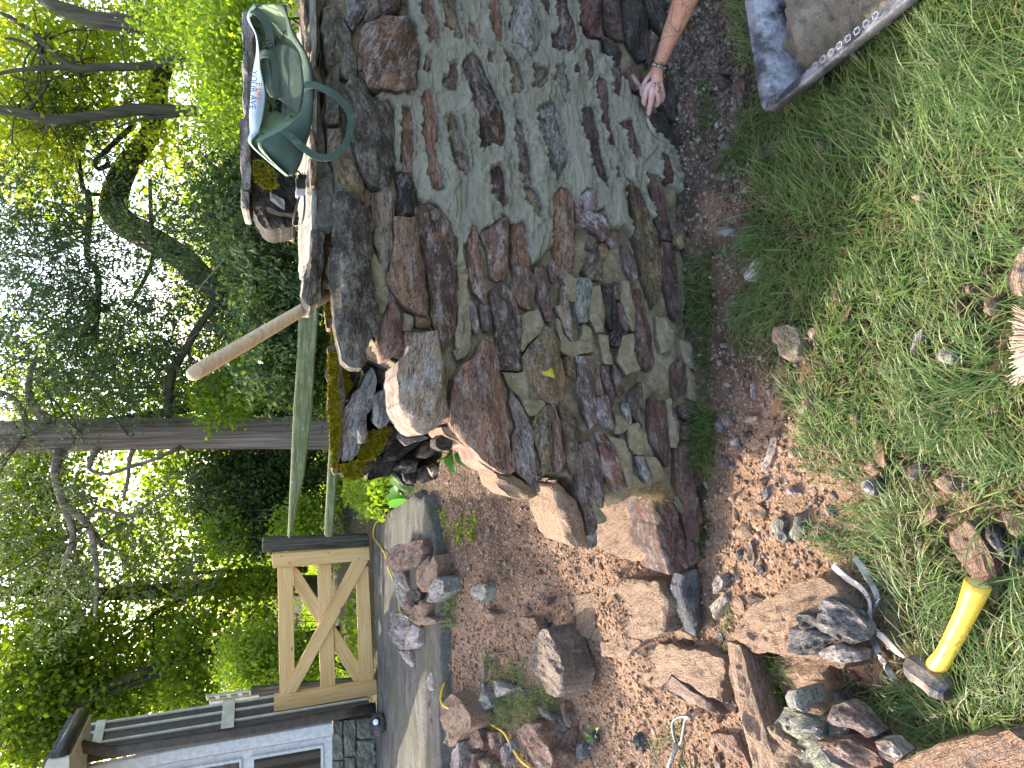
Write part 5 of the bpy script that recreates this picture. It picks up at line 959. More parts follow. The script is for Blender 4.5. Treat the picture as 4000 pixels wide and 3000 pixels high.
# big ones ----------------------------------------------------------------
big = grock(K_([(240,1070),(420,1000),(600,880),(850,830),(930,880),(1100,1060),(1105,1240),(1100,1380),(1020,1480),(800,1440),(540,1400),(280,1370),(140,1270),(150,1200),(230,1190),(215,1130)]), 's', .11, 'largest sandy orange boulder with a freshly broken blue black face', name='boulder', cat='boulder', b=.035, r=.012, dust=.7, dens=.02)
for pts, code, dz in [([(600,1090),(740,1130),(760,1000),(850,1010),(960,1090),(1040,1200),(1060,1300),(960,1340),(850,1290),(740,1200),(640,1200)], 'b', .075), ([(560,1200),(640,1180),(760,1230),(860,1300),(760,1350),(770,1410),(640,1400),(540,1350)], 'b', .07), ([(760,1370),(880,1310),(1020,1370),(1030,1440),(920,1460),(790,1420)], 'w', .075)]:
    zt_ = big.location.z + .024; o = stone('fracture_face', [onZ(x, y, zt_) for x, y in K_(pts)], (random.uniform(-.2, .2), -.25, 1), .04, code, bulge=.010, rough=.016, ring0=0, dens=.013, bloom=.6, dust=.1, facets=4); M0 = o.matrix_world.copy(); o.parent = big; o.matrix_parent_inverse = big.matrix_world.inverted(); o.matrix_world = M0
grock(L_([(1290,650),(1340,510),(1400,450),(1460,460),(1560,570),(1700,820),(1700,900),(1640,990),(1560,1040),(1480,1010),(1380,860),(1300,740)]), 'b', .12, 'grey blocky boulder dusted with soil in the middle of the dug ground', name='boulder', cat='boulder', b=.03, dust=.45)
grock(L_([(1180,1330),(1240,1260),(1400,1270),(1430,1340),(1500,1450),(1560,1530),(1540,1700),(1380,1680),(1250,1480)]), 'o', .10, 'pink boulder beside the near length of yellow cord', name='boulder', cat='boulder', b=.03, bloom=.5, dust=.1)
grock(L_([(500,1130),(600,1010),(700,1060),(820,1200),(820,1290),(700,1370),(650,1450),(590,1480),(530,1440),(560,1360),(520,1250)]), 'u', .09, 'broad soil covered flat rock left of the yellow cord by the walkway', name='slab_rock', cat='rock', dust=.9)
grock(M_([(570,330),(640,330),(720,560),(800,720),(920,950),(1000,1150),(860,1200),(760,1050),(640,650),(590,500)]), 's', .16, 'long sandy slab set on edge in front of the dark pit', name='slab_rock', cat='rock', b=.02, dust=.6)
grock(N_([(50,400),(100,330),(240,330),(330,310),(380,310),(430,350),(530,480),(600,500),(670,570),(640,660),(560,760),(330,760),(100,720),(30,440)]), 'n', .14, 'big layered green and purple rock at the lower edge of the lawn', name='boulder', cat='boulder', b=.04, r=.014, bloom=.3)
LR = bpy.data.objects[[o.name for o in bpy.data.objects if o.get('label', '').startswith('big layered')][0]]
for pts, code, dz in [([(30,420),(70,420),(200,560),(330,640),(400,720),(330,780),(120,780),(60,600)],'s',.0),([(280,490),(400,490),(520,570),(560,640),(450,640),(330,560)],'r',.03),([(330,320),(380,310),(430,350),(530,480),(480,490),(420,440),(310,400)],'p',.03),([(270,530),(330,540),(450,640),(420,660),(320,600)],'l',.025),([(190,330),(240,310),(290,350),(260,380),(200,360)],'y',.02),([(60,400),(130,350),(260,420),(270,500),(240,530),(160,500)],'n',.03),([(540,500),(600,500),(665,575),(620,620),(560,570)],'c',.02)]:
    z0 = LR.location.z + .015 + dz; o = stone('layer', [onZ(x, y, z0) for x, y in N_(pts)], (.1, -.3, 1), .06, code, bulge=.02, rough=.014, ring0=0, dens=.016); M0 = o.matrix_world.copy(); o.parent = LR; o.matrix_parent_inverse = LR.matrix_world.inverted(); o.matrix_world = M0
grock(N_([(90,280),(110,250),(180,240),(280,300),(330,330),(230,335),(110,330)]), 'n', .14, 'pale green flake leaning on the top of the layered rock', b=.02, lift=.06)
grock(N_([(160,235),(200,225),(270,250),(320,300),(290,330),(220,290)]), 's', .10, 'tan wedge of rock leaning over the edge of the pit', b=.02, lift=.05)
grock(M_([(930,540),(1000,515),(1100,510),(1150,540),(1140,610),(1080,610),(1000,570)]), 's', .08, 'dirty brown stone between boulder and layered rock', dust=.8)
grock(M_([(790,400),(900,400),(1100,430),(1140,520),(1000,540),(860,580),(800,520)]), 'u', .04, 'flat earth covered slab at the bottom of the pit', dust=1.)
grock(M_([(1140,560),(1180,570),(1230,640),(1240,680),(1170,650)]), 'd', .05, 'small dark chunk at the tail of the brown stone')
grock(N_([(630,610),(700,580),(880,505),(1000,490),(1150,450),(1290,430),(1400,480),(1500,900),(900,1000),(640,800)]), 'o', .13, 'large red brown rock at the bottom edge of the lawn', name='boulder', cat='boulder', b=.035, bloom=.25, dust=.35, dens=.03)
grock(K_([(1680,520),(1830,430),(1900,470),(1960,570),(2060,720),(2120,990),(2080,990),(1900,870),(1750,720),(1680,600)]), 'r', .06, 'long rust red wedge of stone lying past the hammer handle end', b=.02, dust=.4, bloom=.1)
grock(K_([(1930,460),(2050,500),(2110,620),(2150,720),(2040,640),(1950,560)]), 'd', .05, 'dark cracked stone tucked behind the rust red wedge', bloom=.4)
grock(K_([(2130,560),(2230,600),(2260,760),(2170,720)]), 'b', .05, 'blue grey broken stone at the frame edge behind the red wedge', bloom=.7)
grock(K_([(2060,360),(2212,350),(2300,480),(2250,580),(2140,520),(2080,440)]), 'u', .03, 'crumbly orange clod at the frame edge above the red wedge', dust=1.)
grock(G_([(2110,300),(2130,250),(2200,150),(2300,90),(2400,200),(2360,380),(2250,440),(2170,430),(2110,370)]), 't', .09, 'rounded tan and white rock cut by the frame edge in the lawn', b=.03, bloom=.6)
# on the lawn -------------------------------------------------------------
for pts, code, h, lab in [
 (G_([(350,290),(390,240),(430,200),(500,190),(490,230),(450,310),(410,340),(370,330)]), 'c', .03, 'cream and rust rock at the near edge of the grass below the wall'),
 (G_([(545,650),(640,630),(720,640),(765,730),(745,840),(690,880),(600,830),(580,760),(540,740)]), 't', .04, 'largest flat tan rock lying in the middle of the grass'),
 (G_([(1640,820),(1680,775),(1780,800),(1820,860),(1810,890),(1740,890),(1650,870)]), 'n', .03, 'pale green white rock deep in the lawn'),
 (G_([(1460,800),(1490,690),(1550,655),(1562,700),(1500,760),(1465,815)]), 'l', .018, 'thin curved pinkish flake standing in the lawn'),
 (G_([(940,410),(970,390),(1000,410),(990,460),(950,460)]), 's', .018, 'small round orange clod in the lawn'),
 (G_([(775,660),(820,645),(850,680),(815,725),(780,700)]), 't', .02, 'tan clod touching the right side of the largest flat rock'),
 (G_([(570,930),(640,900),(685,930),(640,970),(580,965)]), 'u', .02, 'soil covered flat stone left of the largest flat rock'),
 (G_([(575,830),(620,850),(640,890),(600,900),(578,880)]), 'u', .02, 'brown stone tucked under the largest flat rock'),
 (G_([(635,1020),(660,975),(690,970),(697,1010),(665,1045)]), 's', .02, 'round tan stone below the soil covered flat stone'),
 (G_([(548,1030),(600,1015),(610,1085),(585,1085)]), 't', .015, 'triangular tan chip beside the round tan stone'),
 (G_([(1505,320),(1580,300),(1590,350),(1540,390),(1510,370)]), 'l', .02, 'pinkish chip in the lawn towards the white edge rock'),
 (G_([(1820,380),(1860,355),(1895,390),(1860,430),(1825,420)]), 's', .022, 'sunny tan chip nearest the white edge rock'),
 (G_([(470,1595),(500,1500),(540,1380),(570,1330),(597,1390),(580,1470),(540,1540),(490,1590)]), 'c', .025, 'long pale leaf shaped stone pointing at the gravel patch'),
 (G_([(152,1280),(200,1262),(242,1300),(222,1342),(168,1342)]), 'b', .03, 'dark blue pebble at the foot of the wall'),
 (G_([(188,1205),(225,1215),(292,1285),(275,1325),(220,1290)]), 'o', .025, 'orange brown chip resting behind the dark blue pebble'),
 (G_([(345,1270),(380,1235),(455,1228),(458,1258),(400,1285)]), 't', .02, 'flat tan chip between wall and grass past the blue pebble'),
 (G_([(400,1020),(435,1015),(430,1110),(405,1115)]), 'l', .02, 'upright pale sliver in the grass edge'),
 (G_([(350,1060),(385,1050),(385,1085),(360,1090)]), 'o', .015, 'tiny orange chip next to the pale sliver'),
 (G_([(190,750),(240,750),(242,780),(205,780)]), 'w', .015, 'single white chip on the dark soil strip'),
 (G_([(270,780),(305,780),(300,830),(275,835)]), 'p', .015, 'small dull purple chip below the white chip'),
 (G_([(170,875),(205,860),(200,900),(175,900)]), 'w', .012, 'thin grey sliver on the soil strip'),
 (G_([(1600,1140),(1640,1145),(1660,1180),(1630,1200),(1605,1180)]), 's', .016, 'tan chip alone in the far lawn'),
 (G_([(745,1120),(790,1100),(810,1150),(775,1195),(748,1165)]), 's', .018, 'crumbly clod in the patchy grass'),
 (G_([(970,1120),(1020,1095),(1035,1130),(1000,1157)]), 't', .015, 'pale angular chip right of the crumbly clod'),
 (G_([(1050,1230),(1110,1215),(1135,1270),(1080,1300)]), 's', .018, 'broken orange clod with white specks'),
 (G_([(1955,470),(2050,445),(2075,540),(2010,575),(1960,530)]), 'u', .03, 'dark brown clod of earth near the brush'),
 (G_([(1760,460),(1800,450),(1810,580),(1770,590)]), 'u', .02, 'narrow brown clod half hidden in the grass'),
 (G_([(1150,1560),(1230,1540),(1275,1600),(1220,1640),(1160,1600)]), 'o', .02, 'orange rock chip at the gravel margin'),
 (G_([(1450,1570),(1530,1530),(1555,1590),(1505,1659),(1440,1640)]), 'p', .02, 'purple brown rock chip right of the orange chip'),
 (K_([(1040,160),(1100,130),(1160,180),(1160,250),(1110,250),(1050,210)]), 'w', .02, 'grey and rust speckled chip at the edge of the gravel'),
 (K_([(1560,150),(1650,110),(1740,140),(1755,230),(1690,240),(1600,190)]), 's', .025, 'sunlit tan rock with a bright rim in the lawn'),
 (K_([(1470,470),(1530,370),(1590,330),(1610,380),(1540,460)]), 'u', .018, 'reddish brown sliver below the sunlit tan rock'),
 (K_([(1760,170),(1800,130),(1790,220),(1760,225)]), 'l', .015, 'small bright flake leaning on the sunlit tan rock'),
 (H_([(125,530),(170,480),(270,540),(260,575),(170,580)]), 'm', .03, 'maroon rock in the mortar spill beside the tub'),
 (H_([(280,600),(330,520),(390,530),(400,590),(370,670),(320,640)]), 'm', .04, 'maroon and cream rock nearest the corner of the tub'),
 (H_([(175,475),(270,458),(275,482),(200,502)]), 'p', .02, 'thin brown chip above the maroon rock'),
 (H_([(95,1110),(150,1040),(230,1010),(252,1040),(200,1120),(140,1150)]), 'm', .035, 'larger maroon wedge lying in the mortar spill'),
 (H_([(185,970),(230,930),(285,985),(235,1012)]), 'y', .025, 'ochre stone touching the larger maroon wedge'),
 (H_([(420,980),(520,950),(655,920),(600,980),(470,1070),(440,1040)]), 'w', .02, 'long grey flake at the grass edge'),
 (H_([(845,960),(880,930),(905,960),(890,1012),(845,1018)]), 's', .025, 'orange tan stone alone in the grass left of the tub'),
 (H_([(842,905),(880,890),(888,920),(855,930)]), 'p', .018, 'dull chip just beside the orange tan stone'),
 (H_([(155,1550),(220,1500),(315,1530),(250,1575)]), 'w', .025, 'white and grey stone beside the small fern'),
 (H_([(570,1175),(595,1150),(605,1220),(572,1235)]), 'w', .015, 'grey upright chip in the thin grass'),
 (H_([(1465,1290),(1590,1278),(1602,1320),(1540,1352),(1480,1332)]), 't', .02, 'brown flat chip in the deep lawn left of the tub'),
 (H_([(290,830),(370,800),(350,880),(300,900)]), 'r', .02, 'rust brown chip among white crumbs'),
 (H_([(440,1440),(470,1445),(460,1490)]), 'c', .012, 'tiny white quartz chip in the thin grass'),
 (H_([(820,1340),(880,1310),(890,1350),(840,1370)]), 'p', .016, 'small brown chip in bare soil'),
 (H_([(750,1580),(775,1570),(775,1600),(750,1600)]), 'o', .014, 'small pink chip, first of a pair in the grass'),
 (H_([(835,1585),(865,1580),(870,1612),(838,1612)]), 'o', .016, 'small orange chip, second of a pair in the grass'),
]: grock(pts, code, h, lab, r=.005, b=.012, dens=.009, lift=.022 if sum(p[0] for p in pts) / len(pts) > 3120 else .004)
# gravel patch ---------------------------------------------------------------
for pts, code, h, lab in [
 (K_([(385,470),(450,405),(510,440),(490,500),(542,550),(510,592),(460,570)]), 'n', .03, 'pale grey angular stone, upper of two on the gravel'),
 (K_([(520,520),(560,470),(588,375),(640,390),(660,470),(685,500),(600,580),(540,560)]), 'n', .035, 'pale grey angular stone with brown side, lower of two on the gravel'),
 (K_([(140,490),(210,440),(270,450),(292,530),(220,572),(150,540)]), 'u', .03, 'tan soil covered chunk left on the gravel'),
 (K_([(218,345),(300,305),(392,360),(372,435),(270,422)]), 'o', .03, 'orange brown wedge on the gravel above the tan chunk'),
 (K_([(330,250),(350,190),(400,180),(400,250),(350,285)]), 'b', .025, 'blue grey chip with bright edge on the gravel'),
 (K_([(285,140),(330,120),(390,130),(370,190),(300,200)]), 'r', .02, 'pinkish chip above the blue grey chip'),
 (K_([(500,195),(560,185),(600,230),(550,250),(510,225)]), 'l', .018, 'mauve chip right of the blue grey chip'),
 (K_([(280,760),(340,748),(358,800),(300,822)]), 'b', .022, 'small dark green grey block on the gravel'),
 (K_([(215,590),(245,580),(300,700),(270,760),(235,720)]), 'r', .02, 'slender red brown splinter on the gravel'),
 (K_([(270,570),(300,565),(305,590),(280,595)]), 'c', .012, 'tiny cream pebble on the gravel'),
 (K_([(645,655),(675,655),(672,675),(650,675)]), 'c', .010, 'tiny white pebble right of the gravel stones'),
 (K_([(0,880),(30,820),(100,860),(90,900),(20,950),(-20,950)]), 'l', .05, 'mauve grey rock at the foot of the blue slate block'),
 (K_([(0,1020),(70,945),(115,990),(100,1020),(30,1060),(-30,1080)]), 'l', .03, 'pink white curved flake by the mauve grey rock'),
 (K_([(215,980),(260,965),(360,990),(240,1050)]), 'p', .025, 'purple sliver leaning on the largest boulder'),
 (K_([(110,1010),(160,975),(215,1010),(225,1090),(160,1060)]), 'u', .025, 'soil coloured lump above the purple sliver'),
 (K_([(1100,1340),(1140,1330),(1155,1370),(1110,1395)]), 's', .02, 'round tan pebble past the broken boulder'),
 (K_([(0,1230),(40,1240),(70,1290),(20,1300)]), 'b', .018, 'small blue grey chip below the pink flake'),
 (G_([(270,1385),(330,1370),(320,1430),(260,1430)]), 'l', .02, 'rosy chip beside the leaf shaped stone'),
 (G_([(340,1350),(385,1330),(400,1380),(340,1420)]), 'p', .02, 'brown chip under the rosy chip'),
 (G_([(355,1310),(385,1300),(400,1325),(370,1340)]), 'w', .016, 'white chip in the gravel near the wall foot'),
]: grock(pts, code, h, lab, r=.006, b=.014, dens=.010)
# dug ground -----------------------------------------------------------------
for pts, code, h, lab in [
 (L_([(370,920),(450,800),(500,870),(520,960),(500,1030),(430,1010)]), 'l', .10, 'angular pale mauve rock at the edge of the walkway beside the cord'),
 (L_([(590,1520),(720,1430),(735,1540),(720,1700),(580,1700)]), 'l', .09, 'large pinkish block at the frame edge by the walkway'),
 (L_([(735,1345),(830,1308),(895,1440),(885,1490),(800,1480),(740,1510)]), 'r', .05, 'red and grey split stone beside the large pinkish block'),
 (L_([(890,1350),(970,1345),(995,1440),(950,1505),(890,1430)]), 'o', .04, 'flat rounded brown stone near the cord'),
 (L_([(745,1550),(820,1530),(835,1700),(745,1700)]), 'r', .05, 'reddish stone at the frame edge below the split stone'),
 (L_([(820,1590),(880,1570),(960,1620),(980,1700),(860,1720)]), 'y', .05, 'olive brown stone at the frame edge'),
 (L_([(860,925),(905,1000),(955,1110),(885,1165),(838,1120)]), 'w', .035, 'pale grey fin of rock in the pile of cut grass'),
 (L_([(952,900),(1000,908),(1115,975),(1050,1022),(970,1052)]), 'n', .04, 'pale green grey slab chip beside the cut grass'),
 (L_([(1040,1460),(1100,1435),(1130,1490),(1080,1532)]), 'w', .03, 'light grey chip left of the near yellow cord'),
 (L_([(990,1350),(1030,1340),(1050,1440),(1010,1440)]), 't', .03, 'brown sliver between flat stone and cord'),
 (L_([(1010,1480),(1040,1470),(1100,1600),(1080,1650),(1020,1620)]), 'l', .035, 'mauve splinter near the frame edge left of the cord'),
 (L_([(755,150),(790,70),(920,60),(932,110),(890,200),(852,237),(780,190)]), 'w', .05, 'grey and tan block alone on the upper dug soil'),
 (L_([(845,310),(900,285),(1000,330),(960,400),(900,370)]), 'u', .03, 'soil coloured flat stone below the grey and tan block'),
 (L_([(825,790),(880,730),(890,880),(840,900)]), 't', .025, 'thin tan flake beside the grass clippings'),
 (L_([(885,700),(940,660),(1020,660),(980,690),(900,735)]), 'p', .02, 'purple flake above the grass clippings'),
 (L_([(1170,980),(1230,980),(1235,1030),(1190,1030)]), 'w', .02, 'small grey square chip in the clippings'),
 (L_([(1330,1130),(1370,1120),(1480,1240),(1460,1260),(1360,1200)]), 'w', .03, 'slender grey strip in the clippings'),
 (L_([(1535,1100),(1570,1090),(1640,1310),(1600,1300),(1550,1200)]), 'r', .03, 'long reddish strip below the grey boulder'),
 (L_([(1465,1245),(1540,1240),(1610,1320),(1540,1345),(1480,1320)]), 'n', .03, 'pale crusted stone below the reddish strip'),
 (L_([(1510,1340),(1630,1320),(1640,1480),(1600,1520),(1540,1440)]), 'r', .04, 'brown block between pink boulder and weed'),
 (L_([(1660,1460),(1720,1440),(1760,1560),(1700,1600)]), 'b', .03, 'dark slate chip below the lime weed'),
 (L_([(1765,1370),(1810,1340),(1835,1440),(1780,1460)]), 'b', .025, 'grey chip under the lime weed'),
 (L_([(2165,1380),(2230,1340),(2240,1480),(2180,1470)]), 'b', .03, 'blue grey chip right of the dry stem'),
 (L_([(1550,1570),(1590,1565),(1600,1620),(1560,1630)]), 'b', .025, 'small round blue grey pebble by the pink boulder'),
 (L_([(1340,430),(1380,410),(1385,470),(1345,480)]), 'w', .03, 'small pale stone at the top end of the grey boulder'),
 (L_([(1390,410),(1430,400),(1440,460),(1400,450)]), 'b', .03, 'small dark stone at the top end of the grey boulder'),
 (L_([(1615,370),(1650,345),(1675,400),(1640,435)]), 'o', .025, 'little orange stone right of the grey boulder'),
 (L_([(1370,220),(1440,180),(1420,250),(1380,265)]), 'p', .02, 'thin mauve chip on the upper sandy soil'),
 (L_([(1140,340),(1320,370),(1340,430),(1280,470),(1160,400)]), 'u', .025, 'buried flat stone showing left of the grey boulder'),
 (M_([(485,775),(600,790),(655,880),(700,960),(560,860)]), 'r', .03, 'pinkish brown flat stone right of the hooked tool'),
 (M_([(500,700),(540,650),(560,660),(515,735)]), 'r', .02, 'rust chip above the pinkish flat stone'),
 (M_([(530,600),(560,590),(580,630),(545,635)]), 't', .018, 'small tan shard at the side of the long slab'),
 (M_([(590,630),(620,630),(610,680),(590,675)]), 'r', .018, 'small red shard against the long slab'),
 (M_([(100,790),(140,790),(152,860),(110,865)]), 'b', .025, 'dark chip left of the hooked tool'),
 (M_([(500,880),(540,875),(550,960),(510,960)]), 'r', .03, 'red shard at the frame edge near the tool'),
 (M_([(375,900),(410,890),(420,960),(380,970)]), 's', .03, 'orange stone behind the shaft of the hooked tool'),
 (M_([(470,150),(570,80),(588,120),(540,170),(510,212)]), 'c', .035, 'pale pink curved flake below the slate block'),
 (M_([(655,100),(720,98),(757,115),(690,152)]), 'l', .025, 'lavender wedge above the largest boulder'),
 (M_([(490,30),(520,-5),(575,10),(550,70),(490,90)]), 'l', .035, 'lavender block right of the slate end of the wall'),
 (L_([(280,600),(330,600),(335,1010),(300,1010),(270,800)]), 'r', .07, 'long red brown edging stone along the walkway front'),
 (L_([(335,600),(380,600),(440,790),(370,870),(345,760)]), 'r', .06, 'red brown edging stone half buried by soil'),
 (L_([(400,1080),(440,1060),(500,1500),(440,1500),(415,1300)]), 'o', .07, 'thin upright orange edging stone by the walkway'),
 (L_([(440,1240),(470,1220),(520,1520),(480,1560)]), 'y', .05, 'thin ochre edging stone next to the soil covered flat rock'),
 (L_([(390,1020),(460,1060),(470,1200),(420,1180)]), 'r', .05, 'small red stone at the walkway corner'),
]: grock(pts, code, h, lab, r=.008, b=.02, dens=.012)
# rocks heaped on the walkway edge
for pts, code, h, lab in [
 (J_([(1393,440),(1430,300),(1520,260),(1612,248),(1622,350),(1580,470),(1480,500),(1430,515)]), 'r', .13, 'chunky maroon rock with sandy top, right end of the heap on the walkway'),
 (J_([(1435,520),(1490,500),(1532,700),(1530,765),(1500,862),(1458,780)]), 'c', .05, 'long whitish stone left of the chunky maroon rock'),
 (J_([(1640,480),(1700,388),(1718,500),(1700,692),(1650,690),(1620,600)]), 'o', .08, 'orange wedge standing in front of the whitish stone'),
 (J_([(1712,480),(1750,378),(1774,450),(1770,580),(1732,702),(1702,692)]), 's', .06, 'slim sandy slab leaning on the orange wedge'),
 (J_([(1740,640),(1778,570),(1822,600),(1822,700),(1762,782),(1718,780)]), 'w', .06, 'white streaked stone in front of the slim sandy slab'),
 (J_([(1538,690),(1600,663),(1632,710),(1612,772),(1550,772)]), 'd', .07, 'small dark lichened stone in the middle of the heap'),
 (J_([(1508,780),(1560,768),(1602,840),(1580,902),(1518,862)]), 'r', .05, 'reddish stone beside the dark lichened one'),
 (J_([(1588,840),(1650,770),(1702,800),(1682,900),(1742,950),(1700,978),(1630,978),(1578,920)]), 's', .08, 'sandy heart shaped rock where the cord passes'),
 (J_([(1408,868),(1480,868),(1522,960),(1510,1060),(1545,1200),(1470,1192),(1410,1110),(1393,1040),(1438,990)]), 'l', .07, 'pale lilac slab stepping onto the walkway'),
 (J_([(1478,1190),(1542,1200),(1568,1310),(1552,1348)]), 'c', .04, 'pale pointed flake below the lilac slab'),
 (J_([(1530,1000),(1570,972),(1612,1010),(1608,1150),(1580,1183),(1528,1150)]), 'c', .07, 'cream and brown brick shaped stone in front of the lilac slab'),
]:
    P = [onZ(x, y, ZS + h * .7) for x, y in pts]; o = stone('rock', P, (0, -.1, 1), h + .05, code, bulge=min(.03, h * .5), rough=.012, ring0=0, flare=.03, dens=.02); tag(o, lab, 'rock')
# small chips: individuals, one look per patch
protos = []
for i in range(10):
    c = [(math.cos(a) * random.uniform(.6, 1.1), math.sin(a) * random.uniform(.4, .8)) for a in np.linspace(0, 5.6, 7)]
    o = stone('stone_chip', [Vector((x * .018, y * .018, 0)) for x, y in c], (0, 0, 1), .012, 'o', bulge=.006, rough=.003, ring0=0, dens=.012); protos.append(o)
CW = dict(o='orange', r='rust red', s='sandy', l='mauve', t='tan', p='purple', b='blue grey', u='earthy', g='olive', w='pale grey', m='maroon', c='cream')
def chips(n, x0, x1, y0, y1, codes, label, group, smin=.5, smax=1.5):
    k = 0
    while k < n:
        x, y = random.uniform(x0, x1), random.uniform(y0, y1); p = gpt(x, y)
        pr = random.choice(protos); o = bpy.data.objects.new('stone_chip', pr.data); COL.objects.link(o); o.location = p + Vector((0, 0, .006)); o.rotation_euler = (random.uniform(-.5, .5), random.uniform(-.5, .5), random.uniform(0, 6.3)); s = smin + (smax - smin) * random.random() ** 2; o.scale = (s, s, s * random.uniform(.7, 1.3))
        cd = random.choice(codes); paint(o, cd); w_ = CW[cd]; tag(o, label.replace('small', 'small ' + w_, 1), 'stone chip', w_ + ' ' + group); k += 1
chips(55, 2760, 3300, 1680, 2250, 'orsltpb', 'small stone chip lying on the red gravel beside the wall foot', 'small chips on the gravel patch')
chips(60, 1750, 2600, 2350, 2960, 'orslup', 'small stone chip lying loose on the dug red soil', 'small chips on the dug soil')
chips(26, 1750, 2050, 1950, 2400, 'ptglw', 'small stone chip on the dark soil behind the broken wall end', 'small chips behind the wall end')
chips(45, 2700, 2960, 60, 900, 'wmpgc', 'small stone chip among mortar crumbs along the wall foot', 'small chips in the mortar spill', .4, 1.2)
chips(30, 2760, 2950, 950, 1700, 'topws', 'small stone chip on the dark soil strip between wall and lawn', 'small chips on the soil strip', .4, 1.2)
chips(24, 3000, 3950, 300, 2300, 'tospl', 'small stone chip half hidden in the lawn grass', 'small chips in the lawn', .4, 1.1)
for pr in protos: bpy.data.objects.remove(pr)
for k, pts in enumerate([((1040,170),(1160,130)),((1080,620),(1160,480)),((620,1230),(690,1080)),((1050,830),(1100,880)),((1320,1400),(1360,1580)),((1740,560),(1840,590))]):
    mats = bpy.data.materials.get('dry_leaf') or mat_leaf('dry_leaf', [(.10, .065, .045), (.20, .12, .06)], .2)
    q = G_(pts) if k < 5 else H_(pts); a, b = gpt(*q[0]) + Vector((0, 0, .035)), gpt(*q[1]) + Vector((0, 0, .04)); o = leafblade('dry_leaf', a, b, (b - a).length * .22, mats, None, .008, Vector((.3, 0, 1)))
    tag(o, ['crumpled brown dry leaf caught in the grass near the fern', 'long curled dry leaf beside the tall lawn grass', 'dark dry leaf with orange tip in the thin grass', 'small brown dry leaf by the bare patch', 'shrivelled dark leaf at the far side of the gravel', 'brown dry leaf lying left of the tub'][k], 'leaf')
# ================================================================ TOOLS
def strap(name, pts, width, th, mat, up=Vector((0, 0, 1)), parent=None, k=5, ups=None):
    P = [Vector(p) for p in spline(pts, k)]; o0 = P[0].copy(); V = []; Fc = []; n = len(P); prev = None
    U = [Vector(u) for u in spline(ups, k)] if ups else [Vector(up)] * n
    W_ = spline([(w,) for w in width], k) if isinstance(width, (list, tuple)) else [(width,)] * n
    for i, p in enumerate(P):
        d = (P[min(i + 1, n - 1)] - P[max(i - 1, 0)]).normalized(); s = d.cross(U[i]).normalized() * (W_[i][0] / 2); t_ = s.cross(d).normalized() * (th / 2)
        V += [p - o0 - s - t_, p - o0 + s - t_, p - o0 + s + t_, p - o0 - s + t_]
    for i in range(n - 1):
        for j in range(4): Fc.append((i * 4 + j, i * 4 + (j + 1) % 4, i * 4 + 4 + (j + 1) % 4, i * 4 + 4 + j))
    Fc += [(3, 2, 1, 0), tuple((n - 1) * 4 + j for j in range(4))]
    o = mk(name, V, Fc, mat, None, False); o.location = o0
    bm = bmesh.new(); bm.from_mesh(o.data); bmesh.ops.recalc_face_normals(bm, faces=bm.faces); bm.to_mesh(o.data); bm.free(); o.data.shade_smooth()
    try: o.data.set_sharp_from_angle(angle=R(35))
    except Exception: pass
    if parent: adopt(o, parent)
    return o
STEEL = mat_simple('worn_steel', (.20, .19, .18), (.42, .41, .39), sc=30, rough=.38, bump=.002, metal=.7); HEADM = mat_simple('hammer_steel', (.035, .04, .055), (.20, .15, .12), sc=22, rough=.5, bump=.004, metal=.3)
t = NT('yellow_grip'); co = t.coord(); YEL = t.bsdf(t.mix(t.ramp(t.noise(co, 70, 4, .6), [(.60, 0), (.66, .85)]), t.ramp(t.noise(co, 9, 3), [(.3, (.72, .42, .03)), (.7, (.80, .52, .08))]), (.22, .10, .04)), .42, t.bump(t.noise(co, 60, 3), .002), spec=.45)
hm = empty('sledge_hammer', tuple(gpt(3646, 2614)), 'short handled sledge hammer with yellow grip and worn steel head', 'hammer')
g0 = .045; za = gpt(3646, 2614).z
hp = [onZ(x, y, za + h) for (x, y), h in [(K_([(1880, 885)])[0], .065), (K_([(1865, 930)])[0], .065), (K_([(1800, 1090)])[0], .065), (K_([(1700, 1290)])[0], .065), (K_([(1640, 1400)])[0], .065), (K_([(1585, 1480)])[0], .048), (K_([(1560, 1520)])[0], .045)]]
tube('handle', hp, [.0255, .0245, .0205, .019, .0185, .0225, .0235], YEL, 20, hm)
tube('handle_end', [hp[0] + (hp[0] - hp[1]).normalized() * .001, hp[0] + (hp[0] - hp[1]).normalized() * .003], [.021, .019], mat_simple('fibre_core', (.50, .42, .12), (.62, .52, .2)), 18, hm)
ha, hb_ = onZ(*K_([(1390, 1455)])[0], za + .055), onZ(*N_([(905, 262)])[0], za + .055); u = (hb_ - ha).normalized()
LH = (hb_ - ha).length; tube('head', [ha, ha + u * .008, ha + u * .026, ha + u * (LH * .38), ha + u * (LH * .62), hb_ - u * .026, hb_ - u * .008, hb_], [.022, .029, .035, .032, .032, .035, .029, .022], HEADM, 8, hm, smooth=False)
def flatg(pts, z, dz=.012): return [gpt(*q) + Vector((0, 0, dz if not isinstance(dz, list) else dz[i])) for i, q in enumerate(z(pts))]
SANDWOOD = mat_simple('dried_cement_on_steel', (.36, .28, .20), (.62, .58, .52), sc=14, rough=.8, bump=.003)
jt = strap('brick_jointer', flatg([(930,745),(980,790),(1040,840),(1130,900),(1185,975),(1200,1040),(1192,1110),(1220,1190),(1300,1260),(1390,1350),(1450,1395)], K_, .045), [.016]*3 + [.014, .009, .008, .011, .014, .016, .014, .006], .004, SANDWOOD); tag(jt, 'S shaped brick jointer crusted with dried cement, lying flat in the grass', 'jointer')
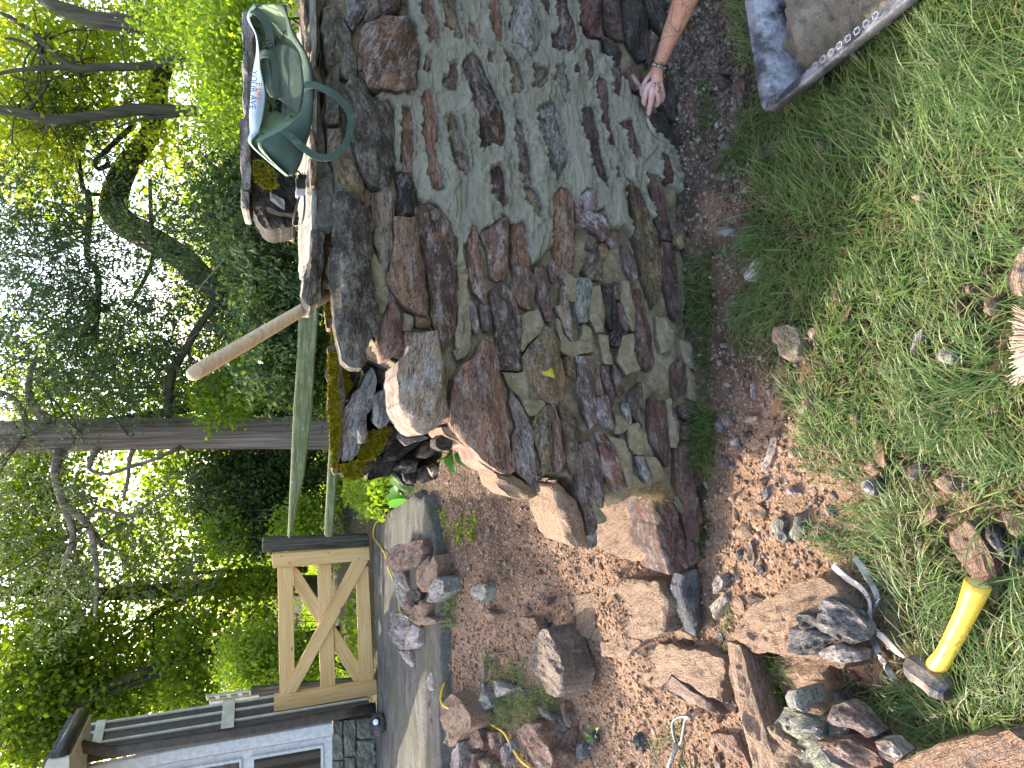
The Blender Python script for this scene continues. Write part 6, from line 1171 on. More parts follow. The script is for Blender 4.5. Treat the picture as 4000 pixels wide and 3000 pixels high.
jt = strap('brick_jointer', flatg([(1068,685),(1140,800),(1210,920),(1232,1000),(1200,1120),(1188,1230),(1240,1370),(1290,1460),(1345,1555)], K_, .035), .014, .004, STEEL, up=Vector((.9, .35, .25))); tag(jt, 'dark S shaped brick jointer standing on its edge next to the pale one', 'jointer')
hk = empty('hooked_tool', tuple(gpt(2655, 2910)), 'grey steel tool with a hooked loop end stuck in the red soil', 'tool')
STG = mat_simple('grey_steel', (.09, .10, .11), (.20, .21, .22), sc=30, rough=.4, metal=.6)
lp = [gpt(*M_([q])[0]) + Vector((0, 0, z)) for q, z in [((330,830),.02),((325,770),.03),((342,712),.045),((385,686),.055),((432,682),.06),((438,690),.05),((395,700),.035),((378,750),.03),((362,810),.025),((345,828),.02)]]
tube('hook', [Vector(p) for p in spline(lp, 4)], [.0058] * 37, STG, 8, hk)
tube('shaft', [gpt(*M_([(332, 826)])[0]) + Vector((0, 0, .02)), gpt(*M_([(300, 950)])[0]) + Vector((0, 0, .03)), gpt(*M_([(300, 950)])[0]) + Vector((-.25, -.06, .05))], [.008, .009, .009], STEEL, 10, hk)
# brush cut by the frame
br = empty('scrub_brush', tuple(gpt(3990, 1350) + Vector((0, -.03, 0))), 'pale bristled wooden scrub brush cut off by the frame edge', 'brush')
BRW = mat_wood('brush_wood', (.30, .18, .09), (.42, .28, .15), (.5, .35, .2), False); BRI = mat_leaf('bristle', [(.20, .15, .12), (.34, .28, .23), (.12, .08, .06)], .1)
bp = gpt(3990, 1350); bc = Vector((bp.x, bp.y - .072, bp.z + .05)); prism('block', [bc + Vector(v) for v in [(-.055, -.05, 0), (.055, -.05, 0), (.06, .012, 0), (-.06, .012, 0)]], (0, 0, .022), BRW, br, .004)
V = []; Fc = []
for i in range(900):
    u_ = random.uniform(-1, 1); v_ = random.random(); p = bc + Vector((u_ * .055, .012 - .03 * v_, .01 + .01 * random.random())); d = Vector((u_ * .55, .9, -.35 - .3 * v_)).normalized() + Vector(rng.normal(0, .06, 3)); q = p + d * .055 * random.uniform(.85, 1.05); s = Vector((.0011, 0, .0006)); k = len(V)
    V += [p - s, p + s, q + s * .7, q - s * .7]; Fc.append((k, k + 1, k + 2, k + 3))
o = mk('bristles', [v - Vector(br.location) for v in V], Fc, BRI, br); o['kind'] = 'stuff'
# yellow cord
CORD = mat_simple('yellow_cord', (.55, .36, .02), (.68, .47, .04), sc=40, rough=.45, bump=.001)
cp = [onZ(x, y, ZS + .022) for x, y in J_([(1340,-20),(1310,55),(1262,85),(1238,150),(1240,220),(1290,290),(1345,380),(1362,470),(1400,570),(1432,640)])] + [onZ(x, y, ZS + .03) for x, y in J_([(1455,760),(1462,840),(1500,890)])] + [onZ(x, y, ZS + .07) for x, y in J_([(1580,940)])] + [onZ(x, y, ZS + .01) for x, y in J_([(1650,985)])] + [gpt(*J_([(1700, 1050)])[0]) - Vector((0, 0, .02)), gpt(*J_([(1790, 1200)])[0]) - Vector((0, 0, .03)), gpt(*L_([(520, 830)])[0]) - Vector((0, 0, .02))]
cp += [gpt(*q) + Vector((0, 0, z)) for q, z in zip(L_([(575,900),(600,980),(650,1080),(750,1160),(880,1225),(1000,1300),(1080,1350),(1130,1420),(1180,1510),(1240,1590),(1330,1659),(1440,1750)]), [.03,.07,.10,.07,.03,.02,.025,.03,.03,.03,.03,.03])]
o = tube('extension_cord', [Vector(p) for p in spline(cp, 5)], [.0068] * (5 * (len(cp) - 1) + 1), CORD, 8); tag(o, 'yellow extension cord winding over the walkway and through the rubble', 'cord')
# wooden handle leaning on the wall
HW = mat_wood('ash_handle', (.36, .24, .14), (.50, .36, .23), (.58, .45, .31), False)
hA, hB = onY(1335, 1120, 2.42), onY(735, 1472, 2.14); d_ = (hB - hA); hd = empty('tool_handle', tuple(hA), 'smooth pale ash tool handle standing up slanted out of the wall top', 'handle')
tube('shaft', [hA + d_ * t_ for t_ in (0, .3, .6, .9, .965, .99, 1.0)], [.0185, .0195, .021, .0225, .0215, .017, .008], HW, 20, hd)
# ================================================================ MIXING TUB
t = NT('black_tub'); co = t.coord(); crust = t.math('MULTIPLY', t.ramp(t.noise(t.mapping(co, scale=(1, 1, 1)), 9, 6, .7), [(.42, 0), (.56, 1)]), t.attr('crust', 'GEOMETRY', 'Fac'))
TUB = t.bsdf(t.mix(crust, (.018, .019, .023), t.ramp(t.noise(co, 50, 4, .7), [(.3, (.16, .17, .19)), (.7, (.36, .37, .40))])), t.ramp(crust, [(0, .35), (1, .9)]), t.bump(t.noise(co, 60, 4, .7), .003), spec=.5)
zr = .16; P0 = onZ(2984, 452, zr); PAd = (onZ(2918, -20, zr) - P0).normalized(); PBd = (onZ(3529, 0, zr) - P0).normalized()
mid = (PAd + PBd).normalized(); e1 = (mid + Vector((-mid.y, mid.x, 0))).normalized(); e2 = (mid - Vector((-mid.y, mid.x, 0))).normalized()
ea, eb = (e1, e2) if e1.dot(PAd) > e2.dot(PAd) else (e2, e1); LA, LB_ = .50, .72
tub = empty('mixing_tub', (P0 + ea * LA / 2 + eb * LB_ / 2 - Vector((0, 0, zr))), 'black plastic mixing tub crusted with cement and half full of wet mortar', 'tub')
cen = P0 + ea * LA / 2 + eb * LB_ / 2
def rr(a, b, r, z, n=7):
    out = []
    for sx, sy, t0 in ((1, 1, 0), (-1, 1, 90), (-1, -1, 180), (1, -1, 270)):
        for i in range(n):
            th = R(t0 + 90 * i / (n - 1)); out.append((sx * (a / 2 - r) + r * math.cos(th), sy * (b / 2 - r) + r * math.sin(th), z))
    return out
prof = [(.10, -zr + .004, 0), (.075, -zr + .004, 0), (.035, -.012, 0), (.028, -.004, 0), (.0, -.004, 0), (.0, -.022, 0), (-.0035, -.022, 0), (-.0045, .0, .2), (.0, .006, .55), (.012, .004, .5), (.024, .002, .55), (.03, -.004, 1), (.04, -.02, 1), (.078, -zr + .02, 1), (.10, -zr + .012, 1)]
V = []; cr = []; n_ = 28
for ins_, z, c in prof:
    for p in rr(LA - 2 * ins_, LB_ - 2 * ins_, max(.045 - ins_ * .2, .02), z): V.append(Vector(p)); cr.append(c)
Fc = [(i * n_ + j, i * n_ + (j + 1) % n_, (i + 1) * n_ + (j + 1) % n_, (i + 1) * n_ + j) for i in range(len(prof) - 1) for j in range(n_)] + [tuple(range(n_)), tuple((len(prof) - 1) * n_ + j for j in range(n_))]
M = Matrix((ea, eb, Vector((0, 0, 1)))).transposed()
o = mk('basin', [M @ v + Vector((0, 0, zr)) for v in V], Fc, TUB, tub, True); at = o.data.attributes.new('crust', 'FLOAT', 'POINT'); at.data.foreach_set('value', cr)
bm = bmesh.new(); bm.from_mesh(o.data); bmesh.ops.recalc_face_normals(bm, faces=bm.faces); bm.to_mesh(o.data); bm.free()
try: o.data.set_sharp_from_angle(angle=R(50))
except Exception: pass
gx, gy = np.meshgrid(np.linspace(-LA / 2 + .035, LA / 2 - .035, 120), np.linspace(-LB_ / 2 + .035, LB_ / 2 - .035, 170), indexing='ij')
ed = np.minimum(LA / 2 - .035 - np.abs(gx), LB_ / 2 - .035 - np.abs(gy))
h = -.062 + .045 * smooth(0, .14, ed) + (fbm(gx * 10, gy * 10, 4) - .5) * .08 + (fbm(gx * 32, gy * 32, 4) - .5) * .05
corner = np.hypot(gx + LA / 2, gy + LB_ / 2); h = h - .07 * (1 - smooth(.04, .20, corner)) - .03 * (1 - smooth(0, .10, gy + LB_ / 2))
h = np.maximum(h, -zr + .0)
Vn = np.column_stack([gx.ravel(), gy.ravel(), h.ravel()]) @ np.array(M).T + np.array([0, 0, zr]); I = np.arange(gx.size).reshape(gx.shape); q = np.stack([I[:-1, :-1], I[1:, :-1], I[1:, 1:], I[:-1, 1:]], -1).reshape(-1, 4)
t = NT('wet_mix'); co = t.coord(); n1 = t.noise(co, 14, 5, .7); n2 = t.noise(co, 70, 5, .75); MIXM = t.bsdf(t.ramp(n1, [(.3, (.12, .11, .085)), (.6, (.20, .185, .145)), (.8, (.27, .25, .20))]), .7, t.bump(t.math('ADD', n1, n2), .02), spec=.4)
mk_np('mortar_mix', Vn, q, MIXM, tub, True)
SQ = mat_simple('rim_emboss', (.10, .11, .13), (.30, .31, .34), sc=30, rough=.6)
for i in range(8):                                # row of raised hollow squares moulded in the rim
    c = P0 + eb * (.20 + i * .026) + ea * .016 + Vector((0, 0, .0075)) - Vector(tub.location)
    for du, dv, lu, lv in ((-.007, 0, .001, .008), (.007, 0, .001, .008), (0, -.007, .008, .001), (0, .007, .008, .001)):
        pc = c + ea * du + eb * dv; V = [pc + ea * (a * lu) + eb * (b * lv) for a, b in ((-1, -1), (1, -1), (1, 1), (-1, 1))]
        mk('rim_mark', V + [v + Vector((0, 0, .002)) for v in V], [(0, 1, 2, 3)[::-1], (4, 5, 6, 7), (0, 1, 5, 4), (1, 2, 6, 5), (2, 3, 7, 6), (3, 0, 4, 7)], SQ, tub)
# ================================================================ CANVAS BAG
t = NT('green_canvas'); co = t.coord(); n = t.noise(co, 7, 4, .6); wv = t.noise(t.mapping(co, scale=(1, 1, 1)), 400, 2)
CANV = t.bsdf(t.mix(t.ramp(t.noise(co, 14, 5, .7), [(.55, 0), (.72, .5)]), t.ramp(n, [(.3, (.035, .06, .046)), (.7, (.055, .088, .066))]), (.15, .20, .18)), .9, t.bump(t.math('ADD', wv, t.math('MULTIPLY', n, 3)), .003), spec=.2)
t = NT('canvas_lining'); co = t.coord(); LIN = t.bsdf(t.mix(t.ramp(t.noise(co, 16, 6, .75, .5), [(.54, 0), (.60, .95)]), t.ramp(t.noise(co, 6, 3), [(.3, (.10, .16, .10)), (.7, (.17, .25, .15))]), (.015, .02, .02)), .9, spec=.2)
t = NT('blue_white_panel'); co = t.coord(); FLAP = t.bsdf(t.ramp(t.noise(co, 8, 4), [(.3, (.17, .25, .28)), (.7, (.28, .35, .35))]), .85, spec=.2)
bag = empty('tote_bag', tuple(onY(1215, 340, 2.3)), 'slumped green canvas tote bag lying open on top of the wall', 'bag')
def loft(name, rows, mat, k=4, th=.0, Ys=None):
    """rows: list of lists of (px,py,Y)"""
    rs = [spline([tuple(map(float, p)) for p in r], k) for r in rows]; cols = [spline([r[i] for r in rs], k) for i in range(len(rs[0]))]; n, m = len(cols), len(cols[0]); V = []
    for i in range(n):
        for j in range(m):
            x, y, Y = cols[i][j]; V.append(onY(x, y, Y + .006 * (noise.noise(Vector((x * .02, y * .02, 3.))))) - Vector(bag.location))
    Fc = [(i * m + j, (i + 1) * m + j, (i + 1) * m + j + 1, i * m + j + 1) for i in range(n - 1) for j in range(m - 1)]
    o = mk(name, V, Fc, mat, bag, True); md = o.modifiers.new('cloth', 'SOLIDIFY'); md.thickness = .003; md.offset = 0; return o
st_ = [40, 150, 300, 450, 600, 800, 1000, 1140, 1240, 1400, 1520]
backL = [200, 145, 218, 225, 200, 180, 165, 172, 165, 335, 480]; backR = [215, 165, 225, 250, 262, 300, 280, 240, 182, 345, 485]
frontT = [380, 480, 500, 600, 628, 640, 592, 430, 250, 360, 490]; frontB = [480, 500, 560, 650, 705, 722, 705, 690, 655, 610, 548]
def c_(zx, zy): q = A_([(zx, zy)])[0]; return q
def row(xs, Y): return [(*c_(x, y), Y if not isinstance(Y, list) else Y[i]) for i, (x, y) in enumerate(zip(xs, st_))]
loft('front_panel', [row(frontT, 2.24), row([(a * .6 + b * .4) for a, b in zip(frontT, frontB)], 2.20), row([(a * .2 + b * .8) for a, b in zip(frontT, frontB)], 2.185), row(frontB, 2.19)], CANV)
loft('back_flap', [row(backL, 2.50), row([(a + b) / 2 for a, b in zip(backL, backR)], 2.46), row(backR, 2.44)], FLAP)
dg = [2.30, 2.40, 2.44, 2.45, 2.45, 2.45, 2.44, 2.38, 2.28, 2.25, 2.22]
loft('back_panel', [row([b + 1 for b in backR], [2.36, 2.44, 2.5, 2.5, 2.5, 2.5, 2.5, 2.42, 2.30, 2.26, 2.23]), row([b * .6 + f * .4 for b, f in zip(backR, frontT)], [d + .07 for d in dg]), row([b * .2 + f * .8 for b, f in zip(backR, frontT)], dg), row([f + 14 for f in frontT], [d - .04 for d in dg])], LIN)
# inner folded sheets of canvas
loft('inner_fold', [[(*c_(x, y), Y) for x, y, Y in r] for r in [[(345,420,2.44),(385,560,2.44),(400,700,2.43),(420,860,2.42)], [(470,370,2.36),(480,560,2.36),(520,760,2.36),(560,960,2.35)], [(600,450,2.28),(625,600,2.28),(632,760,2.28),(590,980,2.28)]]], CANV)
loft('inner_fold', [[(*c_(x, y), Y) for x, y, Y in r] for r in [[(255,480,2.46),(290,600,2.46),(310,760,2.46),(350,840,2.45)], [(330,470,2.42),(350,600,2.42),(360,720,2.42),(395,850,2.42)]]], CANV)
def handle_band(pts, Ys, w, mat=CANV):
    P = [onY(*c_(x, y), Y) for (x, y), Y in zip(pts, Ys)]; return strap('handle', P, w, .003, mat, up=Vector((0, -1, .3)), parent=bag, k=5)
handle_band([(640,735),(720,735),(800,765),(900,820),(975,890),(1025,970),(1042,1060),(1025,1170),(985,1260),(920,1330),(840,1362),(740,1350),(640,1285),(540,1200),(445,1130)], [2.17,2.15,2.12,2.09,2.08,2.07,2.07,2.07,2.07,2.08,2.09,2.11,2.14,2.17,2.22], .021)
handle_band([(255,480),(300,462),(350,475),(385,530),(392,640),(388,760),(420,850)], [2.43,2.40,2.38,2.38,2.38,2.39,2.4], .026)
handle_band([(190,85),(245,110),(300,180),(335,280),(345,400)], [2.40,2.37,2.36,2.36,2.38], .026)
def text(name, body, size, mat, loc, ex, ey, parent, th=.0006, squeeze=1.0):
    cu = bpy.data.curves.new(name, 'FONT'); cu.body = body; cu.size = size; cu.extrude = th; cu.align_x = 'CENTER'; cu.align_y = 'CENTER'; cu.materials.append(mat)
    tmp = bpy.data.objects.new('tmp', cu); COL.objects.link(tmp); dg_ = bpy.context.evaluated_depsgraph_get(); me = bpy.data.meshes.new_from_object(tmp.evaluated_get(dg_)); bpy.data.objects.remove(tmp)
    if not me.materials: me.materials.append(mat)
    o = bpy.data.objects.new(name, me); COL.objects.link(o); ex = Vector(ex).normalized(); n = ex.cross(Vector(ey)).normalized(); ey = n.cross(ex).normalized(); Mx = Matrix((ex * squeeze, ey, n)).transposed().to_4x4(); o.matrix_world = Matrix.Translation(Vector(loc)) @ Mx
    if parent: 
        o.parent = parent; o.location = Vector(loc) - Vector(parent.location)
    return o
BLU = mat_simple('blue_print', (.07, .13, .28), (.10, .17, .33)); REDP = mat_simple('red_print', (.45, .10, .10), (.5, .15, .14)); BLK = mat_simple('black_print', (.012, .014, .015), (.02, .02, .02))
def ftext(body, zx0, zy0, zx1, zy1, Y, size, mat):
    a, b = onY(*c_(zx0, zy0), Y), onY(*c_(zx1, zy1), Y); ex = b - a; ey = Vector((0, -.1, -1)); text('lettering', body, size, mat, (a + b) / 2, ex, ey, bag, squeeze=1)
ftext('YOUR AVE', 205, 540, 186, 1010, 2.40, .027, BLU); ftext('E LIFE', 250, 620, 236, 960, 2.395, .024, REDP); ftext('IR', 300, 350, 345, 430, 2.36, .04, BLK)
# charger and its cable on the cap stone
ch = empty('power_adapter', tuple(onY(1190, 725, 2.28)), 'small grey and black plug adapter with a looped black cable beside the bag', 'adapter')
BK = mat_simple('black_plastic', (.012, .012, .014), (.02, .02, .022), rough=.35); GP = mat_simple('grey_plastic', (.36, .37, .42), (.42, .43, .48), rough=.35)
def abox(name, y0, y1, x0, x1, mat, Y=2.28, th=.03): return prism(name, [onY(x, y, Y) for x, y in [(x0, y0), (x1, y0), (x1, y1), (x0, y1)]], (0, th, 0), mat, ch, .003)
abox('casing', 695, 735, 1157, 1195, BK); abox('casing', 735, 765, 1156, 1192, GP); abox('plug_head', 680, 696, 1162, 1198, BK, 2.285, .02); abox('prong', 672, 682, 1180, 1183, STEEL, 2.29, .005); abox('prong', 672, 682, 1190, 1193, STEEL, 2.29, .005)
tube('cable', [Vector(p) for p in spline([onY(1171, 764, 2.29), onY(1160, 800, 2.3), onY(1150, 840, 2.32), onY(1145, 870, 2.34), onY(1155, 882, 2.34), onY(1176, 872, 2.30), onY(1186, 840, 2.27), onY(1190, 800, 2.26), onY(1189, 764, 2.27)], 4)], [.0032] * 33, BK, 6, ch)
tube('cable', [Vector(p) for p in spline([onY(1175, 682, 2.29), onY(1165, 670, 2.27), onY(1150, 660, 2.25), onY(1140, 640, 2.25)], 4)], [.0032] * 13, BK, 6, ch)

# ================================================================ ARM AND HAND
t = NT('skin'); co = t.coord(); hand_w = t.attr('dusty', 'GEOMETRY', 'Fac')
sk = t.ramp(t.noise(co, 20, 4, .6), [(.3, (.42, .19, .12)), (.7, (.52, .26, .17))]); sk = t.mix(hand_w, sk, t.ramp(t.noise(co, 45, 4), [(.3, (.50, .27, .24)), (.7, (.60, .40, .37))]))
dsn = t.vadd(co, t.node('ShaderNodeVectorMath', {0: t.noise(co, 14, 2, .5, 0, 1), 1: (.06, .06, .06)}, operation='MULTIPLY').outputs[0])
ln = t.ramp(t.vor(dsn, 15, 'DISTANCE_TO_EDGE'), [(.02, 1), (.045, 0)]); rg = t.ramp(t.math('FRACT', t.math('MULTIPLY', t.vor(dsn, 18), 5)), [(.10, 1), (.18, 0), (.9, 0)])
tat = t.math('MULTIPLY', t.math('MAXIMUM', ln, rg), t.attr('tattoo', 'GEOMETRY', 'Fac')); tat = t.math('MULTIPLY', tat, t.ramp(t.noise(co, 13, 2), [(.42, .15), (.5, 1)]))
sk = t.mix(t.math('MULTIPLY', tat, .62), sk, (.07, .06, .06))
pr = t.node('ShaderNodeBsdfPrincipled', {'Base Color': sk, 'Roughness': .5, 'Specular IOR Level': .35, 'Subsurface Weight': .08, 'Subsurface Scale': .01, 'Normal': t.bump(t.math('ADD', t.noise(co, 90, 4, .7), t.noise(co, 300, 2)), .0015, .8)}); t.l.new(pr.outputs[0], t.out.inputs[0]); SKIN = t.m
def hw(zx, zy, off): q = B_([(zx, zy)])[0]; return onW(q[0], q[1], off)
per = empty('person', tuple(hw(1700, 590, -.14)), 'tattooed forearm and dusty hand reaching in with a slim pointing trowel', 'person')
J = {}; verts = []; rads = []; edges = []
def jv(name, p, r, par=None):
    J[name] = len(verts); verts.append(Vector(p)); rads.append(r)
    if par is not None: edges.append((J[par], J[name]))
wr = hw(1708, 590, -.13)
jv('w', wr, .026); fa = hw(1800, 330, -.20); jv('fa', fa, .031, 'w'); fb = hw(1890, 130, -.26); jv('fb', fb, .040, 'fa'); fc = hw(1965, -60, -.33); jv('fc', fc, .046, 'fb'); jv('el', fc + (fc - fb) * .9, .042, 'fc'); elb = verts[-1]
jv('ua', elb + Vector((.12, -.02, .16)), .047, 'el'); jv('sh', elb + Vector((.22, -.02, .34)), .056, 'ua')
jv('p0', hw(1690, 660, -.115), .025, 'w')
for nm, (kx, ky, ko, kr), rest in [('a', (1603, 765, -.085, .0125), [(1590, 835, -.070, .0115), (1582, 885, -.045, .0105), (1600, 905, -.03, .0085)]), ('b', (1650, 790, -.100, .0135), [(1648, 860, -.085, .0112), (1630, 930, -.062, .0098), (1622, 1000, -.035, .0078)]), ('c', (1698, 798, -.105, .0135), [(1712, 858, -.085, .0112), (1697, 905, -.055, .0100), (1680, 915, -.04, .0085)]), ('d', (1733, 780, -.095, .0125), [(1748, 830, -.075, .0105), (1735, 868, -.05, .0095), (1718, 880, -.035, .008)])]:
    m_ = (Vector(verts[J['p0']]) + hw(kx, ky, ko)) / 2; jv('m' + nm, m_, .0175, 'p0'); jv('k' + nm, hw(kx, ky, ko), kr, 'm' + nm); pv = 'k' + nm
    for i, (x, y, o_, r_) in enumerate(rest): jv(nm + str(i), hw(x, y, o_), r_, pv); pv = nm + str(i)
jv('t0', hw(1640, 670, -.085), .017, 'w'); jv('t1', hw(1588, 730, -.055), .013, 't0'); jv('t2', hw(1565, 790, -.035), .011, 't1'); jv('t3', hw(1580, 840, -.022), .009, 't2')
me = bpy.data.meshes.new('arm'); me.from_pydata([tuple(v - Vector(per.location)) for v in verts], edges, []); me.materials.append(SKIN); arm = bpy.data.objects.new('arm', me); COL.objects.link(arm); arm.parent = per
sm = arm.modifiers.new('skin', 'SKIN'); sm.use_smooth_shade = True; sm.branch_smoothing = .6
for i, r_ in enumerate(rads): me.skin_vertices[0].data[i].radius = (r_, r_)
me.skin_vertices[0].data[0].use_root = True
ss = arm.modifiers.new('sub', 'SUBSURF'); ss.levels = 2; ss.render_levels = 2
dg_ = bpy.context.evaluated_depsgraph_get(); m2 = bpy.data.meshes.new_from_object(arm.evaluated_get(dg_)); arm.modifiers.clear(); arm.data = m2
co_ = np.empty(len(m2.vertices) * 3); m2.vertices.foreach_get('co', co_); co_ = co_.reshape(-1, 3) + np.array(per.location)
ax_ = np.array((fa - wr).normalized()); s_ = (co_ - np.array(wr)) @ ax_; at = m2.attributes.new('dusty', 'FLOAT', 'POINT'); at.data.foreach_set('value', smooth(.0, -.06, s_)); at = m2.attributes.new('tattoo', 'FLOAT', 'POINT'); at.data.foreach_set('value', smooth(.0, .02, s_) * (1 - smooth(.34, .40, s_)))
# nails
NAIL = mat_simple('finger_nail', (.55, .38, .34), (.62, .46, .42), rough=.35)
ux = (fa - wr).normalized(); sd_ = ux.orthogonal().normalized(); s2 = ux.cross(sd_)
wb_pts = [wr + ux * .012 + (sd_ * math.cos(a) + s2 * math.sin(a)) * .0300 for a in np.linspace(0, 2 * math.pi, 33)]
V = []; Fc = []
for i in range(32):
    rd = (wb_pts[i] - wr - ux * .012).normalized()
    for du, dr in ((-.005, 0), (.005, 0), (.005, .002), (-.005, .002)): V.append(wb_pts[i] + ux * du + rd * dr - Vector(per.location))
for i in range(32):
    for j in range(4): Fc.append((i * 4 + j, ((i + 1) % 32) * 4 + j, ((i + 1) % 32) * 4 + (j + 1) % 4, i * 4 + (j + 1) % 4))
wbm = mk('wristband', V, Fc, BK, per, True)
camdir = (CAM - wr).normalized(); fr = (camdir - ux * camdir.dot(ux)).normalized(); WHT = mat_simple('white_print', (.7, .7, .7), (.75, .75, .75))
sx = fr.cross(ux)
for i, ch_ in enumerate("IT'S OK NOT"):
    a = (i - 5) * .16; nn_ = (fr * math.cos(a) + sx * math.sin(a)).normalized(); tx = (sx * math.cos(a) - fr * math.sin(a)) * 1.0
    if ch_ != ' ': text('lettering', ch_, .009, WHT, wr + ux * .012 + nn_ * .0326, -tx, -ux, per, .0002)
# hand lettering, wrapped on the skin
hc = hw(1700, 745, -.12); tx_ = (hw(1740, 775, -.12) - hw(1655, 715, -.12)).normalized(); o = text('hand_tattoo', 'Forg', .030, mat_simple('tattoo_ink', (.06, .05, .06), (.09, .08, .08)), hc + (CAM - hc).normalized() * .04, tx_, (CAM - hc).cross(tx_), per, 0)
m_ = o.modifiers.new('wrap', 'SHRINKWRAP'); m_.target = arm; m_.wrap_method = 'PROJECT'; m_.use_project_z = True; m_.use_negative_direction = True; m_.use_positive_direction = False; m_.offset = .0006
tw = empty('pointing_trowel', tuple(hw(1560, 760, -.03)), 'slim steel pointing trowel held in the hand against the wall foot', 'trowel')
strap('handle', [hw(1483, 652, -.075), hw(1515, 700, -.062), hw(1560, 765, -.045), hw(1600, 880, -.03)], [.012, .013, .012, .008], .009, STEEL, up=(CAM - wr).normalized(), parent=tw)
strap('blade', [hw(1600, 880, -.03), hw(1612, 1020, -.024), hw(1640, 1090, -.022), hw(1672, 1150, -.02), hw(1700, 1180, -.018)], [.006, .009, .012, .011, .007], .002, STEEL, up=Vector((0, -1, .3)), parent=tw)
# ================================================================ GRASS
GRASS = mat_leaf('grass_blade', [(.04, .09, .025), (.065, .135, .035), (.11, .19, .05), (.05, .11, .035), (.17, .25, .075), (.075, .145, .04), (.22, .21, .10), (.055, .12, .045)], .4, .4)
def blades(name, X, Y, Z, L, az, lean, w, label=None, parent=None, mat=GRASS):
    n = len(X); dx, dy = np.cos(az), np.sin(az); T = np.array([0, .33, .68, 1.0]); V = np.zeros((n, 8, 3)); sxv, syv = -dy, dx
    for i, t_ in enumerate(T):
        th = lean * t_ ** .75; hor = L * t_ * np.sin(th); ver = L * t_ * np.cos(th * .92); ww = w * [1., .95, .65, .06][i]
        for s_, k in ((-1, 0), (1, 1)):
            V[:, 2 * i + k, 0] = X + dx * hor + sxv * ww * s_; V[:, 2 * i + k, 1] = Y + dy * hor + syv * ww * s_; V[:, 2 * i + k, 2] = Z + ver
    f = np.array([(0, 1, 3, 2), (2, 3, 5, 4), (4, 5, 7, 6)])[None] + 8 * np.arange(n)[:, None, None]
    o = mk_np(name, V.reshape(-1, 3), f.reshape(-1, 4), mat)
    if label: tag(o, label, kind='stuff')
    return o
SUPP = [(K_([(1880,885),(1560,1520)]), 40), (K_([(1390,1455),(1640,1640)]), 60), (K_([(930,745),(1130,900),(1200,1040),(1220,1190),(1440,1390)]), 40), (K_([(1068,685),(1210,920),(1232,1000),(1188,1230),(1345,1555)]), 32), (K_([(1760,540),(1900,700),(2090,960)]), 95), (G_([(600,700),(700,800)]), 70), (G_([(1650,840),(1800,860)]), 45), (G_([(400,290),(460,230)]), 45), (G_([(2130,300),(2200,420)]), 60), (G_([(2110,760),(2250,760)]), 60), (G_([(490,1570),(570,1360)]), 45), (K_([(1600,180),(1740,190)]), 50), (K_([(1060,170),(1150,220)]), 40), (G_([(1480,780),(1550,680)]), 30), (G_([(1160,1570),(1260,1600)]), 40), (G_([(1460,1610),(1540,1570)]), 40), (G_([(2000,470),(2050,550)]), 45), (G_([(940,410),(1000,450)]), 28), (G_([(1830,390),(1890,410)]), 28), (H_([(850,930),(890,990)]), 30), (H_([(440,1040),(640,930)]), 35), (G_([(780,670),(850,690)]), 35)]
n = 220000
X = rng.uniform(-1.75, 2.0, n); Y = rng.uniform(.45, 2.25, n); r_, g_, l_ = zones(X, Y); px_, py_ = proj(np.column_stack([X, Y, np.zeros(n)]))
view = (px_ < 4300) & (py_ > -400) & (py_ < 3400); dens = l_ * (.5 + .7 * smooth(.35, .6, fbm(X * 7, Y * 7, 3))) * np.where(view, 1, .25)
dens = np.where((Y > W0 + WS * X - .02), 0, dens); tx, ty = cen.x, cen.y
ca = (X - tx) * ea.x + (Y - ty) * ea.y; cb = (X - tx) * eb.x + (Y - ty) * eb.y; dens = np.where((np.abs(ca) < LA / 2 - .07) & (np.abs(cb) < LB_ / 2 - .07), 0, dens)
supp = np.zeros(n)
for pl_, rad_ in SUPP:
    for (x1_, y1_), (x2_, y2_) in zip(pl_[:-1], pl_[1:]):
        dx_, dy_ = x2_ - x1_, y2_ - y1_; t_ = np.clip(((px_ - x1_) * dx_ + (py_ - y1_) * dy_) / (dx_ * dx_ + dy_ * dy_), 0, 1); supp = np.maximum(supp, np.exp(-(np.hypot(px_ - x1_ - t_ * dx_, py_ - y1_ - t_ * dy_) / rad_) ** 2))
dens = dens * (1 - .93 * supp)
k = rng.random(n) < dens * .62; X, Y = X[k], Y[k]; z = gh(X, Y); m = len(X)
flow = fbm(X * 2.2, Y * 2.2, 3) * 14; az = flow + rng.normal(0, .9, m); L = rng.uniform(.045, .155, m) * (.5 + .7 * fbm(X * 3 + 9, Y * 3, 2)) * (.55 + .45 * zones(X, Y)[2]); lean = np.clip(rng.normal(1.15, .33, m), .2, 1.62)
blades('grass', X, Y, z, L, az, lean, rng.uniform(.0007, .0021, m), 'lush uneven lawn grass in the foreground')
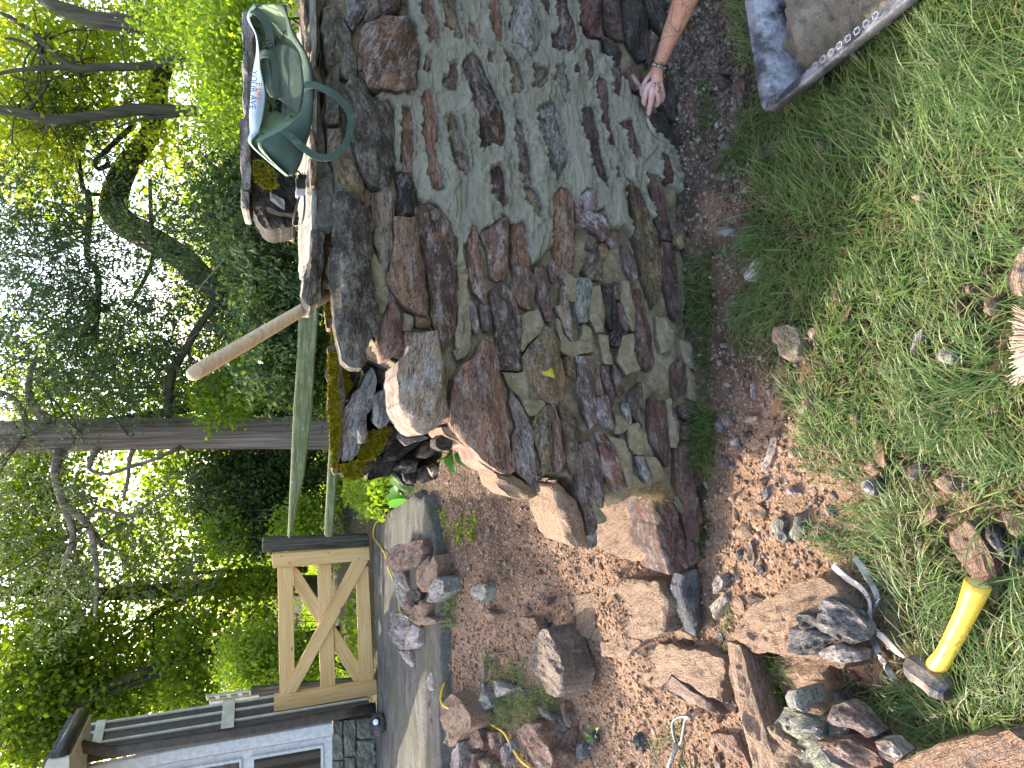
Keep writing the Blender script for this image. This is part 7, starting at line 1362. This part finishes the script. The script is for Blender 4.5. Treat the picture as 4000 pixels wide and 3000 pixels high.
# straw thatch
j = rng.random(m) < .22; STRAW = mat_leaf('straw', [(.20, .15, .07), (.30, .24, .12), (.14, .10, .05)], .3)
blades('straw_thatch', X[j], Y[j], z[j], L[j] * .9, az[j] + 1.5, np.full(j.sum(), 1.5), rng.uniform(.0007, .0013, j.sum()), 'dry straw coloured thatch between the grass blades', mat=STRAW)
def tuft(px0, px1, py0, py1, n, L0, L1, lean=1.0, azm=None, label='loose tuft of grass', jit=.7, off=0):
    x = rng.uniform(px0, px1, n); y = rng.uniform(py0, py1, n); P = []
    for i in range(0, n, 6): P.append(gpt(x[i], y[i]))
    P = np.repeat(np.array(P), 6, 0)[:n] + rng.normal(0, .008, (n, 3)) * np.array([1, 1, 0]); a = (azm if azm is not None else rng.uniform(0, 6.28)) + rng.normal(0, jit, n)
    return blades('grass', P[:, 0], P[:, 1], P[:, 2] - .004 + off, rng.uniform(L0, L1, n), a, np.clip(rng.normal(lean, .3, n), .1, 1.6), rng.uniform(.0008, .0016, n), label)
tuft(2710, 2790, 980, 1270, 420, .06, .13, .9, -1.6, 'green grass growing along the foot of the wall', 1.3)
tuft(2720, 2770, 1270, 1560, 260, .03, .08, .9, -1.6, 'thin grass at the foot of the wall')
tuft(2725, 2800, 1600, 1810, 480, .07, .15, .9, -1.5, 'lush grass clump at the foot of the wall', 1.2)
tuft(2700, 2760, 1980, 2160, 300, .04, .09, .8, -1.5, 'grass wisps at the end of the base course')
tuft(2740, 2800, 300, 560, 300, .03, .07, .9, None, 'small green wisps in the mortar spill')
tuft(1900, 2060, 2560, 2680, 420, .03, .07, 1.35, None, 'cut grass clippings on the dug soil', 2.5, .01)
tuft(1930, 2180, 2700, 2830, 900, .03, .08, 1.3, None, 'heap of cut grass between the stones', 2.5, .02)
tuft(2080, 2200, 2560, 2760, 420, .02, .06, 1.35, None, 'grass clippings beside the grey boulder', 2.5, .01)
tuft(1700, 1800, 2310, 2440, 420, .05, .13, 1.3, 1.9, 'long uprooted grass lying at the edge of the soil', .3, .015)
tuft(2970, 3090, 2560, 2760, 900, .05, .11, .8, -1.2, 'shaded grass growing in the pit between boulders')
tuft(2560, 2680, 2820, 2990, 90, .03, .08, 1.2, None, 'thin pale grass by the hooked tool', 2.)
tuft(2830, 2870, 2330, 2560, 110, .03, .07, 1.1, None, 'grass between wall end and boulder', 1.)
n = 1600; q = [gpt(random.uniform(1770, 1870), random.uniform(2010, 2120)) for _ in range(40)] + [gpt(random.uniform(1640, 1760), random.uniform(1980, 2100)) for _ in range(50)]
q = np.array([tuple(p) for p in q]) + np.array([0, 0, .012]); fo = leaves('ground_cover', None, q, 8, (.018, .018, .01), .008, L_GRN, .8); tag(fo, 'tiny chickweed sprouting at the walkway edge', kind='stuff')
fn = empty('fern', tuple(gpt(2840, 975)), 'tiny green fern frond at the foot of the wall', 'plant'); b = gpt(2830, 1005); t2_ = gpt(2860, 960)
tube('stem', [b, t2_ + Vector((0, 0, .03))], [.001, .0006], PLG, 4, fn)
for i in range(9):
    p = b.lerp(t2_ + Vector((0, 0, .03)), .15 + i * .09)
    for s_ in (-1, 1): leafblade('leaflet', p, p + (t2_ - b).cross(Vector((0, 0, 1))).normalized() * s_ * .014 * (1 - i * .08) + (t2_ - b) * .08, .003, PLG, fn, .001, Vector((0, -.4, 1)))
n = 700; X = np.full(n, 0.); P = np.array([tuple(onW(random.gauss(2560, 55), random.gauss(1925, 9), -.015)) for _ in range(70)]); P = np.repeat(P, 10, 0) + rng.normal(0, .012, (n, 3)) * np.array([1, .3, 1])
blades('dead_roots', P[:, 0], P[:, 1], P[:, 2], rng.uniform(.015, .05, n), rng.uniform(0, 6.28, n), rng.uniform(.3, 2.6, n), np.full(n, .0005), 'tangle of dead rootlets hanging on the broken wall end', mat=STRAW)
